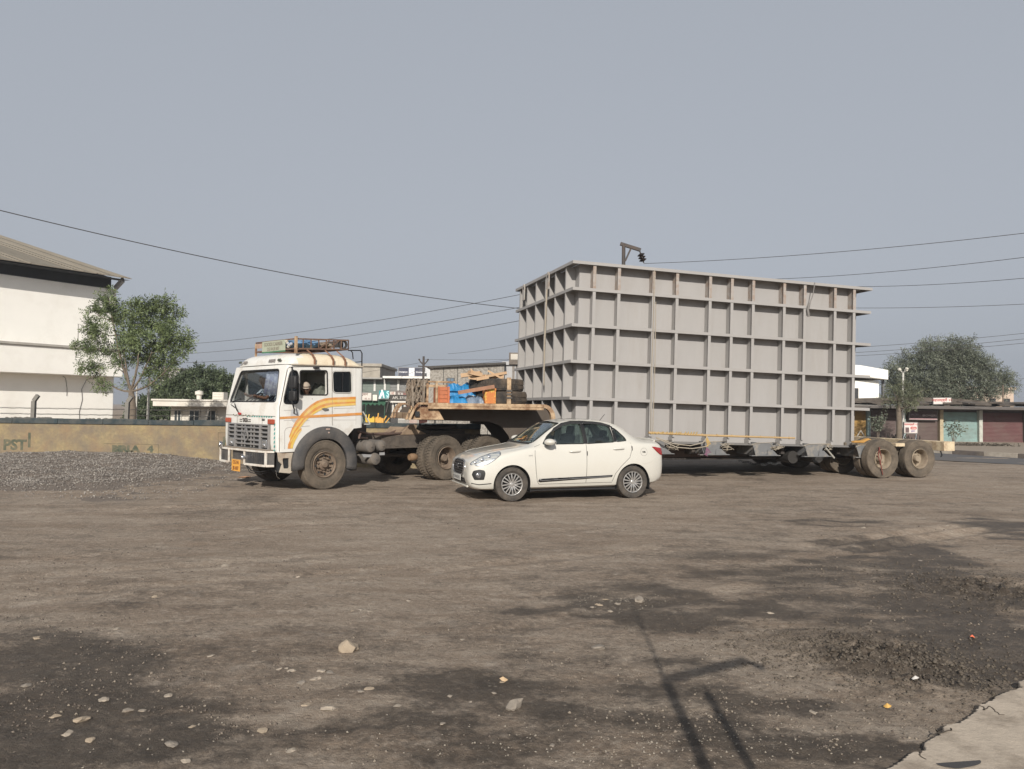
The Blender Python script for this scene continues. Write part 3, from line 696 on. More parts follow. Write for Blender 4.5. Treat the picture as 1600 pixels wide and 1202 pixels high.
board('shop_sign', 564, 580, 614, 625.5, Y-2.1, (.62,.58,.53), 'pale shop sign with faded brown lettering beside the truck cab', txt=[('दुकान', -.1,.14,.2,(.2,.12,.1)), ('मो. २२', .1,-.16,.15,(.25,.14,.12))])
board('shop_sign', 582.5, 589, 617, 626, Y-2.1, (.74,.72,.62), 'blank cream board left of the teal sign')
t_, hw, hh = board('shop_sign', 592, 608, 610, 623, Y-2.2, (.02,.26,.29), 'teal sign with a white walking figure and big white letters', txt=[('S', .26,.02,.5,(.5,.8,.82)), ('75', .25,-.22,.18,(.7,.85,.85))])
q = MB(); q.prism([(-.35,-.28),(-.22,-.28),(-.12,.0),(-.02,-.24),(.04,-.24),(-.02,.1),(-.06,.2),(-.18,.2),(-.26,0)], -.012, -.002); q.sphere((-.13,-.01,.26),.06,6,(1,.3,1)); q.build('figure_print', mat('print white',(.75,.8,.8),.6,var=0), t_)
board('shop_sign', 609, 618, 612, 624, Y-2.1, (.6,.55,.50), 'pinkish white board right of the teal sign', txt=[('मो', 0,.12,.2,(.35,.15,.12)), ('०२', 0,-.12,.2,(.35,.15,.12))])
board('shop_sign', 619, 633, 611, 621, Y-2.1, (.16,.13,.12), 'dark brown board with large white letter shapes above the parked white truck', txt=[('KA', 0,0,.26,(.55,.52,.48))])
# rooftop billboard
t_, hw, hh = board('billboard', 623, 663.5, 575, 588, Y+.3, (.018,.024,.055), 'dark navy rooftop billboard split by a white centre panel', 'billboard', txt=[('Crompton', -.62,.0,.155,(.8,.8,.82)), ('Crompton', .62,.0,.155,(.8,.8,.82))], rough=.4)
q = MB(); q.box(-.19,.19,-.014,-.002,-hh,hh); q.build('centre_panel', mat('billboard white',(.75,.75,.76),.5,var=.02), t_)
for z, s_ in ((.13,'LED'),(.0,'FAN'),(-.14,'PUMP')): text('lettering', s_, .11, mat('ink navy',(.03,.04,.08),.6,var=0), t_, (0,-.016,z))
q = MB()
for x in (-hw+.1,0,hw-.1): q.bar((x,.09,hh),(x,.09,-hh-.2),.05,.05); q.bar((x,.09,.1),(x,1.2,-hh-.2),.05,.05)
q.build('support_strut', mat('strut steel',(.2,.2,.2),.6), t_)
# corrugated cabin beside the billboard, roof
a = at(664,572,Y+1); b = at(674,590,Y+1); q = MB(); n = 14
for k in range(n):
    x0_, x1_ = a.x+(b.x-a.x)*k/n, a.x+(b.x-a.x)*(k+1)/n; q.box(x0_-a.x,x1_-a.x,.04*(k%2),2,0,a.z-b.z)
o = q.build('rooftop_cabin', mat('white corrugated',(.60,.61,.62),.6,var=.05), None, loc=(a.x, Y+1, b.z)); tag(o, 'white corrugated rooftop cabin between the navy billboard and the stone clad building', 'cabin')
# stone clad building
M_stone = mat('stone cladding', (.33,.31,.275), .9, var=.25, vs=9, col2=(.21,.19,.165), c2s=7, c2lo=.45, c2hi=.58, bump=.02, bs=10)
Y2 = 50; a = at(672,576,Y2); b = at(788,569.5,Y2); ox2 = a.x
sc = thing('stone_building', 'long building clad in mottled grey stone with one window above the trailer', 'building', (a.x, Y2, 0))
W_ = b.x-a.x; m = MB(); m.prism([(0,0),(W_,0),(W_,b.z),(0,a.z)], 0, 9, 'y'); m.build('wall', M_stone, sc, bevel=.01)
m = MB(); m.prism([(-.15,a.z),(W_+.1,b.z),(W_+.1,b.z+.14),(-.15,a.z+.14)], -.25, 9.2, 'y'); m.build('roof_edge', mat('roof edge dark',(.06,.055,.05),.8), sc)
m = MB()
for px in (693,715,739,763): x = at(px,590,Y2).x-a.x; m.box(x-.02,x+.02,-.012,-.002,0,b.z-.25)
m.build('joint_line', mat('joint dark',(.05,.05,.045),.9), sc)
xa_, xb_ = at(698.5,600,Y2).x-a.x, at(709.5,600,Y2).x-a.x; z0, z1 = lz(602,700,Y2), lz(591.5,700,Y2)
m = MB(); m.box(xa_-.05,xb_+.05,-.05,-.002,z0-.05,z1+.05); w_ = m.build('window', mat('window dark frame',(.08,.075,.07),.6), sc, bevel=.005)
m = MB(); m.box(xa_+.03,(xa_+xb_)/2-.02,-.062,-.051,z0,z1); m.box((xa_+xb_)/2+.02,xb_-.03,-.062,-.051,z0,z1); m.build('pane', mat('window blue pane',(.12,.17,.22),.15), w_)
# annexe behind the tyres, and the shop with projecting sign box
block('annexe', 788, 806, 571, 51, 8, 'plain grey gable annexe right of the stone clad building', mat('annexe grey',(.40,.40,.40),.9,var=.05), 1, 1)
a = at(795.5,551,46); b = at(816,570,46); q = thing('sign_box', 'brown framed rooftop sign box with pale face beside the tank corner', 'sign box', (a.x,46,b.z))
m = MB(); m.box(0,b.x-a.x,0,.8,0,a.z-b.z); m.build('box', mat('sign box brown',(.12,.10,.085),.8,var=.2,dirt=(.3,.27,.22),damt=.4), q, bevel=.02)
m = MB(); m.box(.1,b.x-a.x-.08,-.03,-.002,.28,a.z-b.z-.08); m.build('face', mat('sign box face',(.55,.52,.46),.7,var=.2,vs=3,dirt=(.2,.17,.13),damt=.5,ds=3), q)
m = MB(); m.box(.2,.35,.2,.5,-4.5,-.004); m.box(b.x-a.x-.35,b.x-a.x-.2,.2,.5,-4.5,-.004); m.build('support_post', mat('sign box post',(.2,.18,.16),.8), q)
# ------------------------------------------------------------------ right hand side shops
Y3 = 43.5; oR = at(1345,650,Y3).x
rs = thing('shop_row', 'single storey row of roller shutter shops under one concrete roof slab', 'building', (oR, Y3, .16))
def rx(px): return at(px, 660, Y3).x-oR
def rz(py, px=1480): return at(px, py, Y3).z-.16
M_slab = mat('roof slab grey', (.115,.105,.10), .9, var=.15, dirt=(.11,.095,.08), damt=.6, ds=1)
m = MB(); m.box(-2.5,rx(1700),.4,7,0,rz(640)); m.build('wall', mat('shop inner wall',(.10,.085,.078),.9,var=.15), rs)
m = MB(); m.box(-2.6,rx(1700)+.1,-1.0,7.2,rz(640)+.003,rz(635)); m.build('roof_slab', M_slab, rs, bevel=.03)
m = MB()
for k in range(26):
    x = rng.uniform(-2.2,rx(1640)); m.obox((x, rng.uniform(.2,3), rz(633)+.12), (rng.uniform(1,3.4), rng.uniform(.8,2), rng.uniform(.05,.12)), rz=rng.uniform(-.2,.2), rx=rng.uniform(-.05,.15), ry=rng.uniform(-.06,.06))
m.build('roof_sheet', mat('roof clutter brown',(.085,.07,.058),.95,var=.3,vs=1,dirt=(.2,.18,.15),damt=.4,ds=2), rs)
m = MB(); m.prism([(0,rz(631)),(rx(1640),rz(631)),(rx(1640),rz(630)),(rx(1545),rz(622)),(rx(1480),rz(620)),(rx(1400),rz(622)),(0,rz(624))], 2.6, 6.8); m.build('roof_mound', mat('roof clutter brown',(0,0,0)), rs)
def shutter(px0, px1, py0, col, lab=None):
    q = MB(); z1 = rz(py0); n = int(z1/.075)
    x0_, x1_ = rx(px0), rx(px1)
    for k in range(n):
        z = k*z1/n; q.prism([(-.0,0),(-.018,.018),(-.018,.052),(0,z1/n)], x0_, x1_, 'x'); o_ = len(q.v)-8
        for i in range(o_, len(q.v)): v = q.v[i]; q.v[i] = (v[0], v[1]+.35, v[2]+z)
    q.box(x0_,x1_,.3,.345,.0,.07)
    o = q.build('shutter', mat('shutter %s' % (col,), col, .6, var=.12, vs=1.2, dirt=(.16,.135,.115), damt=.5, ds=1.4), rs)
    if lab: o['label'] = lab
shutter(1320, 1357, 643, (.33,.20,.055), 'mustard yellow shop front beside the tank')
shutter(1362, 1404, 641.5, (.105,.075,.07)); shutter(1419, 1470, 641.5, (.11,.078,.07)); shutter(1476.5, 1532.5, 644, (.25,.37,.355), 'faded turquoise roller shutter')
shutter(1540, 1604, 644, (.125,.055,.055), 'maroon roller shutter'); shutter(1612,1660,644,(.12,.07,.065))
for px, w_, c in ((1359.5,.18,(.22,.30,.30)),(1414,.22,(.32,.42,.38)),(1473.5,.2,(.50,.42,.28)),(1535,.2,(.52,.53,.48)),(1608,.2,(.2,.18,.16))):
    q = MB(); q.box(rx(px)-w_/2,rx(px)+w_/2,.12,.398,0,rz(640.5)); q.build('pillar', mat('pillar %s' % (c,), c, .9, var=.15, dirt=(.15,.13,.11), damt=.6, ds=3), rs, bevel=.01)
Ys = Y3-.9
RED = (.45,.06,.05)
t_, hw, hh = board('shop_sign', 1458.5, 1486, 621.8, 631.5, Y3+.2, (.72,.68,.64), 'white tilted signboard with red script standing on the shop roof', txt=[('महालक्ष्मी २२', 0,.04,.2,RED)])
t_.rotation_euler = (0, rad(-1.5), 0)
t_, hw, hh = board('shop_sign', 1413, 1433.5, 660.5, 677, Y3-3.2, (.70,.63,.60), 'square white and red poster board on two legs below the dark red banner', txt=[('महालक्ष्मी २२', 0,.18,.13,RED), ('MOB', .14,-.02,.1,(.8,.75,.7)), ('दुकान', .12,-.17,.1,(.15,.1,.3))])
q = MB(); q.prism(rrect(-.02,.3,-.08,.06,.05), -.006, -.001); q.build('red_print', mat('ink %s' % (RED,), RED, .6, var=0), t_); q = MB(); q.box(-.29,-.1,-.006,-.001,-.25,.02); q.build('photo_print', mat('poster dark print',(.12,.08,.08),.6,var=.3,vs=20), t_)
q = MB(); q.bar((-hw+.03,.05,-hh),(-hw-.03,.1,-hh-.48),.03,.03); q.bar((hw-.03,.05,-hh),(hw-.06,.1,-hh-.48),.03,.03); q.build('leg', mat('sign leg',(.35,.38,.42),.6), t_)
t_, hw, hh = board('shop_banner', 1421, 1464, 642, 656, Y3+.05, (.045,.018,.022), 'dark maroon banner hung under the shop roof slab', 'banner', txt=[('BROWSERS', .36,-.02,.16,(.45,.4,.4)), ('SALON', -.5,.03,.14,(.25,.2,.22))])
q = MB(); q.box(-hw,hw,-.02,-.012,-hh,-hh+.06); q.build('trim_strip', mat('banner trim',(.4,.25,.26),.6), t_)
# white house and beige house behind
hx = thing('house', 'bright white two level house between the tank and the big tree', 'building', (at(1388,600,52).x,52,0))
x0 = at(1300,600,52).x-at(1388,600,52).x
z_ = lambda py, px=1388, Y=52: at(px,py,Y).z
m = MB(); m.box(x0,-.35,.6,8,0,z_(595)); m.build('wall', M_white, hx, bevel=.02)
m = MB(); m.prism([(x0,z_(583.5)),(-.3+.3,z_(593.5)),(0,z_(578.5)),(at(1345,600,52).x-at(1388,600,52).x,z_(571.5)),(x0,z_(569))], 0, 8.4); m.build('parapet', M_white, hx, bevel=.02)
m = MB(); m.box(at(1340,600,52).x-at(1388,600,52).x,at(1346.5,600,52).x-at(1388,600,52).x,.5,.597,z_(627),z_(607)); m.build('window', M_dark, hx)
m = MB(); m.box(-.12,.0,.55,.75,0,z_(585)); m.build('drain_pipe', mat('pipe dark',(.12,.12,.12),.6), hx)
block('house', 1495, 1584, 609, 70, 8, 'salmon beige house mostly hidden by the big tree', mat('beige render',(.50,.40,.32),.9,var=.08), 4, 2)
# ================================================================== TREES
M_bark = mat('bark grey brown', (.16,.13,.10), .95, var=.3, vs=6, bump=.01, bs=20)
def leafmat(name, c, c2):
    m = mat(name, c, .55, var=.35, vs=1.3, col2=c2, c2s=2.2, c2lo=.42, c2hi=.62)
    b = m.node_tree.nodes['Principled BSDF']; b.inputs['Subsurface Weight'].default_value = 0
    return m
def tree(name, label, cat, px, pyb, Y, clumps, trunk, lm, nleaf, leaf=(.10,.04), twig=.35, seed=1, group=None, zbase=0, bark=None, multi=1, cols=None, droop=0, spread=1.0, depth=1.0, limbs=None, rscale=1.0):
    """clumps: (px,py,rpx) traced in the photo, given depth here; trunk: list of (px,py) with radius"""
    q = random.Random(seed); R_ = np.random.default_rng(seed); o = at(px, pyb, Y)
    t = thing(name, label, cat, (o.x, Y, zbase), group=group); mb = MB()
    sc_ = Y/FPX
    C = []
    for (cx, cy, cr) in clumps:
        p = at(cx, cy, Y); C.append((Vector((p.x-o.x, q.uniform(-1,1)*cr*sc_*.9*depth, p.z-zbase)), cr*sc_*rscale))
    T = [Vector((at(a,b,Y).x-o.x, 0, at(a,b,Y).z-zbase)) for a, b, r in trunk]; TRr = [r for a, b, r in trunk]
    T[0].z = -.1
    mb.path(T, TRr, 8)
    fork = T[-1]; nodes = [(T[k], TRr[k]*.8, 0.) for k in range(max(1,len(T)-2), len(T))]
    for lx_, ly_ in (limbs or []):
        p = at(lx_, ly_, Y); c = Vector((p.x-o.x, q.uniform(-.35,.35), p.z-zbase)); n = 7; pts = []
        for k in range(n+1): u = k/n; pts.append(fork.lerp(c, u)+Vector((0,0,-.10*(c-fork).length))*math.sin(math.pi*u)*(1 if abs(c.x) > .3 else 0)+Vector((q.uniform(-1,1),q.uniform(-1,1),0))*.025*(0 < k < n))
        rs_ = [TRr[-1]*.50*(1-.6*k/n) for k in range(n+1)]; mb.path(pts, rs_, 6)
        for k in range(2, n+1): nodes.append((pts[k], rs_[k], .15*k/n))
    for c, r in sorted(C, key=lambda cr: (cr[0]-fork).length):
        best = min(nodes, key=lambda nd: (c-nd[0]).length*(1.0 if nd[0].z < c.z+.1 else 1.8)+.35*nd[2]+(.25*abs((c-nd[0]).normalized().z-.75)*(c-nd[0]).length))
        s0, r0, l0 = best; L0 = (c-s0).length; pts = []; n = 5
        jit = Vector((q.uniform(-.12,.12), q.uniform(-.12,.12), -.10))*L0
        rb = max(.006, r0*.72)
        for k in range(n+1): u = k/n; pts.append(s0.lerp(c, u)+jit*math.sin(math.pi*u)+Vector((q.uniform(-1,1),q.uniform(-1,1),q.uniform(-1,1)))*.02*L0*(0 < k < n))
        rs_ = [rb*(1-.45*k/n) for k in range(n+1)]; mb.path(pts, rs_, 5)
        for k in range(2, n+1): nodes.append((pts[k], rs_[k], l0+L0*k/n))
        for _ in range(6):
            e = c+Vector((q.gauss(0,1), q.gauss(0,1), q.gauss(0,.8)))*r*.55; m1 = pts[-2].lerp(e,.5)+Vector((0,0,.05*r)); w0 = max(.005, rs_[-1]*.5); mb.path([pts[-2], m1, e], [w0,w0*.6,.004], 4)
    mb.build('trunk', bark or M_bark, t, 60)
    tot = sum(r**2 for c, r in C); V = []; idx = 0
    for c, r in C:
        n = int(nleaf*r*r/tot); k = 9; nt_ = max(1, n//k)
        d = R_.normal(size=(nt_,3)); d /= np.linalg.norm(d, axis=1)[:,None]; rr = r*R_.random(nt_)**.45*(.75+.5*R_.random(nt_))
        base = np.array(c)[None]+d*rr[:,None]*np.array([spread,1,.85])
        tw = d*.7+R_.normal(size=(nt_,3))*.55; tw[:,2] -= droop; tw /= np.linalg.norm(tw, axis=1)[:,None]
        side = np.cross(tw, R_.normal(size=(nt_,3))); side /= np.linalg.norm(side, axis=1)[:,None]
        up = np.cross(side, tw)
        for j in range(k):
            f = (j//2+.5)/(k/2); sg = 1 if j % 2 else -1; L_ = leaf[0]*R_.uniform(.7,1.25,(nt_,1)); w_ = leaf[1]*R_.uniform(.7,1.2,(nt_,1))
            p0 = base+tw*twig*f; dr = side*sg*.8+tw*.55+up*R_.normal(size=(nt_,1))*.35+R_.normal(size=(nt_,3))*.12; dr[:,2] -= droop*.5; dr /= np.linalg.norm(dr, axis=1)[:,None]
            nn = np.cross(dr, up*1.+R_.normal(size=(nt_,3))*.4); nn /= np.linalg.norm(nn, axis=1)[:,None]
            V.append(np.stack([p0, p0+dr*L_*.5+nn*w_*.5, p0+dr*L_, p0+dr*L_*.5-nn*w_*.5], 1))
    V = np.concatenate(V).reshape(-1,3); F = np.arange(len(V)).reshape(-1,4)
    npmesh('crown', V, F, lm, t)
    return t
LM1 = leafmat('feather leaf', (.15,.19,.075), (.065,.095,.04)); LM2 = leafmat('bush leaf', (.085,.110,.055), (.04,.058,.032)); LM3 = leafmat('acacia leaf', (.145,.160,.115), (.085,.10,.072))
LM4 = leafmat('near shrub leaf', (.125,.135,.075), (.075,.085,.05))
tree('feathery_tree', 'open crowned feathery green tree with several upright limbs beside the white warehouse', 'tree', 207, 655, 30,
     [(172,465,13),(165,480,15),(150,490,12),(178,490,16),(192,497,14),(150,512,14),(165,520,15),(140,535,13),(128,541,10),(152,545,13),(172,548,15),(205,483,14),(216,477,13),(232,476,14),(250,478,15),(264,474,13),(272,490,12),
      (195,520,17),(215,505,18),(235,500,18),(255,505,17),(272,520,15),(285,525,12),(292,535,10),(205,540,19),(225,530,20),(245,530,19),(265,540,17),(283,548,12),(215,556,16),(238,556,17),(258,560,13),(272,567,9),
      (190,560,11),(132,570,10),(140,577,11),(150,572,10),(165,603,9),(155,600,7),(186,575,8),(240,575,14),(235,590,12),(255,585,9),(200,600,6),(246,600,8)],
     [(207,655,.16),(207,640,.15),(206,622,.13),(205,612,.10)], LM1, 22000, (.14,.040), .30, 3, droop=.1, rscale=.74, limbs=[(172,475),(183,548),(196,545),(214,548),(226,545),(240,552),(262,580),(168,598)])
tree('leafy_bush_tree', 'broad mid green leafy tree behind the low cream office', 'tree', 300, 650, 50,
     [(272,612,22),(255,625,20),(290,600,22),(312,592,22),(335,600,20),(352,608,17),(330,618,22),(300,622,24),(362,622,14),(345,628,15),(365,600,9),(375,610,10)],
     [(300,660,.25),(300,645,.2),(300,635,.18)], LM2, 40000, (.17,.085), .4, 5)
tree('leafy_bush_tree', 'dark green tree mass behind the street light pole left of the low office', 'tree', 225, 650, 46,
     [(222,640,20),(240,635,20),(255,645,16),(232,655,16),(215,655,12),(260,630,14)], [(225,660,.2),(225,650,.16)], LM2, 20000, (.16,.08), .4, 6)
tree('acacia_tree', 'huge rounded dusty green thorn tree behind the shop row at right', 'tree', 1480, 640, 56,
     [(1410,585,20),(1425,570,22),(1440,556,20),(1460,548,20),(1482,545,19),(1500,548,18),(1515,556,18),(1405,605,18),(1425,600,24),(1450,580,26),(1475,572,26),(1500,575,26),(1522,572,22),(1540,578,18),
      (1556,588,14),(1568,597,11),(1570,608,9),(1445,610,24),(1470,605,26),(1495,605,26),(1520,602,24),(1545,602,18),(1392,620,12),(1400,590,12),(1465,624,18),(1500,624,18),(1530,618,15),(1430,625,16),(1572,590,6),(1395,578,8)],
     [(1480,650,.4),(1480,640,.36),(1482,628,.3)], LM3, 52000, (.20,.055), .55, 8, droop=.05, limbs=[(1430,600),(1455,585),(1480,575),(1505,580),(1540,600),(1412,615)])
tree('young_tree', 'slim young tree with grey trunk and thin low crown on the footpath by the shops', 'tree', 1404, 690, 40,
     [(1395,612,9),(1408,605,10),(1420,612,9),(1388,625,8),(1402,626,10),(1418,626,10),(1432,622,8),(1438,612,6),(1412,636,6),(1428,630,7)],
     [(1405,690,.16),(1405,660,.14),(1404,640,.13),(1404,628,.09)], LM4, 4200, (.09,.035), .3, 9, zbase=.16, limbs=[(1395,618),(1405,612),(1418,620)])
def sapling(px, py, h, w_, Y, label, n, seed, zb=.16, lm=None):
    q = random.Random(seed); o = at(px, py, Y); t = thing('sapling', label, 'sapling', (o.x, Y, zb)); mb = MB(); V = []
    for k in range(6):
        a = q.uniform(0,6.28); r = w_*q.uniform(.3,1); hh = h*q.uniform(.6,1); P = [Vector((0,0,-.05)), Vector((r*.3*math.cos(a), r*.3*math.sin(a), hh*.5)), Vector((r*math.cos(a), r*math.sin(a), hh))]; mb.path(P, [.015,.01,.005], 4)
        for _ in range(n//6):
            u = q.uniform(.35,1); c = P[1].lerp(P[2], (u-.3)/.7)+Vector((q.gauss(0,.09), q.gauss(0,.09), q.gauss(0,.07))); d = Vector((q.gauss(0,1), q.gauss(0,1), q.gauss(0,1))).normalized()*.07; s_ = d.cross(Vector((q.gauss(0,1),q.gauss(0,1),1))).normalized()*.035
            V += [c-d, c+s_, c+d, c-s_]
    mb.build('stem', M_bark, t); npmesh('foliage', [tuple(v) for v in V], np.arange(len(V)).reshape(-1,4), lm or LM3, t)
sapling(1490, 700, 1.35, .5, 38.5, 'thin sparse sapling in front of the turquoise shutter', 190, 2)
sapling(1372, 690, 1.75, .55, 40, 'dusty grey green shrub in front of the brown shutter beside the tank', 420, 4)
m = MB()
for k in range(60):
    x = rng.uniform(0,2.2); m.path([(x,rng.uniform(0,.4),0),(x+rng.uniform(-.15,.15),rng.uniform(0,.4),rng.uniform(.1,.5))], .02, 4)
p = at(1376,688,40.5); tag(m.build('brush_pile', mat('dead brush',(.03,.028,.025),.95,var=.3), None, loc=(p.x,40.5,.16)), 'low dark pile of dead brush at the foot of the brown shutter', 'brush pile')
m = MB()
for k in range(90):
    x = rng.uniform(0,3.2); m.path([(x,rng.uniform(0,.8),.0),(x+rng.uniform(-.25,.25),rng.uniform(0,.8),rng.uniform(.04,.16))], .015, 4)
p = at(1490,702,38.3); tag(m.build('brush_pile', mat('dry brush',(.10,.085,.065),.95,var=.3), None, loc=(p.x,38.0,.16)), 'scattered dry twigs on the footpath below the turquoise shutter', 'brush pile')
# ================================================================== POLES
M_steel = mat('pole steel', (.055,.05,.048), .7, var=.2, dirt=(.12,.07,.04), damt=.4, ds=3); M_pale = mat('pole pale', (.55,.54,.50), .8, var=.06, dirt=(.3,.28,.24), damt=.4, ds=2)
def pole(name, label, cat, px, pyt, Y, r, m, group=None, zb=0):
    p = at(px, pyt, Y); t = thing(name, label, cat, (p.x, Y, zb), group=group); q = MB(); q.path([(0,0,-.1),(0,0,p.z-zb)], [r, r*.75], 10); q.build('pole', m, t, 60); return t, p.z-zb
t_, h = pole('street_light_pole', 'slim pale street light pole standing right of the feathery tree trunk', 'pole', 233, 580, 33, .055, M_pale, 'pale poles behind the wall')
m = MB(); m.path([(0,0,h),(0,0,h+.12),(.15,-.1,h+.2)], .03, 6); m.build('bracket', M_pale, t_); m = MB(); m.obox((.2,-.15,h+.2),(.3,.14,.1)); m.build('lamp', M_pale, t_, bevel=.02)
pole('street_light_pole', 'thin pale pole close beside the feathery tree trunk', 'pole', 214, 600, 32, .04, M_pale, 'pale poles behind the wall')
t_, h = pole('street_light_pole', 'pale pole topped by a cluster of floodlights in front of the big thorn tree', 'pole', 1411, 582, 41, .07, M_pale, zb=.16)
for k in range(4):
    a = k*1.57+.4; m = MB(); m.bar((0,0,h-.05),(.2*math.cos(a),.2*math.sin(a),h+.08+.07*(k%2)),.04,.04); m.build('bracket', M_pale, t_)
    m = MB(); m.obox((.24*math.cos(a),.24*math.sin(a),h+.12+.07*(k%2)),(.15,.13,.11), rz=a, ry=.4); m.build('floodlight', mat('floodlight pale',(.6,.58,.5),.4), t_, bevel=.03)
t_, h = pole('electric_pole', 'dark steel electric pole with forked arms in front of the navy billboard', 'electric pole', 662, 557, 45, .085, M_steel)
z1 = lambda py: at(662,py,45).z
m = MB()
for s_ in (-1,1): m.bar((0,0,z1(571)),(s_*.26,0,z1(563)),.07,.07); m.path([(s_*.26,0,z1(563)),(s_*.26,0,z1(561))],.06,6)
m.build('fork_arm', M_steel, t_); m = MB(); m.bar((-.32,0,z1(572.5)),(.32,0,z1(573)),.07,.07); m.bar((.1,0,z1(573.5)),(.55,.2,z1(575.5)),.05,.05); m.build('crossarm', M_steel, t_)
m = MB(); m.box(-.28,.28,-.05,.05,z1(606),z1(603)); m.build('clamp', M_steel, t_)
m = MB()
t_, h = pole('electric_pole', 'dark pole at the far right standing on the shop roof behind the clutter', 'electric pole', 1567, 602, 46, .05, mat('pole brown',(.16,.12,.09),.9), zb=0)
# utility pole behind the tank
t_, h = pole('utility_pole', 'dark steel utility pole rising behind the tank with one arm and disc insulators', 'utility pole', 974.5, 382, 27, .085, M_steel)
tx = at(974.5,382,27).x; zz = lambda px, py: at(px,py,27).z
m = MB(); m.bar((-.12,0,zz(971,381)),(at(1001,390,27).x-tx,0,zz(1001,391)),.10,.12); m.build('arm', M_steel, t_, bevel=.01)
m = MB(); m.bar((.06,0,zz(977,408)),(at(986,387,27).x-tx,0,zz(986,388)),.06,.06); m.build('brace', M_steel, t_)
ia = Vector((at(999,391,27).x-tx,0,zz(999,391))); ib = Vector((at(1006,411,27).x-tx,0,zz(1006,411)))
m = MB(); m.path([ia, ib], .025, 6); ins = m.build('insulator_rod', M_steel, t_)
for k in range(3):
    c = ia.lerp(ib, .36+.2*k); m = MB(); m.lathe([(.0,-.06),(.06,-.055),(.13,-.02),(.14,.0),(.09,.03),(.0,.07)], (0,0,0), 14, 'z'); m.build('insulator_disc', mat('insulator brown',(.03,.022,.02),.25), t_, 40, loc=c, rot=(0,rad(-20),0))
# power lines
def wire(a, b, sag, label, r=.012, ya=None, yb=None, group='power lines'):
    A, B = at(a[0], a[1], ya), at(b[0], b[1], yb); n = 40; P = []
    for k in range(n+1): u = k/n; p = A.lerp(B, u); p.z -= sag*4*u*(1-u); P.append(p)
    m = MB(); m.path(P, r, 5); o = m.build('power_line', M_wire, None, 60); tag(o, label, 'power line', group)
wire((-60,314),(960,493),.55,'long dark cable dropping from the left edge of the sky to behind the tank top',.013,19,34)
wire((290,538),(830,457),.25,'uppermost of three cables rising from the feathery tree to the tank',.010,44,28)
wire((290,553),(830,477),.25,'middle of three cables rising from the feathery tree to the tank',.010,44,28)
wire((290,567),(830,498),.3,'lowest of three cables rising over the truck roof rack to the tank',.011,44,28)
wire((1006,412),(1680,355),.15,'highest power line leaving the insulators above the tank to the right edge',.009,27,20)
wire((1190,437),(1680,392),.15,'second highest power line at right just above the tank rim',.010,34,24)
wire((1330,448),(1680,427),.12,'third power line from the top at right leaving the tank corner',.010,34,26)
wire((1300,481),(1680,471),.1,'thin single power line midway between tank corner and the big tree',.010,36,30)
wire((1300,545),(1680,512),.1,'first of three low power lines crossing above the big tree',.010,40,36)
wire((1300,553),(1680,521),.1,'second of three low power lines crossing above the big tree',.010,40,36)
wire((1300,558),(1680,528),.1,'third of three low power lines crossing above the big tree',.010,40,36)
wire((1500,596),(1680,584),.1,'faint power line right of the big tree crown',.010,50,46)
wire((600,580),(850,556),.1,'faint cable running from the forked electric pole towards the tank',.010,60,45)
wire((663,562),(860,560),.05,'faint level cable right of the forked electric pole',.009,45,45)
wire((300,612),(662,566),.3,'faint cable from the left bushes to the forked electric pole',.009,70,45)
wire((590,600),(662,574),.1,'lowest faint cable reaching the forked electric pole from the shops',.009,60,45)
wire((700,553),(830,533),.1,'faint cable crossing the sky just left of the tank',.009,50,40)
# post behind the camera whose shadow falls across the yard
M_post = mat('lamp post steel', (.25,.25,.24), .6, dirt=(.2,.12,.07), damt=.5)
def shadow_base(px, py, Y0):
    """foot of a vertical post at depth Y0 whose shadow tip falls at this place, and its height"""
    g_ = G(px, py); k = (g_.y-Y0)/(-SUN_DIR.y); return Vector((g_.x+SUN_DIR.x*k, Y0, 0)), k*math.tan(SUN_EL)
PY = .75; f1_, h1_ = shadow_base(1040,1062,PY); f2_, h2_ = shadow_base(1103,1080,PY); tip, htip = shadow_base(1165,1032,PY); rod_, hrod = shadow_base(985,935,PY)
t_ = thing('twin_post', 'twin steel post with a short side arm standing beside the camera', 'post', (f1_.x, f1_.y, 0))
dx = f2_.x-f1_.x
m = MB(); m.path([(0,0,h1_),(0,0,hrod)], [.016,.006], 6); m.build('aerial_rod', M_post, t_, 60)
m = MB(); m.path([(0,0,0),(0,0,h1_)], .034, 10); m.build('post', M_post, t_, 60); m = MB(); m.path([(dx,0,0),(dx,0,h2_-.03),(dx+.012,0,h2_+.02)], [.028,.028,.012], 10); m.build('post', M_post, t_, 60)
m = MB(); m.path([(0,0,h1_),(tip.x-f1_.x,.0,htip),(tip.x-f1_.x+.075,.0,htip-.085)], .042, 8); m.build('arm', M_post, t_, 60)
# ================================================================== TANK
M_tank = mat('grey primer', (.325,.315,.305), .62, var=.045, vs=1.2, dirt=(.26,.235,.21), damt=.4, ds=.9, dlo=.5, dhi=.75, bump=.0015, bs=30)
M_tankr = mat('grey primer rusty', (.33,.30,.27), .75, var=.1, vs=2, dirt=(.25,.155,.10), damt=.6, ds=6, dlo=.42, dhi=.62, col2=(.34,.32,.30), c2s=1.1, c2lo=.45, c2hi=.55)
M_plate = mat('grey tank plate', (.33,.32,.312), .6, var=.06, vs=1.5, dirt=(.27,.25,.225), damt=.45, ds=2.2, dlo=.50, dhi=.72, stretch=(1.2,1.2,.22), bump=.002, bs=4)
TL, TW, OV = 8.80, 4.81, .27
tk = thing('steel_tank', 'huge open grey painted steel tank with a grid of ribs on the low trailer', 'tank', (TR_O[0], TR_O[1], 0), rot=(0, .0195, TR_Y))
Zt = [5.363,4.716,3.825,2.939,2.042]; ZB = 1.0
m = MB(); t_ = .012
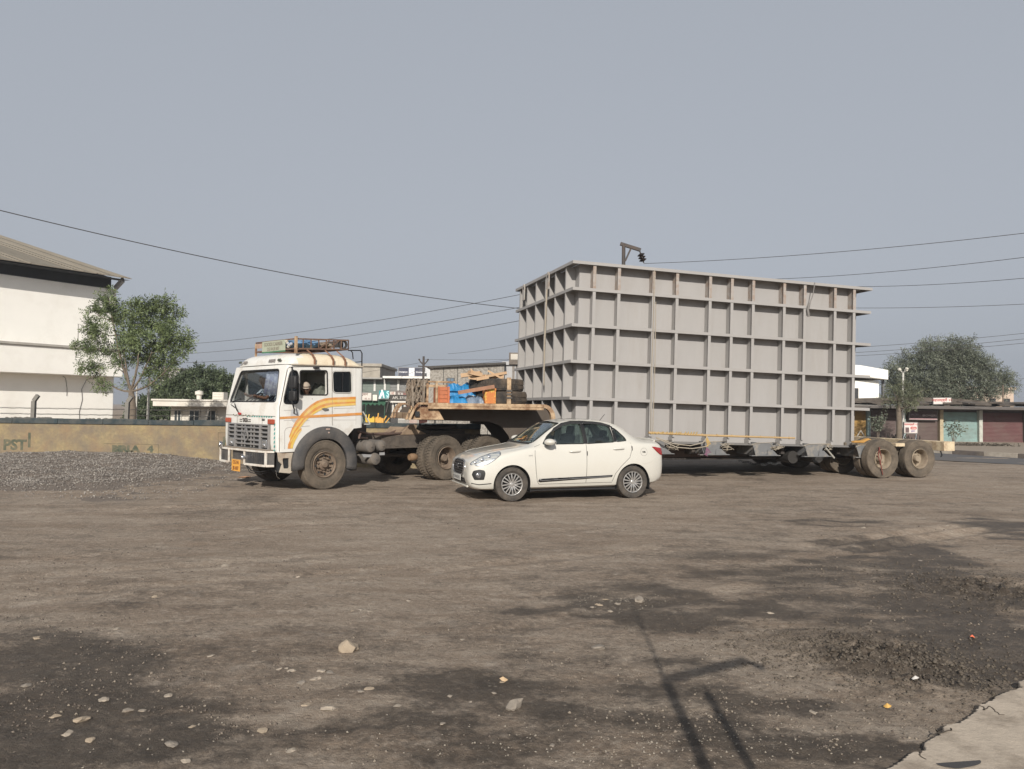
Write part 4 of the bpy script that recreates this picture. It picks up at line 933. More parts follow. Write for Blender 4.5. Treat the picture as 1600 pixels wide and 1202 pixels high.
m.box(OV,TL-OV,OV,OV+t_,ZB,5.347); m.box(OV,TL-OV,TW-OV-t_,TW-OV,ZB,5.347); m.box(OV,OV+t_,OV+t_,TW-OV-t_,ZB,5.347); m.box(TL-OV-t_,TL-OV,OV+t_,TW-OV-t_,ZB,5.347); m.box(OV+t_,TL-OV-t_,OV+t_,TW-OV-t_,ZB,ZB+.02)
m.build('wall_plate', M_plate, tk)
def ring(z0, z1, o0=0., th=None, nm='stiffener_ring', mt=None):
    """one horizontal ring: flat plate with a small downturned lip, mitred at the corners"""
    lip = .016
    for (a, b, c, d) in ((o0,TL-o0,o0,OV-.002),(o0,TL-o0,TW-OV+.002,TW-o0),(o0,OV-.002,OV-.002,TW-OV+.002),(TL-OV+.002,TL-o0,OV-.002,TW-OV+.002)):
        q = MB(); q.box(a,b,c,d,z1-.014,z1)
        if d < .5: q.box(a,b,c,c+lip,z0,z1-.0141)
        elif c > 4: q.box(a,b,d-lip,d,z0,z1-.0141)
        elif b < .5: q.box(a,a+lip,o0+lip,TW-o0-lip,z0,z1-.0141)
        else: q.box(b-lip,b,o0+lip,TW-o0-lip,z0,z1-.0141)
        q.build(nm, mt or M_tank, tk)
ring(Zt[0]-.075, Zt[0], -.02, nm='top_rim')
for z in Zt[1:]: ring(z-.074, z+.0)
XS = [.57,1.23,2.18,2.84,3.79,4.43,5.07,6.02,6.66,7.63,8.25]; YS = [.55,1.33,2.11,2.93,3.74,4.45]
LV = [(Zt[1],Zt[0]-.076,1),(Zt[2],Zt[1]-.076,0),(Zt[3],Zt[2]-.076,0),(Zt[4],Zt[3]-.076,0),(ZB+.12,Zt[4]-.076,0)]
def rib(x, y, ax, z0, z1, rusty, side):
    q = MB(); w_ = .040
    if ax == 'x':
        s0, s1 = (.012,OV-.002) if side == 0 else (TW-OV+.002,TW-.012)
        q.box(x-.006,x+.006,s0+.013,s1,z0+.001,z1-.001); yf = s0 if side == 0 else s1-.012
        q.box(x-w_,x+w_,yf,yf+.012,z0+.001,z1-.001)
    else:
        s0, s1 = (.012,OV-.002) if side == 0 else (TL-OV+.002,TL-.012)
        q.box(s0+.013,s1,y-.006,y+.006,z0+.001,z1-.001); xf = s0 if side == 0 else s1-.012
        q.box(xf,xf+.012,y-w_*.8,y+w_*.8,z0+.001,z1-.001)
    q.build('rib', M_tankr if rusty else M_tank, tk)
cnt = 0
for z0, z1, top in LV:
    for x in XS: rib(x,0,'x',z0,z1,top and x > 0,0)
    for y in YS: rib(0,y,'y',z0,z1,0,0)
for x in XS:
    q = MB(); q.box(x-.03,x+.03,.06,OV-.002,ZB-.0,ZB+.118); q.build('rib_foot', M_tank, tk)
q = MB(); q.box(.1,TL-.1,.1,TW-.1,ZB-.05,ZB-.002); q.build('base_plate', mat('base plate dark',(.17,.165,.16),.7), tk)
M_ply = mat('lug steel', (.42,.40,.37), .6, dirt=(.3,.17,.08), damt=.5, ds=5)
for y in (1.75, 3.9):
    q = MB(); z = Zt[0]-.05; q.prism([(y-.11,z-.42),(y+.11,z-.42),(y+.11,z-.05),(y+.05,z+.05),(y-.05,z+.05),(y-.11,z-.05)], -.055, -.035, 'x'); lug = q.build('lifting_lug', M_ply, tk, bevel=.004)
    q = MB(); q.lathe([(.045,0),(.001,0)], (-.057,y,z-.07), 14, 'x'); q.build('lug_hole', M_black, lug)
q = MB(); q.path([(-.06,1.75,4.9),(-.07,1.77,3.4),(-.05,1.80,2.35)], .014, 5); q.path([(-.06,1.80,4.9),(-.07,1.83,3.4),(-.05,1.83,2.4)], .012, 5)
M_rope = mat('rope pale', (.34,.30,.24), .9, var=.2, vs=30); M_ropey = mat('rope yellow', (.42,.29,.11), .9, var=.2, vs=30)
tag(q.build('rope', M_rope, None, 60), 'pale rope hanging down the short end of the tank from a lifting lug', 'rope', 'ropes on the tank'); bpy.data.objects['rope'].matrix_world = Matrix.Translation((TR_O[0],TR_O[1],0))@Matrix.Rotation(TR_Y,4,'Z')@Matrix.Rotation(.0195,4,'Y')
TKM = Matrix.Translation((TR_O[0],TR_O[1],0))@Matrix.Rotation(TR_Y,4,'Z')@Matrix.Rotation(.0195,4,'Y')
def onTank(mb, name, m, label, cat, group=None, smooth=60): o = mb.build(name, m, None, smooth); o.matrix_world = TKM; tag(o, label, cat, group); return o
q = MB(); q.path([(2.16,-.03,5.3),(2.17,-.03,4.0),(2.15,-.03,2.5),(2.17,-.04,1.2)], .011, 5); q.path([(2.22,-.03,4.5),(2.24,-.03,3.0),(2.22,-.04,1.2)], .011, 5)
onTank(q, 'rope', M_rope, 'pale rope hanging down the long side of the tank by the third rib', 'rope', 'ropes on the tank')
q = MB(); q.path([(6.92,-.04,5.36),(6.85,-.05,5.0),(6.74,-.04,4.72)], .012, 5); q.path([(6.74,-.05,4.78),(6.70,-.05,4.6),(6.74,-.05,4.42)], .035, 6)
onTank(q, 'rope', mat('rope dark grey',(.2,.19,.18),.9), 'knotted grey rope stub hooked over the tank rim near the right end', 'rope', 'ropes on the tank')
# ================================================================== TRAILER
M_trail = mat('trailer dark', (.045,.04,.037), .8, var=.25, vs=2, dirt=(.12,.095,.075), damt=.7, ds=1.5, bump=.004, bs=25)
M_tan = mat('trailer rusty cream', (.46,.335,.21), .78, var=.18, vs=5, dirt=(.17,.085,.045), damt=.9, ds=3.6, dlo=.43, dhi=.60, bump=.003, bs=30)
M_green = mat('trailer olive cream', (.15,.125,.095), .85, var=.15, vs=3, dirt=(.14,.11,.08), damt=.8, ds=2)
M_tyre = mat('tyre rubber', (.035,.033,.031), .85, var=.15, vs=8, dirt=(.17,.14,.11), damt=.85, ds=3, dlo=.3, dhi=.7, bump=.002, bs=60)
M_tyred = mat('tyre dusty', (.07,.06,.048), .95, var=.2, vs=5, dirt=(.175,.14,.105), damt=.8, ds=2.5, dlo=.35, dhi=.65, bump=.002, bs=60)
M_rim = mat('rim dusty', (.20,.155,.115), .8, var=.15, vs=6, dirt=(.10,.065,.045), damt=.7, ds=5)
M_rimt = mat('rim trailer', (.30,.25,.185), .85, var=.12, vs=6, dirt=(.13,.085,.06), damt=.6, ds=5)
def tyre_prof(R, W, rr=.27, b=.04):
    h = W/2
    D_ = R-rr; half = [(rr,.70),(rr+.012,.80),(rr+.035,.84),(rr+.04,.80),(rr+D_*.3,.93),(rr+D_*.33,.965),(rr+D_*.5,1.0),(rr+D_*.72,.985),(rr+D_*.74,.95),(R-b*.95,.955),(R-b*.8,.99),(R-b*.25,.93),(R-.004,.86),(R,.80)]
    gv = [(R,.60),(R-.010,.585),(R-.010,.535),(R,.52),(R,.26),(R-.010,.245),(R-.010,.195),(R,.18)] if R > .4 else [(R,.5),(R-.005,.48),(R-.005,.42),(R,.4)]
    H = half+gv
    return [(r,-h*k) for r, k in H]+[(r,h*k) for r, k in H[::-1]]
def truck_wheel(parent, x, yo, R, kind, W=.27, mt=None, mr_=None, lugs=False, dual=False, name='wheel', rot=0):
    """yo = y of the outer side wall (towards -y); kind front / rear / trailer"""
    wz = R
    hub = MB()
    if kind == 'front':
        hub.lathe([(.001,-.02),(.05,-.02),(.062,-.005),(.07,.03),(.11,.045),(.115,.08),(.19,.10)], (0,0,0), 24)
        for k in range(10): a = 2*math.pi*k/10; hub.lathe([(.001,.015),(.018,.017),(.02,.06)], (.145*math.cos(a),0,.145*math.sin(a)), 6)
    else:
        d = .10 if kind == 'rear' else .09
        hub.lathe([(.001,d-.02),(.075,d-.02),(.085,d),(.09,d+.10),(.13,d+.12),(.20,d+.13)], (0,0,0), 24)
        for k in range(10): a = 2*math.pi*k/10; hub.lathe([(.001,d+.085),(.016,d+.087),(.018,d+.13)], (.165*math.cos(a),0,.165*math.sin(a)), 6)
    w = hub.build(name, mr_ or M_rim, parent, 40, loc=(x, yo, wz), rot=(0, rot, 0))
    rim = MB()
    if kind == 'front':
        rim.lathe([(.275,.015),(.262,.0),(.25,.03),(.235,.045),(.225,.03),(.205,.035),(.19,.10),(.12,.11),(.11,.10),(.001,.10)], (0,0,0), 40)
        for k in range(8):
            a = 2*math.pi*(k+.5)/8; rim.lathe([(.001,.028),(.03,.03)], (.205*math.cos(a),.0,.205*math.sin(a)), 8) if False else None
    else:
        rim.lathe([(.275,.015),(.262,.0),(.25,.03),(.24,.05),(.232,.15),(.225,.20),(.18,.23),(.001,.235)], (0,0,0), 40)
    rim.build('rim', mr_ or M_rim, w, 35)
    if kind == 'front':
        hh = MB()
        for k in range(8):
            a = 2*math.pi*(k+.5)/8; c = (.20*math.cos(a), .031, .20*math.sin(a)); hh.lathe([(.026,0),(.001,0)], c, 10)
        hh.build('hand_hole', M_black, w)
    ty = MB(); ty.lathe(tyre_prof(R-(.022 if lugs else 0),W), (0,W/2,0), 56)
    tyo = [ty]
    if lugs:
        n = 46; 
        for k in range(n):
            for sgn, ph in ((-1,0),(1,.5)):
                a = 2*math.pi*(k+ph)/n; wd = 2*math.pi*R/n*.60; c, s_ = math.cos(a), math.sin(a)
                y0, y1 = (W/2-.128, W/2-.01) if sgn < 0 else (W/2+.01, W/2+.128)
                vs = []
                for rr_, tw in ((R-.05,1),(R+.006,.82)):
                    for yy in (y0,y1):
                        for sd_ in (-1,1):
                            rr2 = rr_-(.03 if (yy == y0 and sgn < 0) or (yy == y1 and sgn > 0) else 0)
                            vs.append((rr2*c-sd_*wd/2*tw*s_, yy, rr2*s_+sd_*wd/2*tw*c))
                ty.add(vs, [(0,1,3,2),(4,6,7,5),(0,2,6,4),(1,5,7,3),(0,4,5,1),(2,3,7,6)])
    t1 = ty.build('tyre', mt or M_tyred, w, 32)
    if dual:
        o = t1.copy(); COL.objects.link(o); o.parent = w; o.location = (0, W+.05, 0)
    return w
tr = thing('lowbed_trailer', 'long dark low bed trailer with rusty cream gooseneck carrying the grey tank', 'trailer', (TR_O[0], TR_O[1], 0), TR_Y)
for y in (.95, 3.2):
    q = MB(); q.box(-.5,9.4,y-.12,y+.12,.76,.80); q.box(-.5,9.4,y-.12,y+.12,.44,.475); q.box(-.5,9.4,y-.015,y+.015,.4751,.7599); q.build('main_beam', M_trail, tr)
q = MB(); q.box(-.45,9.3,.55,4.1,.805,.86); q.build('deck', M_trail, tr, bevel=.01)
q = MB()
for x in np.arange(0,9,.9): q.box(x,x+.1,.4,4.0,.60,.755)
q.build('cross_member', M_trail, tr)
for (x0,x1) in ((.2,1.5),(2.9,4.9)): q = MB(); q.box(x0,x1,.80,.825,.5,.74); q.build('web_patch', mat('web patch',(.10,.07,.055),.85,var=.3,dirt=(.04,.03,.03),damt=.6,ds=3), tr)
text('lettering', 'Maruti', .26, mat('red lettering',(.22,.05,.04),.8,var=.2,dirt=(.06,.04,.035),damt=.7,ds=9), tr, (4.3,.812-.03,.63), (rad(90),0,0), bold=.004)
# wheels, rear bogie
tw = []
for x in (8.76, 9.98):
    for yo in (-.58, .92): truck_wheel(tr, x, yo, .51, 'trailer', .26, M_tyred, M_rimt, dual=True, rot=rng.uniform(0,6))
    q = MB(); q.path([(x,-.35,.51),(x,4.6,.51)], .075, 12); q.build('axle', M_trail, tr, 60)
for x in (8.76,9.98):
    w_ = truck_wheel(tr, x, 4.9, .51, 'trailer', .26, M_tyred, M_rimt, dual=True); w_.rotation_euler = (0,0,math.pi)
    w_ = truck_wheel(tr, x, 3.4, .51, 'trailer', .26, M_tyred, M_rimt, dual=True); w_.rotation_euler = (0,0,math.pi)
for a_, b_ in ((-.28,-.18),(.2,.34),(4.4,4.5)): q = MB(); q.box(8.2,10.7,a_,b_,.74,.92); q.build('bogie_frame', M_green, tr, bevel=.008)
q = MB(); q.box(10.75,11.12,-.62,4.6,.72,.98); q.build('rear_bumper', mat('bumper cream',(.62,.52,.36),.8,var=.1,dirt=(.22,.12,.07),damt=.75,ds=4), tr, bevel=.01)
q = MB(); q.box(9.25,9.55,-.5,-.2,.84,.93); q.build('mudguard_plate', mat('bumper cream',(0,0,0)), tr, bevel=.01)
q = MB(); q.path([(10.75,-.5,.72),(10.8,-.5,.6),(10.78,-.48,.55)], .02, 5); q.build('hook', M_black, tr)
q = MB(); 
for k in range(30): q.lathe([(.02,0),(.035,.0),(.02,.015)], (5.2+k*.055, .7, .40-.09*math.sin(math.pi*k/29)*(1+.3*math.sin(k))), 6)
q.build('chain', M_black, tr)
q = MB(); q.path([(6.6,.3,.52),(6.6,.9,.52)], .17, 16); q.path([(7.3,.2,.56),(7.3,1.0,.56)], .2, 16); q.build('air_tank', mat('air tank dark',(.03,.028,.026),.7), tr, 60)
q = MB(); q.bar((7.4,.1,.85),(7.75,.1,.5),.05,.04); q.build('stay_arm', mat('stay grey',(.3,.29,.26),.7), tr)
# gooseneck
GN = [(-3.82,1.44),(-1.75,1.40),(-1.45,1.30),(-1.25,1.05),(-1.1,.6),(-.9,.46),(.0,.46),(.0,1.0),(-.05,1.55),(-.25,1.74),(-3.45,1.74),(-3.62,1.74)]
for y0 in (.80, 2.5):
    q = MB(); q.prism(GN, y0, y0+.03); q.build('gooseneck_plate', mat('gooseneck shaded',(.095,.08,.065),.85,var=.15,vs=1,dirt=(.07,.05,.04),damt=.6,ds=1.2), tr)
q = MB(); q.box(-3.42,-.62,0,3.25,1.76,1.84); q.build('gooseneck_deck', M_tan, tr, bevel=.012)
q = MB(); q.box(-3.42,-.62,.0,.035,1.70,1.759); q.build('deck_lip', M_tan, tr, bevel=.006)
q = MB(); pts = [(-.62+.3*math.sin(t), 1.84-.32*(1-math.cos(t))-.0) for t in [rad(90*k/7) for k in range(8)]]+[(-.32,1.1)]; inn = [(-.62+.2*math.sin(t), 1.755-.27*(1-math.cos(t))) for t in [rad(90*k/7) for k in range(8)]]+[(-.42,1.1)]
q.prism(pts+inn[::-1], 0, .12); q.build('gooseneck_bend', M_tan, tr); q = MB(); q.prism(pts+inn[::-1], 3.1, 3.22); q.build('gooseneck_bend', M_tan, tr)
q = MB(); q.box(-3.40,-1.8,.86,2.45,1.42,1.44); q.box(-1.25,-.4,.86,2.45,.5,.54); q.build('belly_plate', M_trail, tr)
# sloping nose with cream cheeks
for y0, y1 in ((.0,.10),(.5,.58),(2.6,2.7),(3.12,3.22)):
    q = MB(); q.bar((-3.84,(y0+y1)/2,1.44),(-3.72,(y0+y1)/2,1.72),y1-y0,.05); q.bar((-3.72,(y0+y1)/2,1.72),(-3.62,(y0+y1)/2,1.83),y1-y0,.05); q.bar((-3.62,(y0+y1)/2,1.82),(-3.40,(y0+y1)/2,1.82),y1-y0,.05); q.build('nose_rib', M_tan, tr, bevel=.005)
q = MB(); q.prism([(-3.80,1.45),(-3.42,1.45),(-3.30,1.70),(-3.42,1.74),(-3.62,1.74),(-3.70,1.70)], .12, .17); q.prism([(-3.42,1.45),(-3.02,1.45),(-3.2,1.74),(-3.42,1.75)], .10, .165); q.box(-3.8,-3.76,.17,3.1,1.45,1.6); q.build('nose_plate', M_tan, tr, bevel=.004)
q = MB(); q.box(-3.70,-3.6,.06,.115,1.52,1.64); q.build('nose_hole', M_black, tr)
# low lattice edge under the gooseneck
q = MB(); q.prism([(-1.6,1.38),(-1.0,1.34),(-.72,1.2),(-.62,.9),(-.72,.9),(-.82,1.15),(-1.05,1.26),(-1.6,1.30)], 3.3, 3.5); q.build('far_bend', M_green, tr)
# outriggers
for k, x in enumerate((3.75, 5.25, 6.82, 8.45, 2.2)):
    q = MB(); y0 = -.30
    z1_ = 1.03-.0195*x; zb_ = z1_-.33
    q.box(x-.03,x+.05,y0+.02,.9,z1_-.02,z1_); q.prism([(y0+.02,zb_),(.9,zb_),(.9,z1_-.021),(y0+.02,z1_-.021)], x-.008, x+.008, 'x')
    q.prism([(x-.33,z1_),(x+.30,z1_),(x+.24,z1_-.12),(x+.20,zb_+.02),(x-.22,zb_+.02),(x-.28,z1_-.12)], y0, y0+.018)
    q.box(x-.34,x+.50,y0-.03,y0+.10,zb_,zb_+.018)
    q.prism([(x+.10,zb_+.02),(x+.42,zb_+.02),(x+.36,zb_+.07),(x+.26,zb_+.16),(x+.12,zb_+.15)], y0-.03, y0-.015)
    q.box(x+.30,x+.46,y0+.12,y0+.14,z1_-.10,z1_-.01)
    q.build('outrigger', mat('outrigger grey',(.15,.155,.16),.75,var=.12,vs=3,dirt=(.27,.245,.21),damt=.7,ds=5,dlo=.5,dhi=.6), tr)
    q = MB(); zt_ = 1.02-.0195*x+.012; q.path([(x-.35,y0-.01,zt_-.05),(x-.2,y0-.01,zt_),(x+.25,y0,zt_+.01),(x+.5,y0+.1,zt_)], .008, 4)
    for j in range(7): q.path([(x+.28+rng.uniform(-.1,.2),y0-.01,.84+rng.uniform(-.08,.1)),(x+.38+rng.uniform(-.15,.2),y0-.02,.84+rng.uniform(-.1,.1)),(x+.45+rng.uniform(-.1,.2),y0,.80+rng.uniform(-.08,.1))], .007, 4)
    o = q.build('lashing', M_rope, None, 60); o.matrix_world = Matrix.Translation((TR_O[0],TR_O[1],0))@Matrix.Rotation(TR_Y,4,'Z')
    if k < 4: tag(o, ['tangled rope lashing on the trailer outrigger nearest the car','tangled rope lashing on the middle trailer outrigger at the end of the bamboo pole','tangled rope lashing on the outrigger left of the trailer wheels','tangled rope lashing on the outrigger over the trailer wheel'][k], 'rope lashing', 'rope lashings on the outriggers')
    else: tag(o, 'rope lashing on the outrigger hidden behind the car boot', 'rope lashing', 'rope lashings on the outriggers')
TRM = Matrix.Translation((TR_O[0],TR_O[1],0))@Matrix.Rotation(TR_Y,4,'Z')
def onTr(mb, name, m, label=None, cat=None, group=None, smooth=60, bevel=0): o = mb.build(name, m, None, smooth, bevel=bevel); o.matrix_world = TRM; tag(o, label, cat, group); return o
q = MB(); q.path([(1.9,-.50,1.19),(3.4,-.5,1.13),(4.6,-.5,1.10),(6.05,-.5,1.065)], [.03,.028,.026,.022], 8)
for x in np.arange(2.1,6,.42): q.path([(x-.01,-.5,1.184-.0288*(x-1.9)-.003*(x>3)),(x+.01,-.5,1.184-.0288*(x-1.9))], .034, 8)
onTr(q, 'bamboo_pole', mat('bamboo', (.43,.30,.15), .55, var=.15, vs=6), 'long yellow bamboo pole lying on the trailer outriggers along the tank foot', 'bamboo pole')
q = MB()
for k in range(16): x = 1.95+.08*k+rng.uniform(-.03,.03); q.path([(x,-.53,1.15),(x+.03,-.535,1.19),(x+.06,-.5,1.212),(x+.05,-.47,1.17)], .012, 4)
for k in range(5): q.path([(3.42,-.6,1.12),(3.38+.03*k,-.66,1.0-.02*k),(3.44-.02*k,-.66,.86)], .01, 4)
onTr(q, 'yellow_rope', M_ropey, 'yellow rope wound round the bamboo pole behind the car boot', 'rope')
q = MB(); q.path([(2.1,-.5,1.08),(2.5,-.6,.93),(2.95,-.64,.88),(3.3,-.64,.95),(3.45,-.62,1.12)], .012, 5); q.path([(2.1,-.5,1.06),(2.6,-.62,.84),(3.0,-.66,.81),(3.38,-.66,.86)], .012, 5)
onTr(q, 'slack_rope', M_rope, 'slack pale rope loops hanging between the car boot and the first outrigger', 'rope')
q = MB(); 
for k in range(6): q.path([(3.4,-.66,.84),(3.36+.03*k,-.67,.72),(3.42-.02*k,-.66,.62+.01*k)], .007, 4)
onTr(q, 'rope_tassel', mat('tassel purple',(.22,.10,.16),.9), 'faded purple rope tassel hanging from the first outrigger', 'rope')
q = MB(); q.path([(8.62,-.6,.83),(8.55,-.62,.6),(8.62,-.63,.42),(8.70,-.62,.1)], .014, 5); q.path([(8.60,-.6,.83),(8.66,-.62,.55),(8.6,-.63,.38)], .012, 5)
onTr(q, 'red_rope', mat('red rope',(.16,.045,.035),.9), 'dark red rope dangling in front of the left trailer wheel', 'rope')
# load binder / orange winch block with triangle on the tank foot right
q = MB(); q.prism([(8.15,.93),(9.05,.90),(8.98,.98),(8.8,1.0),(8.62,1.05),(8.45,.99),(8.2,.98)], -.2, -.05); o = onTr(q, 'orange_tarpaulin', mat('orange cloth',(.42,.23,.06),.85,var=.2), 'bundled orange yellow tarpaulin on the last outrigger behind the wheel', 'tarpaulin', bevel=.02)
# cargo on the gooseneck deck
DZ = 1.842
def lay_tyre(x, y, z, R, W, label):
    q = MB(); q.lathe([(a,b) for a, b in tyre_prof(R,W,.30)], (0,0,0), 48, 'z')
    for k in range(60):
        a = 2*math.pi*k/60; 
        for s_ in (-1,1): q.obox(((R-.004)*math.cos(a+s_*.02),(R-.004)*math.sin(a+s_*.02),s_*W*.17), (.03,.055,W*.26), rz=a)
    o = q.build('spare_tyre', mat('old tyre',(.032,.029,.026),.9,var=.2,vs=5,dirt=(.14,.105,.075),damt=.8,ds=2.5,dlo=.4,dhi=.65), None, 32); o.matrix_world = TRM@Matrix.Translation((x,y,z+W/2)); tag(o, label, 'tyre', 'spare tyres stacked on the gooseneck'); return o
lay_tyre(-1.50,.66,DZ,.62,.30,'lower of two spare tyres stacked flat on the trailer gooseneck')
lay_tyre(-1.62,.68,DZ+.305,.66,.29,'upper spare tyre carrying the wood offcuts on the gooseneck stack')
q = MB(); q.box(-1.54,-1.44,-.01,.06,DZ-.12,DZ+.62); q.build('stake_post', M_tan, tr, bevel=.006)
q = MB()
for k in range(3): q.box(-1.56,-1.42,-.03,-.011,DZ+.12+k*.08,DZ+.17+k*.08)
q.build('ratchet', mat('ratchet dark',(.09,.08,.07),.6), tr, bevel=.004)
q = MB()
for k in range(9): q.obox((-2.05+rng.uniform(-.3,.45), .4+rng.uniform(-.2,.3), DZ+.60+.05*(k%3)), (rng.uniform(.2,.5), rng.uniform(.08,.2), rng.uniform(.05,.10)), rz=rng.uniform(-.6,.6), ry=rng.uniform(-.2,.2))
q.bar((-2.15,.3,DZ+.62),(-2.35,.35,DZ+.82),.025,.025); q.bar((-1.95,.25,DZ+.78),(-1.55,.1,DZ+.55),.05,.04)
onTr(q, 'wood_offcuts', mat('fresh wood',(.52,.36,.22),.85,var=.25,vs=6,dirt=(.2,.1,.05),damt=.5,ds=6), 'heap of pale wood offcuts lying on top of the upper spare tyre', 'wood', smooth=None)
M_or = mat('orange paint worn',(.50,.16,.07),.8,var=.15,vs=4,dirt=(.22,.11,.07),damt=.7,ds=4)
q = MB()
for k in range(4): q.box(-3.18,-2.92,.12,.15,DZ+.005+k*.094,DZ+.09+k*.094)
q.box(-3.20,-3.15,.08,.119,DZ,DZ+.38); q.box(-2.95,-2.90,.08,.119,DZ,DZ+.38); q.box(-3.18,-2.92,.6,.63,DZ,DZ+.36); q.box(-3.18,-3.15,.15,.6,DZ,DZ+.36); q.box(-2.95,-2.92,.15,.6,DZ,DZ+.36)
onTr(q, 'crate', M_or, 'orange red slatted crate at the left end of the gooseneck deck', 'crate', smooth=None)
q = MB(); q.box(-2.06,-1.80,.04,.3,DZ,DZ+.36); q.box(-2.065,-1.795,.03,.039,DZ+.3,DZ+.36); o = onTr(q, 'crate', mat('orange yellow box',(.52,.18,.05),.7,var=.1,col2=(.70,.50,.10),c2s=3.2,c2lo=.48,c2hi=.54), 'orange and yellow painted box beside the lower spare tyre', 'crate', smooth=None, bevel=.01)
q = MB(); q.bar((-2.72,.0,DZ+.24),(-1.86,-.03,DZ+.40),.04,.085); onTr(q, 'plank', mat('plank brown red',(.30,.16,.10),.85,var=.2,vs=5), 'reddish brown plank leaning across the blue tarpaulins on the gooseneck', 'plank', smooth=None)
def crumple(x0, x1, y0, y1, z0, h, seed, m, label, name='tarpaulin'):
    nx, ny = 46, 20; V = []; F = []; 
    for j in range(ny+1):
        for i in range(nx+1):
            u, v = i/nx, j/ny; e = min(1, 5*min(u,1-u))*min(1, 5*min(v,1-v)); e = e**.5
            x = x0+(x1-x0)*u; y = y0+(y1-y0)*v
            z = z0+h*e*(.62+.5*abs(noise.noise(Vector((x*5.5,y*5.5,seed))))+.28*abs(noise.noise(Vector((x*13,y*13,seed+4)))))
            V.append((x+.03*noise.noise(Vector((x*9,y*9,seed+9))), y+.03*noise.noise(Vector((x*9,z*9,seed+2))), z))
    for j in range(ny):
        for i in range(nx): a = j*(nx+1)+i; F.append((a,a+1,a+nx+2,a+nx+1))
    o = npmesh(name, V, F, m); o.matrix_world = TRM; sm(o.data, 22); tag(o, label, 'tarpaulin', 'tarpaulins on the gooseneck'); return o
M_blue = mat('blue tarpaulin',(.02,.19,.42),.45,var=.2,vs=4); M_tarpd = mat('grey blue tarpaulin',(.15,.20,.27),.5,var=.5,vs=7,col2=(.55,.56,.56),c2s=6,c2lo=.55,c2hi=.62)
crumple(-2.92,-2.45,.08,.6,DZ,.20,3,M_blue,'bright blue tarpaulin bundle low beside the orange crate on the gooseneck')
crumple(-2.5,-2.06,.1,.6,DZ,.22,8,M_tarpd,'crumpled grey white and dark blue sheeting beside the yellow orange box')
crumple(-2.95,-1.98,.65,1.25,DZ+.14,.36,5,M_blue,'upper bright blue tarpaulin behind the tilted plank on the gooseneck')
# rail frame at the far side and chain rack at the nose
q = MB(); q.bar((-3.35,3.1,DZ+.47),(-1.0,3.1,DZ+.47),.06,.07); q.bar((-3.35,.5,DZ+.50),(-3.35,3.1,DZ+.50),.05,.05)
for x in (-3.3,-2.9,-2.2,-1.6): q.bar((x,3.1,DZ),(x,3.1,DZ+.47),.06,.06)
q.bar((-3.22,.05,DZ),(-3.22,.05,DZ+.50),.07,.05); q.bar((-3.42,.1,DZ),(-3.42,.1,DZ+.45),.05,.05); q.bar((-3.42,.3,DZ+.49),(-2.7,.3,DZ+.49),.04,.04); q.build('side_rail', M_tan, tr, bevel=.005)
q = MB(); M_ch = mat('chain rusty',(.17,.13,.095),.85,var=.3,vs=8,dirt=(.36,.33,.28),damt=.6,ds=7)
for j in range(24):
    x = -3.60+rng.uniform(-.2,.26); y = .1+rng.uniform(0,.6); zt_ = DZ+.48+rng.uniform(-.06,.06); n = 15
    for k in range(n):
        z = zt_-k*.036; a = k%2*1.57; xx = x+.03*math.sin(k*.7+j); q.obox((xx,y,z),(.055,.022,.06) if k%2 else (.022,.055,.06), rz=rng.uniform(-.4,.4))
q.bar((-3.75,.1,DZ+.5),(-3.35,.5,DZ+.52),.04,.04); q.bar((-3.75,.1,DZ-.1),(-3.78,.1,DZ+.5),.04,.04); q.bar((-3.52,.06,DZ-.05),(-3.5,.06,DZ+.52),.045,.045)
onTr(q, 'chain_bundle', M_ch, 'bundle of rusty lashing chains hung over the nose rack of the gooseneck', 'chains', smooth=None)
# ================================================================== TRUCK
M_cab = mat('cab white', (.70,.695,.66), .42, var=.04, vs=2, dirt=(.42,.35,.27), damt=.65, ds=2.2, dlo=.50, dhi=.74, coat=.2)
M_cabr = mat('cab roof cream', (.70,.62,.47), .6, var=.05, vs=2, dirt=(.38,.20,.09), damt=.6, ds=2.2, dlo=.5, dhi=.75, stretch=(1.6,1.6,.5))
M_flare = mat('fender grey plastic', (.055,.055,.057), .75, var=.12, vs=3, dirt=(.18,.16,.14), damt=.6, ds=2)
M_int = mat('cab interior dark', (.035,.033,.032), .8, var=.3, vs=5)
M_rub = mat('rubber black', (.015,.015,.016), .6, var=.2); M_chr = mat('lamp chrome', (.75,.76,.78), .15, metal=1, var=.05)
M_or1 = mat('stripe orange', (.66,.27,.05), .5, var=.1, vs=6, dirt=(.5,.42,.33), damt=.5, ds=6); M_or2 = mat('stripe yellow', (.74,.50,.10), .5, var=.1, vs=6, dirt=(.6,.52,.4), damt=.5, ds=6); M_teal = mat('tape teal', (.05,.33,.30), .4, var=.1); M_linec = mat('panel gap', (.20,.18,.16), .8)
M_amber = mat('amber lens', (.36,.06,.025), .25, var=.25, vs=25); M_white2 = mat('bumper white', (.70,.68,.62), .6, var=.08, vs=5, dirt=(.28,.17,.10), damt=.7, ds=5)
M_rackm = mat('rack rusty', (.12,.07,.05), .85, var=.3, vs=6, dirt=(.26,.17,.11), damt=.6, ds=5)
tk_ = thing('truck', 'white cab-over tractor truck with orange and yellow stripes and a loaded roof rack', 'truck', (TK_O[0], TK_O[1], 0), TK_Y)
Y0, Y1 = .03, 2.43
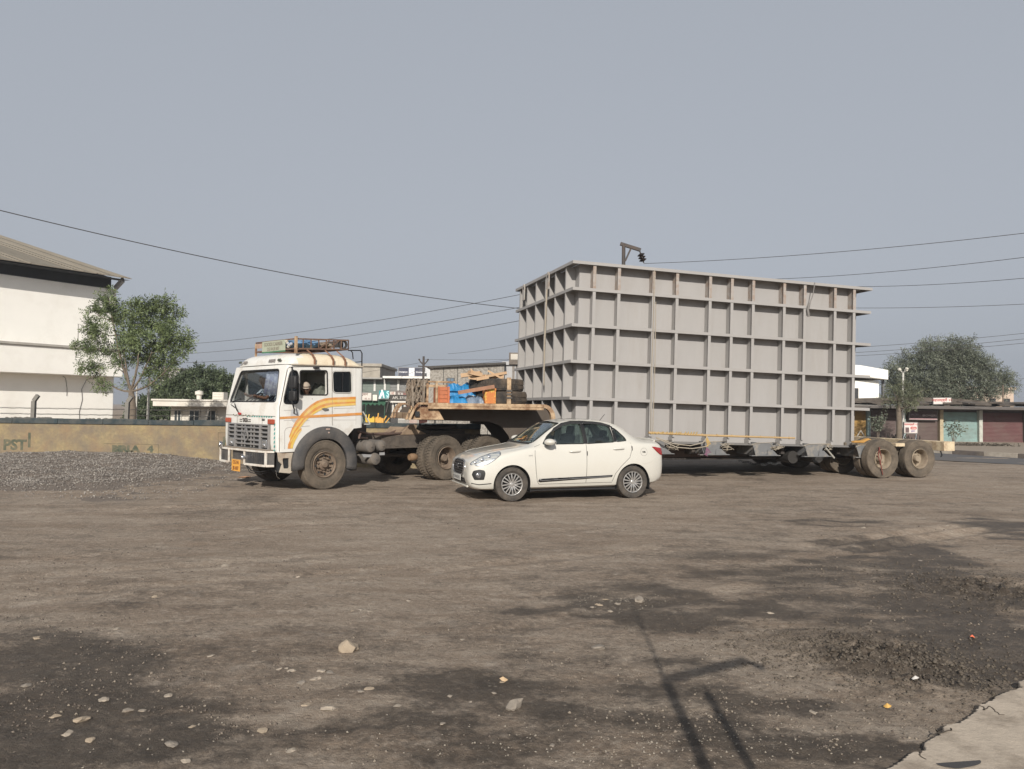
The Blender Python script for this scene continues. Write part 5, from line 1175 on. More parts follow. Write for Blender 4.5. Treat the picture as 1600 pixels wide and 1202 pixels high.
def cab_mesh():
    prof = [(-1.04,.80),(-1.07,1.00),(-1.075,1.45),(-1.06,1.70),(-.875,2.50),(-.86,2.56),(.88,2.60),(.92,2.55),(.94,1.28),(.70,1.26),(.45,1.0),(.20,.82)]
    m = MB(); m.prism(prof, Y0, Y1); me = bpy.data.meshes.new('cab'); me.from_pydata(m.v, [], m.f); fix(me)
    bm = bmesh.new(); bm.from_mesh(me)
    E_ = [e for e in bm.edges if abs(e.verts[0].co.y-e.verts[1].co.y) < .01 and (max(e.verts[0].co.x, e.verts[1].co.x) < -.8 or min(e.verts[0].co.z, e.verts[1].co.z) > 2.45 or min(e.verts[0].co.x, e.verts[1].co.x) > .85)]
    bmesh.ops.bevel(bm, geom=E_, offset=.075, segments=4, affect='EDGES', profile=.5)
    bm.to_mesh(me); bm.free(); return me
cab_me = cab_mesh(); cab_me.materials.append(M_cab)
cab = link('cab', cab_me, tk_)
def pr(pts, a, b, axis='y'): q = MB(); q.prism(pts, a, b, axis); return q
win_f = roundpoly([TS(622,308),TS(812,308),TS(815,478),TS(625,477)], .05)
win_q = roundpoly([TS(556,312),TS(600,306),TS(612,345),TS(612,520),TS(598,540),TS(512,538),TS(512,500)], .06)
win_r = roundpoly([TS(848,314),TS(978,314),TS(982,464),TS(854,462)], .07)
ws = roundpoly([(.36,2.47),(2.10,2.47),(2.28,1.80),(.18,1.80)], .09)    # (y,z)
arch = [(.01+.60*math.cos(t), .56+.60*math.sin(t)) for t in [2*math.pi*k/40 for k in range(40)]]
cut(cab, [pr(arch, -.2, 2.7), pr([(-.80,1.35),(.86,1.35),(.86,2.50),(-.72,2.50),(-.90,1.80)], .12, 2.34), pr(win_f, -.2, 2.7), pr(win_q, -.2, 2.7), pr(win_r, -.2, 2.7), pr(ws, -1.4, -.6, 'x')])
sm(cab.data, 35)
yo = Y0-.003
def side(name, poly, m, depth=.004, par=None, y=None):
    yy = Y0 if y is None else y; q = MB(); q.prism(poly, yy-depth, yy-.0005); return q.build(name, m, par or tk_)
def ringpoly(name, poly, w_, m, y, d, par=None, ax='y'):
    q = MB(); n = len(poly)
    for i in range(n):
        a, b = poly[i], poly[(i+1)%n]
        if (Vector(a)-Vector(b)).length < 1e-4: continue
        A, B = ((a[0],y,a[1]),(b[0],y,b[1])) if ax == 'y' else ((y,a[0],a[1]),(y,b[0],b[1]))
        q.path([A,B], w_/2, 6)
    return q.build(name, m, par or tk_, 60)
# glass
for nm, P in (('side_window',win_f),('quarter_window',win_q),('rear_side_window',win_r)):
    for yy, lab in ((Y0+.02,None),(Y1-.02,None)):
        if nm == 'side_window' and yy < 1: continue   # open window on the near side
        q = MB(); q.prism(P, yy-.003, yy+.003); g_ = q.build(nm, glass('truck glass',(.42,.44,.44),.03), tk_)
    ringpoly('window_seal', P, .028, M_rub, Y0+.0, 0)
ringpoly('window_seal', win_r, .02, mat('seal pale',(.5,.49,.46),.5), Y0-.008, 0)
q = MB(); q.box(.40,.415,Y0+.008,Y0+.03,2.02,2.48); q.build('window_bar', M_rub, tk_)
def wsx(z): return -1.045+(z-1.70)*(.185/.80)
q = MB(); q.add([(wsx(z)+.03, y, z) for y, z in ws], [tuple(range(len(ws)))]); wso = q.build('windscreen', glass('windscreen glass',(.90,.92,.92),.26), tk_)
q = MB(); n = len(ws)
for i in range(n): a, b = ws[i], ws[(i+1)%n]; q.path([(wsx(a[1])-.002,a[0],a[1]),(wsx(b[1])-.002,b[0],b[1])], .02, 6)
q.build('windscreen_seal', M_rub, tk_, 60)
# roof
def roof():
    bm = bmesh.new(); rows = []
    prof = [(-.872,2.575),(-.865,2.62),(-.84,2.70),(-.74,2.785),(-.58,2.825),(-.2,2.85),(.30,2.85),(.60,2.83),(.78,2.75),(.88,2.64),(.915,2.585)]
    V = []; F = []; ny = 28
    for x, z in prof:
        for j in range(ny+1):
            v = math.sin((j/ny-.5)*math.pi); k = (1-abs(v)**9)**.55 if abs(v) < 1 else 0
            y = (Y0+Y1)/2+v*((Y1-Y0)/2-.015); V.append((x+(.10*(v**4) if x < -.5 else 0), y, 2.572+(z-2.572)*k))
    for i in range(len(prof)-1):
        for j in range(ny): a = i*(ny+1)+j; F.append((a,a+1,a+ny+2,a+ny+1))
    me = bpy.data.meshes.new('roof'); me.from_pydata(V, [], F); me.materials.append(M_cab); me.materials.append(M_cabr)
    for p in me.polygons: p.material_index = 1 if p.center.x > -.58 else 0
    fix(me); sm(me, 60); o = link('roof', me, tk_); s_ = o.modifiers.new('s','SUBSURF'); s_.levels = 2; s_.render_levels = 2; return o
rf_ = roof()
q = MB(); q.bar((-.80,Y0-.012,2.563),(.90,Y0-.012,2.60),.03,.022); q.build('rain_gutter', mat('gutter rusty',(.5,.45,.36),.7,dirt=(.25,.13,.07),damt=.7,ds=6), tk_)
# door lines, creases
def tsl(pts, r=.005, m=M_linec, nm='door_gap'):
    q = MB(); q.path([(TS(*p)[0], Y0-.001, TS(*p)[1]) for p in pts], r, 5); return q.build(nm, m, tk_, 60)
tsl([(845,285),(848,690)], .006); tsl([(533,300),(490,520),(480,560),(478,870)], .006); tsl([(533,300),(545,283),(1030,278)], .005)
tsl([(515,855),(515,730),(525,710),(545,703),(690,693)], .006, mat('crease grey',(.42,.40,.38),.7), 'door_crease'); tsl([(510,660),(515,655),(690,655)], .004, MATS['crease grey'], 'door_crease')
tsl([(855,652),(1015,652)], .004, MATS['crease grey'], 'door_crease'); tsl([(510,585),(620,583)], .004, MATS['crease grey'], 'door_crease'); tsl([(858,571),(1005,568)], .005, MATS['crease grey'], 'door_crease'); tsl([(1012,285),(1012,690)], .004, MATS['crease grey'], 'door_crease')
# stripes
def strip2(top, bot, m, d=.0045):
    P = [TS(*p) for p in top]+[TS(*p) for p in bot[::-1]]; q = MB(); n = len(top)
    V = [(a, Y0-d, b) for a, b in P]
    q.add(V, [(i, i+1, 2*n-2-i, 2*n-1-i) for i in range(n-1)]); o = q.build('stripe', m, tk_); o.modifiers.new('t','SOLIDIFY').thickness = .001; return o
c1 = [(1010,490),(845,496),(790,503),(740,520),(700,545),(665,575),(640,600),(615,632),(590,665),(565,712),(545,770)]
c2 = [(1010,508),(845,512),(792,520),(745,536),(708,558),(680,582),(660,604),(632,640),(603,675),(573,720),(550,775)]
c3 = [(1010,524),(845,530),(800,538),(758,552),(722,572),(690,598),(665,620),(640,650),(612,688),(584,728),(552,790)]
c4 = [(1010,534),(845,545),(800,555),(765,568),(730,588),(705,605),(680,625),(650,655),(622,692),(594,730),(555,800)]
c5 = [(1010,550),(845,560),(802,570),(770,582),(738,600),(712,616),(688,634),(660,662),(630,700),(600,738),(558,812)]
strip2(c1, c2, M_or1); strip2(c2, c3, M_or2); strip2(c3, c4, M_or1, .005); strip2(c4, c5, M_or2, .0055)
strip2([(1052,600),(848,612),(482,630)], [(1053,618),(848,630),(482,646)], M_or1, .0062)
strip2([(632,708),(595,735),(560,775),(540,820),(536,852)], [(632,715),(603,745),(575,785),(558,825),(556,852)], M_or1); strip2([(632,715),(603,745),(575,785),(558,825),(556,852)], [(634,724),(612,755),(590,795),(575,830),(572,850)], M_or2)
# teal/white tape on the front corner
q = MB()
for k in range(7): z = 1.38-k*.085; q.prism([(Y0+.08,z),(Y0+.12,z-.03),(Y0+.12,z-.075),(Y0+.08,z-.045)], -1.0795, -1.0765, 'x')
for k in range(11):
    y = .25+k*.105; q.prism([(y,1.485),(y+.05,1.485),(y+.035,1.51),(y-.015,1.51)], -1.079, -1.0765, 'x')
q.build('reflective_tape', M_teal, tk_)
# front details (faces -x)
xf = -1.078
def fbox(q, y0, y1, z0, z1, d0=.0, d1=.03): return q.box(xf-d1, xf-d0, y0, y1, z0, z1)
M_grille = mat('grille grey', (.20,.20,.205), .6, var=.15, vs=6, dirt=(.27,.24,.2), damt=.5, ds=5); M_gd = mat('grille void', (.012,.012,.012), .8)
q = MB(); fbox(q, .33, 2.13, .855, 1.325, -.002, .006); q.build('grille_void', M_gd, tk_)
gg = MB()
fbox(gg, .30,.34,.83,1.33,0,.045); fbox(gg, 2.12,2.16,.83,1.33,0,.045); fbox(gg,.30,2.16,1.315,1.345,0,.04); fbox(gg,.30,2.16,.82,.85,0,.05)
for y in (.66, 1.80): fbox(gg, y-.035, y+.035, .83, 1.33, 0, .05)
for k in range(5):
    z = .90+k*.085
    for a, b in ((.34,.625),(.695,1.765),(1.835,2.12)):
        if k < 2 and (b < .7 or a > 1.8): continue
        gg.prism([(xf-.008,z),(xf-.05,z+.012),(xf-.05,z+.036),(xf-.008,z+.048)], a, b)
for y in (.95,1.09,1.37,1.51): gg.box(xf-.035, xf-.007, y-.012, y+.012, .86, 1.31)
gg.build('grille', M_grille, tk_, bevel=.004)
q = MB(); q.lathe([(.085,0),(.105,-.01),(.105,-.03),(.085,-.03)], (xf-.05,1.23,1.09), 24, 'x', closed=True)
q.bar((xf-.065,1.23,1.09),(xf-.065,1.23,1.28),.018,.012,up=(1,0,0)); q.bar((xf-.065,1.13,1.10),(xf-.065,1.23,1.27),.018,.012,up=(1,0,0)); q.bar((xf-.065,1.33,1.10),(xf-.065,1.23,1.27),.018,.012,up=(1,0,0)); q.build('emblem', M_grille, tk_)
for a, b in ((.345,.62),(1.84,2.115)):
    q = MB(); q.box(xf-.03,xf-.007,a,b,.862,1.04); hl = q.build('headlight', mat('headlight housing',(.10,.10,.105),.5), tk_, bevel=.01)
    q = MB(); q.box(xf-.048,xf-.031,a+.02,b-.05,.875,1.025); q.build('lens', mat('headlight lens',(.32,.33,.34),.12,metal=.5,var=.3,vs=12), hl, bevel=.015)
    q = MB(); q.sphere((xf-.05,(a+b)/2-.01,.925), .045, 8, (.3,1,.8)); q.build('bulb_reflector', M_chr, hl)
q = MB(); q.box(xf-.022,xf-.001,.12,.40,1.355,1.455); q.build('indicator_lamp', M_amber, tk_, bevel=.02); q = MB(); q.box(xf-.022,xf-.001,2.08,2.34,1.355,1.455); q.build('indicator_lamp', M_amber, tk_, bevel=.02)
M_ink = mat('black ink', (.02,.02,.022), .6, var=0)
def ftext(body, size, y, z, x=xf-.002, sx=1, m=M_ink, bold=.004, tilt=0, shear=0): return text('lettering', body, size, m, tk_, (x, y, z), (rad(90)-tilt, 0, rad(-90)), sx=sx, bold=bold, ext=.001, shear=shear)
ftext('TATA', .105, 1.42, 1.41, sx=.9, bold=.008, m=mat('badge ink', (.05,.04,.035), .6, var=0))
q = MB()
for s_ in (-1,1):
    for dz in (-.022,.018): q.box(xf-.003,xf-.001,1.42+s_*.20-.055,1.42+s_*.20+.055,1.41+dz-.010,1.41+dz+.008)
q.build('badge_bar', MATS['badge ink'], tk_)
ftext('1613', .055, .62, 1.435, sx=1.2, bold=.004); 
# front hood seam lines and wiper
q = MB()
for y in (.66,1.80): q.path([(xf-.001,y,1.34),(xf-.001,y,1.50)], .005, 4)
q.path([(xf-.001,.12,1.515),(xf-.001,2.34,1.515)], .005, 4); q.build('panel_gap', M_linec, tk_)
for y0, y1 in ((1.95,1.62),(1.45,1.2)):
    if y0 < 1.5: continue
    q = MB(); q.path([(-1.09,y1,1.53),(-1.10,(y0+y1)/2,1.62),(-1.075,y0,1.76)], .012, 6); q.path([(-1.075,y0+.22,1.79),(-1.06,y0-.25,1.86)], .010, 5); q.path([(-1.10,1.75,1.64),(-1.08,2.12,1.74)],.008,5); q.build('wiper', M_rub, tk_, 60)
q = MB(); q.box(-1.11,-1.08,1.60,1.72,1.525,1.57); q.build('wiper_ribbon', mat('ribbon red',(.40,.03,.03),.8), tk_, bevel=.01)
q = MB(); 
for k in range(14): q.sphere((-1.085, 1.05+.07*k+rng.uniform(-.02,.02), 1.515+rng.uniform(-.012,.01)), .02, 4, (.6,1,.8))
q.build('garland', mat('garland dry',(.16,.15,.11),.9,var=.5,vs=20,col2=(.55,.54,.48),c2s=20), tk_)
# visor lamps + words on the roof front
for y in (.40, 2.16):
    q = MB(); q.obox((-.868,y,2.665),(.03,.12,.05),ry=rad(16)); q.build('marker_lamp', mat('marker dark',(.05,.06,.04),.4), tk_, bevel=.012)
tx_ = text('lettering', 'DRIVE', .085, mat('grey ink',(.25,.23,.22),.7,var=0), tk_, (-.872,.72,2.655), (rad(90-16),0,rad(-90)), sx=1.1, ext=.006, bold=.003, shear=.3)
tx_ = text('lettering', 'SAFE', .075, MATS['grey ink'], tk_, (-.872,1.93,2.655), (rad(90-16),0,rad(-90)), sx=1.1, ext=.006, bold=.003, shear=.3)
# bumper
BP = [(-1.07,.13),(-1.21,.20),(-1.27,.98),(-1.25,1.04),(-1.25,1.66),(-1.27,1.72),(-1.21,2.26),(-1.07,2.32)]
def bumper_strip(q, z0, z1, d0, d1, rng_=None):
    for i in (rng_ or range(len(BP)-1)):
        a, b = Vector(BP[i]), Vector(BP[i+1]); n_ = Vector((-(b-a).y, (b-a).x)).normalized()
        if n_.x > 0: n_ = -n_
        P = [a+n_*d1, b+n_*d1, b+n_*d0, a+n_*d0]; q.prism([(p.x,p.y) for p in P], z0, z1, 'z')
q = MB(); bumper_strip(q, .785, .825, -.02, .03); bumper_strip(q, .505, .55, -.02, .03, (0,1,5,6)); q.bar((-1.215,.20,.51),(-1.215,.20,.81),.045,.045); q.bar((-1.215,2.26,.51),(-1.215,2.26,.81),.045,.045)
q.bar((-1.28,.99,.52),(-1.28,.99,.80),.035,.04); q.bar((-1.28,1.71,.52),(-1.28,1.71,.80),.035,.04); q.build('bumper_frame', M_white2, tk_, bevel=.006)
q = MB(); bumper_strip(q, .551, .784, -.035, .002, (0,1,5,6)); q.box(-1.20,-1.17,1.0,1.70,.60,.78); q.build('bumper_panel', mat('bumper dark',(.045,.045,.048),.5,var=.2,dirt=(.2,.18,.15),damt=.5,ds=4), tk_)
q = MB()
for k in range(9): q.box(-1.262+.004*k*0,-1.255,.27+.075*k,.285+.075*k,.565,.775)
q.build('bumper_slat', mat('bumper slat',(.06,.06,.062),.5), tk_)
q = MB(); q.prism([(-1.04,.16),(-1.21,.24),(-1.26,.98),(-1.25,1.66),(-1.21,2.22),(-1.04,2.28)], .832, .846, 'z'); q.build('bumper_step', mat('step dusty',(.24,.20,.16),.95,var=.15), tk_)
for y in (.90, 2.14):
    q = MB(); q.lathe([(.001,-.02),(.05,-.018),(.062,0),(.06,.05),(.0,.08)], (-1.32 if y < 1 else -1.30,y+.12 if y < 1 else y,.66 if y < 1 else .88), 18, 'x'); q.build('fog_lamp', M_chr, tk_, 40)
np_ = MB(); np_.box(-1.315,-1.305,1.12,1.50,.36,.60); pl = np_.build('number_plate', mat('plate yellow',(.72,.36,.06),.5,var=.05,dirt=(.45,.2,.08),damt=.4,ds=6), tk_, bevel=.003)
text('lettering', 'CG 04', .10, mat('plate ink',(.25,.10,.03),.6,var=0), pl, (-1.318,1.31,.54), (rad(90),0,rad(-90)), bold=.003); text('lettering', 'JB 607', .10, MATS['plate ink'], pl, (-1.318,1.31,.42), (rad(90),0,rad(-90)), bold=.003)
q = MB(); q.path([(-1.25,.95,.5),(-1.22,.8,.40),(-1.15,.55,.38),(-1.05,.35,.43)], .012, 6); q.path([(-1.25,.98,.5),(-1.22,.86,.36),(-1.12,.6,.33),(-1.0,.4,.40)], .010, 6); q.build('hose', M_rub, tk_, 60)
# entry step box
st = MB(); st.prism([(-1.03,.80),(-.68,.80),(-.66,.42),(-.76,.37),(-.98,.40),(-.93,.55),(-1.0,.62)], .06, .10); stp = st.build('step_panel', mat('step cream',(.50,.45,.37),.75,var=.1,vs=4,dirt=(.25,.16,.10),damt=.7,ds=4), tk_)
cut(stp, [pr(roundpoly([(-.93,.68),(-.78,.68),(-.77,.47),(-.90,.47)],.03), 0, .2)]); sm(stp.data, 30)
q = MB(); q.box(-.98,-.68,.1,.5,.4,.8); q.build('step_well', M_black, tk_)
q = MB(); q.path([(-1.05,.1,.45),(-1.02,.1,.32),(-.96,.1,.27)], .006, 5); q.build('hook_wire', M_chr, tk_)
# fender flare: wide dark annulus
def flare():
    q = MB(); n = 26; cx, cz = .02, .53; V = []
    for k in range(n+1):
        a = rad(188-200*k/n) if k else rad(188); ro = .80+.02*math.cos(a*2); ri = .525+.02*abs(math.cos(a))
        for r, y in ((ri,.10),(ri,Y0-.045),(ri+.05,Y0-.07),(ro-.06,Y0-.07),(ro,Y0-.03),(ro,Y0+.05)):
            V.append((cx+r*math.cos(a)*(.93 if math.cos(a) < 0 else .93), y, cz+r*math.sin(a)))
    F = []
    for k in range(n):
        for j in range(5): a = k*6+j; F.append((a,a+1,a+7,a+6))
    q.add(V, F); o = q.build('fender_flare', M_flare, tk_, 40); s_ = o.modifiers.new('t','SOLIDIFY'); s_.thickness = .012; return o
flare(); q = MB(); q.box(-.02,.07,Y0-.085,Y0-.071,1.24,1.27); q.sphere((.05,Y0-.075,1.18),.018,6); q.build('fender_lamp', mat('lamp pale',(.4,.3,.25),.4), tk_)
q = MB(); q.prism([(.50,.62),(.74,.50),(.74,.36),(.55,.36)], .02, .04); q.build('mud_flap', M_flare, tk_)
q = MB(); n = 20
V = []; 
for k in range(n+1):
    a = rad(180-180*k/n); 
    for y in (.12,.62): V.append((.01+.60*math.cos(a), y, .56+.60*math.sin(a)))
q.add(V, [(2*k,2*k+1,2*k+3,2*k+2) for k in range(n)]); q.build('wheel_well', M_black, tk_)
# door handle, mirror, visor bits
dh = TS(797,580); q = MB(); q.prism([(dh[0]-.09,dh[1]+.02),(dh[0]-.02,dh[1]+.035),(dh[0]+.08,dh[1]+.02),(dh[0]+.08,dh[1]-.015),(dh[0]-.02,dh[1]-.03)], Y0-.02, Y0-.001); q.build('door_handle', mat('handle metal',(.25,.25,.25),.35,metal=.6), tk_, bevel=.006)
q = MB(); q.path([(-.80,Y0-.01,2.50),(-.86,Y0-.16,2.50),(-.88,Y0-.18,2.42),(-.86,Y0-.18,1.80),(-.80,Y0-.16,1.66),(-.72,Y0-.01,1.58)], .014, 6); mr = q.build('mirror_arm', M_rub, tk_, 60)
q = MB(); q.obox((-.84,Y0-.17,2.20),(.09,.19,.26),rz=rad(18)); q.obox((-.84,Y0-.17,1.93),(.09,.17,.20),rz=rad(18)); q.build('mirror', M_rub, mr, bevel=.03)
q = MB(); q.prism(roundpoly([(-.78,1.66),(-.60,1.66),(-.60,1.45),(-.72,1.38),(-.80,1.48)],.04), Y0-.003, Y0-.0008); q.build('worn_patch', mat('paint patch grey',(.50,.51,.52),.7,var=.1), tk_)
q = MB(); q.obox((-.25,Y0-.03,2.52),(.12,.07,.035)); q.build('door_catch', M_rub, tk_, bevel=.01)
# roof rack
RX0, RX1, RY0, RY1 = -.64, .62, .18, 1.90
rk = MB()
def rbar(a, b, w_=.028): rk.bar(a, b, w_, w_)
for z in (2.90, 3.10):
    zr_ = .03 if z > 3 else 0
    for a, b in (((RX0,RY0,z),(RX1,RY0,z+.06)),((RX0,RY1,z),(RX1,RY1,z+.06)),((RX0,RY0,z),(RX0,RY1,z)),((RX1,RY0,z+.06),(RX1,RY1,z+.06))): rbar(a, b)
for k in range(8):
    x = RX0+(RX1-RX0)*k/7
    for y in (RY0, RY1): rbar((x,y,2.90+.008*k),(x,y,3.10+.008*k),.02)
for k in range(7): y = RY0+(RY1-RY0)*k/6; rbar((RX0,y,2.895),(RX1,y,2.955),.024); rbar((RX1,y,2.96),(RX1,y,3.16),.02)
rbar((-.1,RY0,2.92),(.15,RY0,3.12),.02); rbar((.15,RY0,2.93),(.38,RY0,3.13),.02)
rack = rk.build('roof_rack', M_rackm, tk_)
q = MB(); q.bar((RX0,RY0-.03,2.80),(RX0,RY0-.03,3.15),.055,.05); q.build('rack_post', M_tan, rack, bevel=.005); q = MB(); q.bar((RX0,RY1,2.80),(RX0,RY1,3.08),.04,.04); q.build('rack_post', M_tan, rack, bevel=.005)
for x in (-.28,.16,.45):
    q = MB(); q.bar((x-.10,RY0+.02,2.91),(x,RY0-.06,2.80),.04,.025); q.bar((x,RY0-.06,2.80),(x,Y0+.01,2.72),.045,.02); q.bar((x,Y0-.008,2.73),(x,Y0-.012,2.585),.05,.018); q.build('rack_strap', mat('strap rusty',(.20,.10,.06),.85,var=.2), rack)
q = MB(); q.path([(RX1,RY0,2.94),(.93,RY0,2.96),(.97,RY0,2.90),(.98,RY0,1.9),(.98,RY0,1.5)], .014, 6); q.path([(.70,RY0+.02,2.94),(.74,RY0+.02,2.9),(.76,RY0+.02,2.76)], .012, 6); q.path([(.98,RY0,2.72),(.86,RY0+.1,2.70)], .01, 5); q.build('rear_pipe_frame', M_rub, rack, 60)
q = MB(); q.box(RX0-.035,RX0-.015,.55,1.55,2.88,3.10); sg = q.build('name_board', mat('board sage',(.40,.43,.33),.7,var=.08,vs=5,dirt=(.25,.22,.17),damt=.4,ds=5), rack, bevel=.004)
text('lettering', 'GOODS CARRIER', .105, mat('sage ink',(.22,.20,.16),.7,var=0), sg, (RX0-.037,1.05,3.03), (rad(90),0,rad(-90)), sx=1.0, bold=.002); text('lettering', 'CG 04 JB 607', .095, MATS['sage ink'], sg, (RX0-.037,1.05,2.93), (rad(90),0,rad(-90)), sx=1.0, bold=.002)
q = MB(); q.box(RX0-.034,RX0-.016,.55,1.55,2.855,2.878); q.build('board_edge', mat('board green edge',(.05,.18,.09),.7), sg)
q = MB(); q.box(RX0-.03,RX0-.015,1.58,1.82,2.97,3.07); q.build('side_plate', mat('rack plate pink',(.40,.27,.2),.8,var=.2), rack)
q = MB(); 
for y,z in ((.45,3.02),(.38,2.98),(.31,3.0),(.42,2.95),(.50,3.06)): q.sphere((RX0-.02,y,z),.035,6)
q.build('tassel', mat('tassel cream',(.5,.45,.33),.9,var=.4,vs=20,col2=(.3,.36,.5),c2s=20), rack)
# load in the rack
def lump(name, c, size, seed, m, label, cat, M=None, group=None, n=3, amp=.35, fr=2.2):
    bm = bmesh.new(); bmesh.ops.create_icosphere(bm, subdivisions=n, radius=1)
    for v in bm.verts: p = v.co.copy(); d = 1+amp*noise.noise(p*fr+Vector((seed,0,0)))+.12*abs(noise.noise(p*7+Vector((0,seed,0)))); v.co = Vector((p.x*size[0]*d, p.y*size[1]*d, max(-.8,p.z)*size[2]*d))
    me = bpy.data.meshes.new(name); bm.to_mesh(me); bm.free(); me.materials.append(m); sm(me, 25)
    o = link(name, me); o.matrix_world = (M or Matrix())@Matrix.Translation(c); tag(o, label, cat, group); return o
TKM_ = Matrix.Translation((TK_O[0],TK_O[1],0))@Matrix.Rotation(TK_Y,4,'Z')
lump('tarpaulin', (-.22,.7,3.03), (.36,.45,.10), 3, mat('pale blue tarp',(.16,.27,.40),.6,var=.4,vs=9,col2=(.03,.13,.28),c2s=8), 'crumpled pale blue tarpaulin packed in the truck roof rack', 'tarpaulin', TKM_)
lump('sack', (.28,.8,3.04), (.22,.40,.07), 5, mat('sack brown',(.23,.18,.13),.95,var=.3), 'flattened brown sacking in the rear half of the truck roof rack', 'sack', TKM_)
q = MB()
for k in range(5): q.path([(.52+.02*k,.25+.03*k,3.02+.03*k),(.50,.9,3.04+.02*k),(.55,1.6,3.03)], .022, 6)
q.lathe([(.07,-.03),(.10,-.03),(.10,.03),(.07,.03)], (.50,.21,3.06), 18, 'y', closed=True)
o = q.build('pipe_bundle', mat('bundle dark',(.05,.045,.042),.8), None, 60); o.matrix_world = TKM_; tag(o, 'dark bundle of pipes and coils at the rear of the truck roof rack', 'pipes')
# chassis
for y in (.78, 1.62):
    q = MB(); q.box(-.9,4.75,y-.045,y+.045,1.02,1.045); q.box(-.9,4.75,y-.045,y+.045,.76,.785); s_ = -.045 if y < 1 else .033
    q.box(-.9,4.75,y+s_,y+s_+.012,.7851,1.0199); q.build('chassis_rail', mat('chassis grey brown',(.085,.072,.062),.85,var=.2,vs=3,dirt=(.16,.13,.10),damt=.7,ds=3), tk_)
q = MB()
for x in (1.95,2.35,3.0,4.0): q.box(x-.06,x+.06,.725,.7345,.80,1.03)
for x in np.arange(1.62,2.7,.11):
    for z in (.84,.93): q.lathe([(.001,-.008),(.012,-.008),(.014,0)], (float(x),.734,z), 6)
q.build('rail_bracket', mat('chassis grey brown',(0,0,0)), tk_)
q = MB()
for x in (1.1,2.0,2.9,4.6): q.box(x,x+.1,.83,1.57,.82,1.0)
q.build('cross_member', M_trail, tk_)
q = MB(); q.box(-.75,.9,.5,1.9,.75,1.3); q.path([(1.0,1.2,.62),(3.3,1.2,.55)], .05, 8); q.build('engine_gearbox', M_trail, tk_, bevel=.03)
q = MB(); q.box(.95,1.35,.5,1.9,.9,1.35); q.build('rear_cab_mount', M_trail, tk_, bevel=.03)
for (x, z, r, y1) in ((1.16,.86,.135,.62),(1.46,.87,.125,.70),(1.30,.58,.135,.60)):
    q = MB(); q.lathe([(.001,-.035),(r*.3,-.033),(r*.6,-.022),(r*.9,-.005),(r,.03),(r,y1),(.001,y1+.03)], (x,.06,z), 26); q.lathe([(.001,-.055),(.018,-.055),(.02,-.03)], (x,.06,z), 8); q.lathe([(r+.004,.12),(r+.006,.12),(r+.006,.15),(r+.004,.15)], (x,.06,z), 26)
    q.build('air_tank', mat('air tank grey',(.12,.11,.10),.7,var=.15,dirt=(.2,.165,.13),damt=.7,ds=4), tk_, 40)
q = MB(); q.prism([(.95,.70),(1.25,.68),(1.28,.62),(1.0,.63)], .08, .10); q.box(1.42,1.55,.08,.1,.66,.72); q.build('tank_bracket', mat('bracket grey',(0,0,0)), tk_)
q = MB(); q.path([(1.0,.3,1.18),(1.4,.5,1.12),(2.0,.7,1.09),(2.8,.8,1.12)], .03, 7); q.path([(1.0,.9,1.25),(1.6,1.0,1.10),(2.4,1.1,1.10),(3.0,1.2,1.25)], .025, 7); q.path([(.98,.2,1.15),(.95,.2,1.05),(1.3,.4,1.02)], .025, 7)
q.path([(1.6,.74,.72),(1.7,.5,.62),(1.85,.5,.72)], .012, 6); q.build('air_hose', mat('hose rusty',(.12,.08,.065),.8,var=.3), tk_, 60)
q = MB(); q.box(1.5,4.7,.74,1.66,1.0455,1.07); q.build('chassis_plate', mat('chassis plate',(.14,.11,.09),.9,var=.2,dirt=(.07,.055,.045),damt=.6), tk_)
q = MB(); q.lathe([(.001,.09),(.45,.09),(.50,.06),(.50,.0),(.3,-.02)], (3.95,1.2,1.20), 30, 'z'); q.box(3.4,4.5,.75,1.65,1.075,1.16); q.build('fifth_wheel', M_trail, tk_, 40)
q = MB(); q.prism([(2.45,1.075),(2.75,1.32),(2.95,1.32),(2.9,1.2),(3.2,1.1),(3.2,1.075)], .72, .80); q.prism([(2.5,1.075),(2.7,1.25),(3.1,1.1)], .9, 1.5); q.build('ramp_bracket', mat('ramp rusty',(.26,.19,.13),.85,var=.3,vs=6), tk_)
q = MB(); q.bar((.93,.04,1.62),(1.12,.04,1.35),.02,.02); q.bar((.98,.06,1.35),(1.12,.06,1.35),.02,.02); q.build('cab_stay', mat('stay pale',(.5,.5,.48),.5), tk_)
q = MB(); q.lathe([(.001,-.1),(.07,-.1),(.09,-.05),(.09,.05),(.07,.1),(.001,.1)], (2.65,.5,.55), 16, 'x'); q.build('brake_chamber', mat('chamber rusty',(.22,.14,.08),.8,var=.3), tk_, 40)
# wheels
truck_wheel(tk_, 0, -.0, .515, 'front', .255, M_tyred, M_rim, rot=.3)
w_ = truck_wheel(tk_, .06, 2.45, .515, 'front', .28, M_tyre, M_rim); w_.rotation_euler = (0,0,math.pi)
for x in (3.28, 4.64):
    truck_wheel(tk_, x, -.02, .535, 'rear', .26, M_tyred, M_rim, lugs=True, dual=True)
    w_ = truck_wheel(tk_, x, 2.47, .535, 'rear', .26, M_tyre, M_rim, lugs=True, dual=True); w_.rotation_euler = (0,0,math.pi)
    q = MB(); q.path([(x,.2,.52),(x,2.25,.52)], .09, 10); q.lathe([(.001,-.2),(.15,-.16),(.2,0),(.15,.16),(.001,.2)], (x,1.22,.52), 16); q.build('axle', M_trail, tk_, 60)
q = MB(); q.path([(.02,.2,.5),(.02,2.2,.5)], .07, 8); q.build('axle', M_trail, tk_)
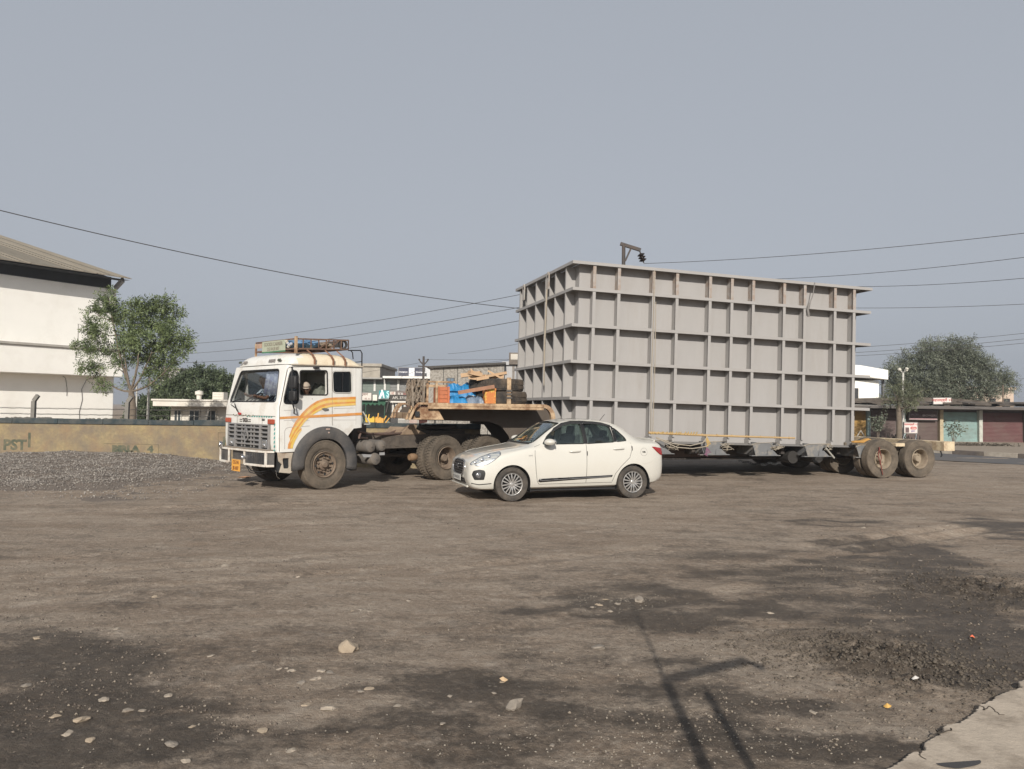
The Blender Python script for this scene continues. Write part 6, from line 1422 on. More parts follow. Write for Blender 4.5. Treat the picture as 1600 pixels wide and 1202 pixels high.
# cab interior
q = MB(); q.box(-.80,.85,.14,2.32,1.30,1.36); q.box(.35,.5,.35,2.1,1.4,2.1); q.box(-.2,.35,.25,.8,1.4,1.72); q.box(-.2,.35,1.6,2.2,1.4,1.72); q.build('cab_interior', M_int, tk_, bevel=.03)
q = MB(); q.box(-1.0,-.78,.2,2.25,1.55,1.77); q.build('dashboard', mat('dash grey',(.62,.60,.55),.7,var=.15), tk_, bevel=.03)
# steering is on the right of the cab = far side in this view
q = MB(); q.lathe([(.20,-.015),(.215,0),(.20,.015),(.185,0)], (0,0,0), 28, 'z', closed=True); q.bar((-.2,0,0),(.2,0,0),.03,.015); q.bar((0,-.2,0),(0,.2,0),.03,.015)
q.build('steering_wheel', M_rub, tk_, 60, loc=(-.66,1.90,1.88), rot=(0,rad(-35),0))
# ================================================================== PEOPLE
def skinned(name, joints, edges, m, parent=None, root=0, lv=2):
    me = bpy.data.meshes.new(name); me.from_pydata([j[:3] for j in joints], edges, []); o = bpy.data.objects.new(name, me); COL.objects.link(o)
    md = o.modifiers.new('skin','SKIN'); md.use_smooth_shade = True
    for i, j in enumerate(joints):
        sv = me.skin_vertices[0].data[i]; r = j[3]; sv.radius = r if isinstance(r, tuple) else (r, r); sv.use_root = (i == root)
    s_ = o.modifiers.new('s','SUBSURF'); s_.levels = lv; s_.render_levels = lv
    nm = applied(o, name); bpy.data.objects.remove(o); nm.materials.clear(); nm.materials.append(m); nm.polygons.foreach_set('use_smooth', [True]*len(nm.polygons))
    return link(name, nm, parent)
M_skin = mat('skin brown', (.23,.115,.07), .55, var=.08, vs=8)
M_skin2 = mat('skin dark', (.13,.065,.04), .55, var=.08, vs=8)
def head(parent_mb, c, yaw, pitch=0, m=None):
    """a head about .23 m tall with brow, nose, mouth, ears, chin; returns mesh data in place"""
    bm = bmesh.new(); bmesh.ops.create_uvsphere(bm, u_segments=28, v_segments=20, radius=1)
    for v in bm.verts:
        p = v.co.copy(); x, y, z = p   # +x is the face direction
        sx = .098; sy = .076; sz = .118
        if z < 0: sy *= 1-.28*(-z)**1.4; sx *= 1-.06*(-z)
        q_ = Vector((x*sx, y*sy, z*sz))
        if x > .3:
            q_.x -= .010*math.exp(-((abs(y)-.42)/.16)**2-((z-.08)/.12)**2)         # eye sockets
            q_.x += .026*math.exp(-(y/.13)**2-((z+.16)/.17)**2)                      # nose
            q_.x += .007*math.exp(-(y/.35)**2-((z-.24)/.08)**2)                      # brow
            q_.x += .006*math.exp(-(y/.28)**2-((z+.46)/.06)**2); q_.x -= .005*math.exp(-(y/.25)**2-((z+.53)/.025)**2)   # lips
            q_.x += .008*math.exp(-(y/.3)**2-((z+.85)/.15)**2)                       # chin
        if abs(y) > .85 and abs(z) < .3 and abs(x) < .3: q_.y += .02*(1 if y > 0 else -1)*math.exp(-(x/.18)**2-(z/.22)**2)
        v.co = q_
    R_ = Matrix.Rotation(yaw,3,'Z')@Matrix.Rotation(pitch,3,'Y'); 
    for v in bm.verts: v.co = R_@v.co+Vector(c)
    o = len(parent_mb.v); bm.verts.index_update()
    parent_mb.add([v.co[:] for v in bm.verts], [tuple(v.index for v in f.verts) for f in bm.faces]); bm.free()
def hand(parent, c, d, side, m):
    """open slightly curled hand: palm and five separate digits along direction d"""
    c, d = Vector(c), Vector(d).normalized(); s_ = d.cross(Vector((0,0,1))).normalized()*side; u = s_.cross(d)
    J = [(*c, .022),(*(c+d*.045), (.034,.016))]; E_ = [(0,1)]
    hb_ = skinned('hand', [(*(c-d*.02), .022),(*(c+d*.03), .028),(*(c+d*.075), .030)], [(0,1),(1,2)], m, parent)
    for k, (off, L_) in enumerate(((-.03,.062),(-.01,.075),(.01,.07),(.03,.055))):
        b = c+d*.08+s_*off; P = [b, b+d*L_*.5-u*.006, b+d*L_*.85-u*.024, b+d*L_*.95-u*.045]
        skinned('finger', [(*p, .0085-.001*i) for i, p in enumerate(P)], [(0,1),(1,2),(2,3)], m, hb_, lv=1)
    b = c+d*.02-s_*.03; P = [b, b+d*.03-s_*.022-u*.006, b+d*.058-s_*.026-u*.016]; skinned('thumb', [(*p, .0105-.001*i) for i, p in enumerate(P)], [(0,1),(1,2)], m, hb_, lv=1)
def person(label, seat, yaw, head_c, head_yaw, shirt_m, hand_l, hand_r, skin_m, head_pitch=0, lean=(0,0)):
    """seated figure, coordinates in the truck frame"""
    sx, sy, sz = seat; fw = Vector((math.cos(yaw), math.sin(yaw), 0)); lf = Vector((-fw.y, fw.x, 0))
    hip = Vector(seat); neck = Vector(head_c)-Vector((0,0,.13)); chest = hip.lerp(neck, .72)
    shl, shr = chest+lf*.19+Vector((0,0,.08)), chest-lf*.19+Vector((0,0,.08))
    t = thing('person', label, 'person'); t.matrix_world = TKM_
    def limb_mid(a, b, drop, out): m_ = (a+b)/2; return m_+Vector((0,0,-drop))+out
    el = limb_mid(shl, Vector(hand_l), .12, lf*.08); er = limb_mid(shr, Vector(hand_r), .12, -lf*.08)
    kl, kr = hip+fw*.42+lf*.12, hip+fw*.42-lf*.12
    J = [(*hip,.15),(*(hip.lerp(chest,.5)),(.15,.12)),(*chest,(.17,.12)),(*(chest+Vector((0,0,.12))),.085),(*neck,.052),(*(neck+Vector((0,0,.06))),.05),
         (*shl,.062),(*el,.042),(*hand_l,.026),(*shr,.062),(*er,.042),(*hand_r,.026),(*(hip+lf*.1),.10),(*kl,.065),(*(kl+Vector((0,0,-.38))),.045),(*(hip-lf*.1),.10),(*kr,.065),(*(kr+Vector((0,0,-.38))),.045)]
    E_ = [(0,1),(1,2),(2,3),(3,4),(4,5),(2,6),(6,7),(7,8),(2,9),(9,10),(10,11),(0,12),(12,13),(13,14),(0,15),(15,16),(16,17)]
    body = skinned('body', J, E_, skin_m, t)
    hm = MB(); head(hm, head_c, head_yaw, head_pitch); hme = bpy.data.meshes.new('h'); hme.from_pydata(hm.v, [], hm.f)
    bm = bmesh.new(); bm.from_mesh(body.data); bm.from_mesh(hme); bm.to_mesh(body.data); bm.free(); body.data.polygons.foreach_set('use_smooth', [True]*len(body.data.polygons)); bpy.data.meshes.remove(hme)
    g_ = .014
    sh_j = [(*(hip+Vector((0,0,-.04))),.175),(*(hip.lerp(chest,.5)),(.172,.145)),(*chest,(.19,.142)),(*(chest+Vector((0,0,.10))),.10),(*(chest+Vector((0,0,.15))),.068),(*shl,.082),(*(shl.lerp(el,.85)),.064),(*shr,.082),(*(shr.lerp(er,.85)),.064)]
    skinned('shirt', sh_j, [(0,1),(1,2),(2,3),(3,4),(2,5),(5,6),(2,7),(7,8)], shirt_m, t)
    skinned('trousers', [(*hip,.17),(*(hip+lf*.1),.115),(*kl,.085),(*(kl+Vector((0,0,-.3))),.07),(*(hip-lf*.1),.115),(*kr,.085),(*(kr+Vector((0,0,-.3))),.07)], [(0,1),(1,2),(2,3),(0,4),(4,5),(5,6)], mat('trousers dark',(.05,.05,.07),.9,var=.2), t)
    hand(t, hand_l, Vector(hand_l)-el, 1, skin_m); hand(t, hand_r, Vector(hand_r)-er, -1, skin_m)
    return t
def eyes(t, c, yaw, pitch=0):
    R_ = Matrix.Rotation(yaw,3,'Z')@Matrix.Rotation(pitch,3,'Y'); q = MB()
    for s_ in (-1,1): p = R_@Vector((.082, .031*s_, .010))+Vector(c); q.sphere(p, .012, 6)
    q.build('eyes', mat('eye dark',(.02,.018,.016),.2), t)
def hair(t, c, yaw, m, pitch=0, cap=False):
    R_ = Matrix.Rotation(yaw,3,'Z')@Matrix.Rotation(pitch,3,'Y'); bm = bmesh.new(); bmesh.ops.create_uvsphere(bm, u_segments=24, v_segments=16, radius=1)
    bmesh.ops.delete(bm, geom=[v for v in bm.verts if v.co.z < (.22 if v.co.x > .2 else -.35)], context='VERTS')
    for v in bm.verts: v.co = R_@Vector((v.co.x*.108-.004, v.co.y*.087, v.co.z*.130+(.01 if cap else 0)))+Vector(c)
    me = bpy.data.meshes.new('hair'); bm.to_mesh(me); bm.free(); me.materials.append(m); sm(me, 60); o = link('cap' if cap else 'hair', me, t); s_ = o.modifiers.new('t','SOLIDIFY'); s_.thickness = .008; s_.offset = 1
    if cap:
        q = MB(); P = [R_@Vector((.06+.085*math.cos(a), .085*math.sin(a), .045-.012*math.cos(a)))+Vector(c) for a in [rad(-75+150*k/10) for k in range(11)]]; I = [R_@Vector((.075, .07*math.sin(rad(-75+150*k/10)), .05))+Vector(c) for k in range(11)]
        q.add(P+I, [(k,k+1,12+k,11+k) for k in range(10)]); b_ = q.build('cap_peak', m, o, 40); b_.modifiers.new('t','SOLIDIFY').thickness = .006
M_check = mat('shirt striped', (.42,.52,.62), .9, var=.05, vs=3)
nt = M_check.node_tree; b = nt.nodes['Principled BSDF']; wv = node(nt,'ShaderNodeTexWave'); wv.inputs['Scale'].default_value = 7; wv.bands_direction = 'Z'; wv.inputs['Distortion'].default_value = 1.5
tcn = node(nt,'ShaderNodeTexCoord'); mpn = node(nt,'ShaderNodeMapping'); mpn.inputs['Rotation'].default_value = (0,.9,.6); nt.links.new(tcn.outputs['Object'], mpn.inputs['Vector']); nt.links.new(mpn.outputs[0], wv.inputs['Vector'])
cr_ = node(nt,'ShaderNodeValToRGB'); cr_.color_ramp.elements[0].color = (.07,.10,.17,1); cr_.color_ramp.elements[0].position = .3; cr_.color_ramp.elements[1].color = (.48,.56,.64,1); cr_.color_ramp.elements[1].position = .45; nt.links.new(wv.outputs[0], cr_.inputs[0]); nt.links.new(cr_.outputs[0], b.inputs['Base Color'])
hc = (-.42,1.96,2.29); p1 = person('person in a pale blue striped shirt at the steering wheel behind the truck windscreen', (.0,1.93,1.55), rad(180), hc, rad(185), M_check, (-.70,1.70,1.93), (-.68,2.10,1.93), M_skin)
hair(p1, hc, rad(185), mat('hair black',(.012,.011,.01),.6,var=.2)); eyes(p1, hc, rad(185))
hc = (-.36,.20,2.08); p2 = person('person with a beige cap and scarf leaning at the open side window of the truck', (.10,.48,1.42), rad(190), hc, rad(-125), mat('shirt cream',(.40,.36,.30),.9,var=.15), (-.62,.42,1.80), (-.30,.16,1.80), M_skin2, rad(12))
hair(p2, hc, rad(-125), mat('cap beige',(.36,.30,.24),.85,var=.1), rad(12), True); eyes(p2, hc, rad(-125), rad(12))
lump('blanket', (.15,.55,2.02), (.16,.22,.2), 7, mat('blanket grey',(.11,.12,.10),.95,var=.3), 'grey green blanket heaped behind the person at the open truck window', 'blanket', TKM_)
q = MB(); V = []; n = 14
for k in range(n+1):
    for z, w_ in ((2.46,.02),(1.95,.05)): V.append((-.78+.02*math.sin(k*1.7)-(2.46-z)*.15, .42+.045*k, z+.02*math.sin(k)))
q.add(V, [(2*k,2*k+1,2*k+3,2*k+2) for k in range(n)]); o = q.build('curtain', mat('curtain violet',(.22,.24,.36),.9,var=.25,vs=9,col2=(.4,.45,.52),c2s=12), tk_, 60); o.modifiers.new('t','SOLIDIFY').thickness = .004
# ================================================================== CAR
M_pearl = mat('pearl white paint', (.585,.572,.52), .28, var=.012, vs=1, coat=1.0, dirt=(.52,.48,.41), damt=.35, ds=1.2, dlo=.5, dhi=.85)
CSC = 1.025; cs_, sn_ = math.cos(CR_Y), math.sin(CR_Y)
ox_, oy_ = .795*CSC, -.80*CSC
car = thing('car', 'pearl white compact saloon car parked in front of the trailer', 'car', (CR_O[0]-(ox_*cs_-oy_*sn_), CR_O[1]-(ox_*sn_+oy_*cs_), 0), CR_Y, scale=CSC)
def itp(x, T):
    xs = [t[0] for t in T]; ys = [t[1] for t in T]
    if x <= xs[0]: return ys[0]
    if x >= xs[-1]: return ys[-1]
    n = len(xs); i = max(k for k in range(n-1) if xs[k] <= x)
    def sl_(k):
        if k == 0: return (ys[1]-ys[0])/(xs[1]-xs[0])
        if k == n-1: return (ys[-1]-ys[-2])/(xs[-1]-xs[-2])
        a, b = (ys[k]-ys[k-1])/(xs[k]-xs[k-1]), (ys[k+1]-ys[k])/(xs[k+1]-xs[k])
        return 0 if a*b <= 0 else 2*a*b/(a+b)
    h = xs[i+1]-xs[i]; t = (x-xs[i])/h; m0, m1 = sl_(i)*h, sl_(i+1)*h
    return (2*t**3-3*t*t+1)*ys[i]+(t**3-2*t*t+t)*m0+(-2*t**3+3*t*t)*ys[i+1]+(t**3-t*t)*m1
ZBt = [(0,.42),(.02,.33),(.06,.25),(.14,.205),(.3,.19),(.8,.19),(2.5,.20),(3.4,.22),(3.75,.25),(3.9,.30),(3.97,.38),(3.995,.50)]
ZTt = [(0,.58),(.02,.68),(.06,.75),(.14,.81),(.3,.87),(.6,.935),(.95,.985),(1.12,1.02),(1.35,1.17),(1.6,1.35),(1.80,1.462),(2.05,1.503),(2.35,1.515),(2.65,1.505),(2.9,1.468),(3.1,1.395),(3.3,1.275),(3.48,1.165),(3.60,1.128),(3.82,1.118),(3.90,1.075),(3.95,1.01),(3.975,.90),(3.995,.66)]
ZSt = [(0,.52),(.02,.60),(.06,.66),(.14,.71),(.3,.765),(.6,.85),(.95,.93),(1.2,.975),(2.0,1.0),(2.8,1.03),(3.3,1.05),(3.7,1.045),(3.88,1.02),(3.95,.95),(3.975,.82),(3.995,.62)]
WBt = [(0,.56),(.02,.65),(.06,.72),(.14,.775),(.3,.82),(.55,.85),(.8,.862),(1.3,.862),(2.8,.862),(3.3,.858),(3.65,.82),(3.85,.765),(3.95,.70),(3.98,.62),(3.995,.50)]
WTt = [(0,.42),(.06,.60),(.14,.64),(.3,.68),(.6,.70),(1.0,.71),(1.2,.69),(1.5,.63),(1.8,.575),(2.2,.56),(2.8,.555),(3.1,.565),(3.4,.60),(3.6,.64),(3.85,.62),(3.95,.58),(3.995,.42)]
def section(x):
    zb, zt, zs, wb, wt = (itp(x,T) for T in (ZBt,ZTt,ZSt,WBt,WTt)); 
    zte = zt-min(.055, (zt-zs)*.35); H = zs-zb
    gl = max(0, min(1, (zt-zs-.08)/.3))
    return [(0,zb),(wb*.55,zb),(wb*.90,zb+.01),(wb*.965,zb+H*.12),(wb*.995,zb+H*.35),(wb*1.0,zb+H*.55),(wb*.985,zb+H*.78),(wb*.962,zs-.02),(wb*.93,zs+.012*gl),
            ((wb*.93)*.5+wt*.5+.028*gl, zs*.5+zte*.5), (wt+.01, zte-.018),(wt*.90,zte+(zt-zte)*.45),(wt*.5,zt-(zt-zte)*.18),(0,zt)]
def body_mesh():
    xs = [0,.008,.02,.04,.07,.11,.16,.22]+list(np.arange(.3,3.7,.075))+[3.70,3.77,3.83,3.88,3.92,3.95,3.97,3.985,3.995]
    V = []; F = []; full = None
    for x in xs:
        s = section(float(x)); ring_ = [(-y,z) for y, z in s]+[(y,z) for y, z in s[-2:0:-1]]; n = len(ring_); V += [(float(x),y,z) for y, z in ring_]
    for i in range(len(xs)-1):
        for k in range(n): F.append((i*n+k, i*n+(k+1)%n, (i+1)*n+(k+1)%n, (i+1)*n+k))
    F += [tuple(range(n)), tuple((len(xs)-1)*n+k for k in range(n))[::-1]]
    me = bpy.data.meshes.new('body'); me.from_pydata(V, [], F); fix(me); o = link('body', me, car); s_ = o.modifiers.new('s','SUBSURF'); s_.levels = 1; s_.render_levels = 1
    nm = applied(o, 'body'); o.modifiers.clear(); o.data = nm; return o
body = body_mesh(); body.data.materials.append(M_pearl)
bmx = bmesh.new(); bmx.from_mesh(body.data); BV = BVHTree.FromBMesh(bmx); bmx.free()
def pside(off=.004):
    def f(x, z):
        h = BV.ray_cast(Vector((x,-3,z)), Vector((0,1,0)))
        return None if h[0] is None else h[0]+h[1]*off
    return f
def pfront(off=.004):
    def f(y, z):
        h = BV.ray_cast(Vector((-2,y,z)), Vector((1,0,0)))
        return None if h[0] is None else h[0]+h[1]*off
    return f
def prear(off=.004):
    def f(y, z):
        h = BV.ray_cast(Vector((6,y,z)), Vector((-1,0,0)))
        return None if h[0] is None else h[0]+h[1]*off
    return f
def ptop(off=.003):
    def f(x, y):
        h = BV.ray_cast(Vector((x,y,3)), Vector((0,0,-1)))
        return None if h[0] is None else h[0]+h[1]*off
    return f
w_fd = [(1.40,1.035),(2.235,1.045),(2.235,1.435),(2.05,1.445),(1.85,1.405),(1.68,1.315),(1.52,1.185)]
w_rd = [(2.29,1.045),(2.86,1.075),(2.84,1.375),(2.66,1.42),(2.48,1.44),(2.29,1.44)]
w_q = [(2.91,1.08),(3.13,1.10),(3.10,1.17),(2.98,1.30),(2.91,1.35)]
def mirrored(P): return [(-a,b) for a, b in P][::-1]
w_ws = roundpoly([(-.63,1.045),(.63,1.045),(.535,1.425),(0,1.452),(-.535,1.425)], .05)
w_rw = roundpoly([(-.56,1.15),(.56,1.15),(.46,1.39),(-.46,1.39)], .05)
fa, ra = .795, 3.245
def circ(cx, cz, r, n=40): return [(cx+r*math.cos(2*math.pi*k/n), cz+r*math.sin(2*math.pi*k/n)) for k in range(n)]
cav = MB(); cav.add([(1.08,-.66,.72),(3.25,-.66,.72),(3.25,.66,.72),(1.08,.66,.72),(1.82,-.50,1.41),(2.9,-.50,1.41),(2.9,.50,1.41),(1.82,.50,1.41)], [(0,3,2,1),(4,5,6,7),(0,1,5,4),(1,2,6,5),(2,3,7,6),(3,0,4,7)])
rp = lambda P, r=.03: roundpoly(P, r)
wells = []
for cx in (fa, ra):
    wells += [pr(circ(cx,.315,.352), -1.0, -.58), pr(circ(cx,.315,.352), .58, 1.0)]
sidecut = [pr(rp(P), -1.1, 1.1) for P in (w_fd, w_rd, w_q)]
cut(body, [cav]+sidecut+[pr(w_ws, .9, 2.0, 'x'), pr(w_rw, 2.9, 3.7, 'x')]+wells)
sm(body.data, 32)
# wheel wells inner
for cx in (fa, ra):
    for s_ in (-1,1):
        q = MB(); n = 24; V = []
        for k in range(n+1):
            a = rad(-20+220*k/n)
            for y in (.585,.845): V.append((cx+.350*math.cos(a), s_*y*(1 if y < .8 else .985), .315+.350*math.sin(a)))
        q.add(V, [(2*k,2*k+1,2*k+3,2*k+2) for k in range(n)]); q.build('wheel_well', M_rub, car)
GL = glass('car glass', (.68,.74,.72), .09)
for nm, P in (('door_window',w_fd),('door_window',w_rd),('quarter_window',w_q)):
    for mir in (None, 1): shell(nm, rp(P), [], pside(-.008), GL, car, .08, mir, thick=.004)
M_seal = mat('window rubber', (.012,.012,.013), .45, var=.1)
def band(P, w_, proj, m, name, mir=None, off=None):
    """closed strip following polygon P"""
    n = len(P); q = MB(); pts = []
    for i in range(n):
        a, b = Vector(P[i]), Vector(P[(i+1)%n]); k = max(1, int((b-a).length/.05)); pts += [a+(b-a)*t/k for t in range(k)]
    pp = [proj(p.x, p.y) for p in pts]; pp = [Vector(p) for p in pp if p is not None]
    if mir: pp = [Vector((p.x,-p.y,p.z)) for p in pp]
    q.path(pp+[pp[0]], w_/2, 5, cap=False); return q.build(name, m, car, 60)
for P in (w_fd, w_rd, w_q):
    for mir in (None, 1): band(rp(P), .022, pside(-.004), M_seal, 'window_seal', mir)
for mir in (None,1):
    shell('pillar_trim', [(2.226,1.04),(2.299,1.04),(2.299,1.462),(2.226,1.462)], [], pside(.006), M_seal, car, .1, mir)
    shell('pillar_trim', [(2.862,1.075),(2.909,1.08),(2.909,1.36),(2.862,1.385)], [], pside(.003), M_seal, car, .1, mir)
    # smoked rain visors along the upper window edges
    vis = [(1.60,1.235),(1.68,1.325),(1.85,1.418),(2.05,1.458),(2.262,1.462),(2.262,1.405),(2.05,1.408),(1.87,1.37),(1.70,1.285)]
    shell('rain_visor', vis, [], pside(.012), mat('smoked visor',(.03,.03,.03),.2,var=.1), car, .05, mir, thick=.003)
    vis = [(2.263,1.462),(2.50,1.455),(2.68,1.435),(2.86,1.385),(2.86,1.35),(2.67,1.392),(2.49,1.41),(2.263,1.41)]
    shell('rain_visor', vis, [], pside(.012), mat('smoked visor',(.03,.03,.03)), car, .05, mir, thick=.003)
shell('windscreen', w_ws, [], pfront(-.006), glass('windscreen car', (.78,.84,.82), .10), car, .08, thick=.004)
band(w_ws, .020, pfront(-.002), M_seal, 'windscreen_seal'); shell('rear_window', w_rw, [], prear(-.006), GL, car, .08, thick=.004)
q = MB(); P_ = [pfront(.006)(y, 1.048+.0*abs(y)) for y in np.linspace(-.6,.6,13)]; q.path([p+Vector((-.02,0,-.012)) for p in P_], .022, 6); q.build('cowl_trim', M_rub, car)
for y0, y1 in ((-.05,-.55),(.5,.0)):
    q = MB(); q.path([Vector(pfront(.018)(y0,1.055)), Vector(pfront(.02)((y0+y1)/2,1.10)), Vector(pfront(.018)(y1,1.11))], .008, 5); q.build('wiper', M_rub, car)
# body side details
M_gap = mat('shut line', (.09,.088,.08), .7)
def line(pts, proj, r, m=M_gap, name='shut_line', mir=None, par=None):
    pp = []
    for i in range(len(pts)-1):
        a, b = Vector(pts[i]), Vector(pts[i+1]); k = max(1, int((b-a).length/.05)); pp += [proj(*(a+(b-a)*t/k)) for t in range(k)]
    pp.append(proj(*pts[-1])); pp = [Vector(p) for p in pp if p is not None]
    if mir: pp = [Vector((p.x,-p.y,p.z)) for p in pp]
    q = MB(); q.path(pp, r, 5); return q.build(name, m, par or car, 60)
for mir in (None,1):
    line([(1.235,.99),(1.225,.85),(1.245,.55),(1.275,.36),(1.31,.31)], pside(0), .0045, mir=mir)
    line([(1.235,.99),(1.35,1.03)], pside(0), .004, mir=mir)
    line([(2.262,1.03),(2.262,.7),(2.255,.32)], pside(0), .0045, mir=mir)
    line([(3.20,1.06),(3.21,.93),(3.16,.78),(2.98,.62),(2.86,.48),(2.80,.33)], pside(0), .0045, mir=mir)
    line([(1.31,.305),(2.80,.315)], pside(0), .004, mir=mir)
    line([(.60,.845),(.48,.80),(.40,.775)], pside(0), .003, mat('crease soft',(.5,.49,.45),.5), 'crease', mir=mir)
    line([(3.45,.66),(3.62,.68),(3.80,.80)], pside(0), .003, MATS['crease soft'], 'bumper_joint', mir=mir)
    tr1 = [(1.29,.365),(1.33,.345),(2.78,.42),(2.80,.455),(1.31,.405)]
    shell('side_moulding', tr1, [], pside(.008), mat('moulding black',(.02,.02,.022),.35,var=.1), car, .08, mir, thick=.006)
    line([(1.33,.372),(2.76,.430)], pside(.013), .0045, mat('moulding bright',(.5,.5,.5),.3,metal=.7), 'moulding_strip', mir=mir)
    for (x0,z0) in ((2.02,.885),(2.93,.93)):
        shell('handle_recess', roundpoly([(x0-.07,z0-.022),(x0+.08,z0-.018),(x0+.08,z0+.025),(x0-.07,z0+.022)],.02), [], pside(.001), mat('recess shade',(.50,.49,.45),.5), car, .05, mir)
        p0, p1 = pside(.022)(x0-.10,z0+.012), pside(.022)(x0+.10,z0+.02)
        if mir: p0.y *= -1; p1.y *= -1
        q = MB(); q.path([p0+Vector((-.01,.018 if not mir else -.018,0)), p0, p1, p1+Vector((.01,.02 if not mir else -.02,0))], .013, 8); q.build('door_handle', M_pearl, car, 60)
for x0, z0 in ((2.27,.86),(3.215,.95)):
    shell('edge_guard', [(x0-.008,z0-.035),(x0+.010,z0-.035),(x0+.010,z0+.045),(x0-.008,z0+.045)], [], pside(.005), M_rub, car, .05)
# fuel flap
fp = circ(3.475,.885,.075,28); line(fp+[fp[0]], pside(0), .0035, mat('flap line',(.30,.29,.27),.6), 'fuel_flap'); 
fq = pside(.004)(3.475,.885); text('lettering','FUEL',.035,M_ink,car,(fq.x,fq.y-.004,fq.z),(rad(90),0,rad(8)),bold=.001)
fq = pside(.004)(1.14,.83); text('lettering','VVT',.030,mat('badge grey',(.35,.35,.34),.4),car,(fq.x,fq.y-.004,fq.z),(rad(90),0,0),bold=.001,sx=1.4)
# door mirrors
for s_ in (-1,1):
    q = MB(); q.sphere((1.47,s_*.955,1.085), .1, 12, (1.05,1.05,.62)); mo = q.build('door_mirror', M_pearl, car, 60)
    q = MB(); q.obox((1.475,s_*.86,1.03),(.07,.12,.035),rz=s_*-.2); q.build('mirror_foot', M_rub, mo, bevel=.01)
    q = MB(); q.sphere((1.565,s_*.955,1.085), .075, 10, (.15,1.1,.7)); q.build('mirror_glass', M_chr, mo, 60)
# head lamps
hlP = roundpoly([(.045,.665),(.085,.715),(.22,.795),(.42,.865),(.60,.90),(.585,.85),(.45,.75),(.33,.68),(.16,.645)], .02)
M_lamp = mat('lamp inner', (.55,.57,.60), .25, metal=.4, var=.3, vs=16, col2=(.26,.27,.28), c2s=14, c2lo=.54, c2hi=.62); M_lens = glass('lamp glass',(.93,.95,.97),.08)
for mir in (None,1):
    h_ = shell('headlight', hlP, [], pside(.002), M_lamp, car, .04, mir)
    l_ = shell('lens', hlP, [], pside(.010), M_lens, car, .04, mir); l_.parent = h_
    b_ = band(hlP, .009, pside(.004), mat('lamp rim',(.10,.10,.105),.4), 'lamp_rim', mir); b_.parent = h_
    for (x, z, r_) in ((.13,.695,.026),(.25,.745,.034),(.38,.80,.024)):
        p = pside(.006)(x,z); q = MB(); q.sphere((p.x,p.y*(-1 if mir else 1),p.z), r_, 8, (1,.25,1)); o = q.build('reflector', M_chr, car, 60); o.parent = h_
# grille, bumper
gP = roundpoly([(-.34,.70),(-.40,.60),(-.33,.475),(-.2,.455),(.2,.455),(.33,.475),(.40,.60),(.34,.70),(.2,.725),(-.2,.725)], .03)
shell('grille', gP, [], pfront(.003), mat('grille black',(.010,.010,.011),.5), car, .05)
gr_ = bpy.data.objects[car.children[-1].name]
b_ = band(gP, .030, pfront(.007), mat('grille chrome',(.40,.40,.41),.25,metal=.8), 'grille_surround'); 
for z in (.50,.545,.59,.635,.68):
    w_ = .33 if z > .52 else .30; line([(-w_,z),(w_,z)], pfront(.009), .009, mat('grille bar',(.10,.10,.105),.35,metal=.4), 'grille_bar')
q = MB(); p = pfront(.02)(0,.60); q.path([p+Vector((0,-.05,.045)), p+Vector((-.004,.045,.028)), p+Vector((-.004,-.04,-.008)), p+Vector((0,.05,-.035))], .011, 6); q.path([p+Vector((0,.05,.028)), p+Vector((0,.05,.01))], .011,6); q.path([p+Vector((0,-.05,-.008)), p+Vector((0,-.05,-.032))], .011,6); q.build('emblem', M_chr, car, 60)
lP = roundpoly([(-.42,.41),(-.46,.305),(.46,.305),(.42,.41)], .02); shell('lower_grille', lP, [], pfront(.004), MATS['grille black'], car, .05)
for z in (.33,.365): line([(-.44,z),(.44,z)], pfront(.008), .006, MATS['grille bar'], 'grille_bar')
pz = pfront(.025)(0,.40); q = MB(); q.box(pz.x-.012,pz.x,-.25,.25,.345,.455); npl = q.build('number_plate', mat('plate white',(.52,.52,.50),.5,dirt=(.3,.27,.22),damt=.4,ds=6), car, bevel=.004)
text('lettering','CG 04 LK 7 12',.062,mat('plate grey ink',(.12,.12,.12),.6,var=0),npl,(pz.x-.0135,0,.40),(rad(90),0,rad(-90)),bold=.001)
fgP = roundpoly([(.06,.49),(.085,.56),(.18,.585),(.27,.57),(.29,.52),(.265,.40),(.10,.395)], .02)
for mir in (None,1):
    f_ = shell('fog_lamp_housing', fgP, [], pside(.004), MATS['grille black'], car, .04, mir)
    for (cx,cz,r_) in ((.17,.48,.055),):
        p = pside(.008)(cx,cz); q = MB(); q.sphere((p.x,p.y*(-1 if mir else 1),p.z), r_, 8, (1,.3,1)); q.sphere((p.x,p.y*(-1 if mir else 1),p.z), r_*.6, 8, (1,.6,1)); o = q.build('fog_lamp', mat('fog lens',(.25,.25,.26),.15,metal=.6,var=.4,vs=20), f_, 60)
    line([(.06,.335),(.18,.315),(.40,.335)], pside(.004), .007, MATS['grille black'], 'bumper_slot', mir=mir)
sp = [pfront(.012)(y, .285) for y in np.linspace(-.56,.56,17)]; q = MB(); q.path([p+Vector((-.012,0,-.012)) for p in sp if p], .020, 6); q.build('front_lip', M_pearl, car, 60)
line([(.30,.66),(.36,.845)], lambda y, z: ptop(0)(.2, y), .001, M_gap) if False else None
hood = [(.245,-.40),(.215,0),(.245,.40),(.36,.56),(.60,.66),(1.0,.72),(1.12,.70)]
line([(.215,y) if abs(y) < .2 else (.215+(abs(y)-.2)*.16,y) for y in np.linspace(-.5,.5,11)], ptop(0), .004, MATS['crease soft'], 'bonnet_line')
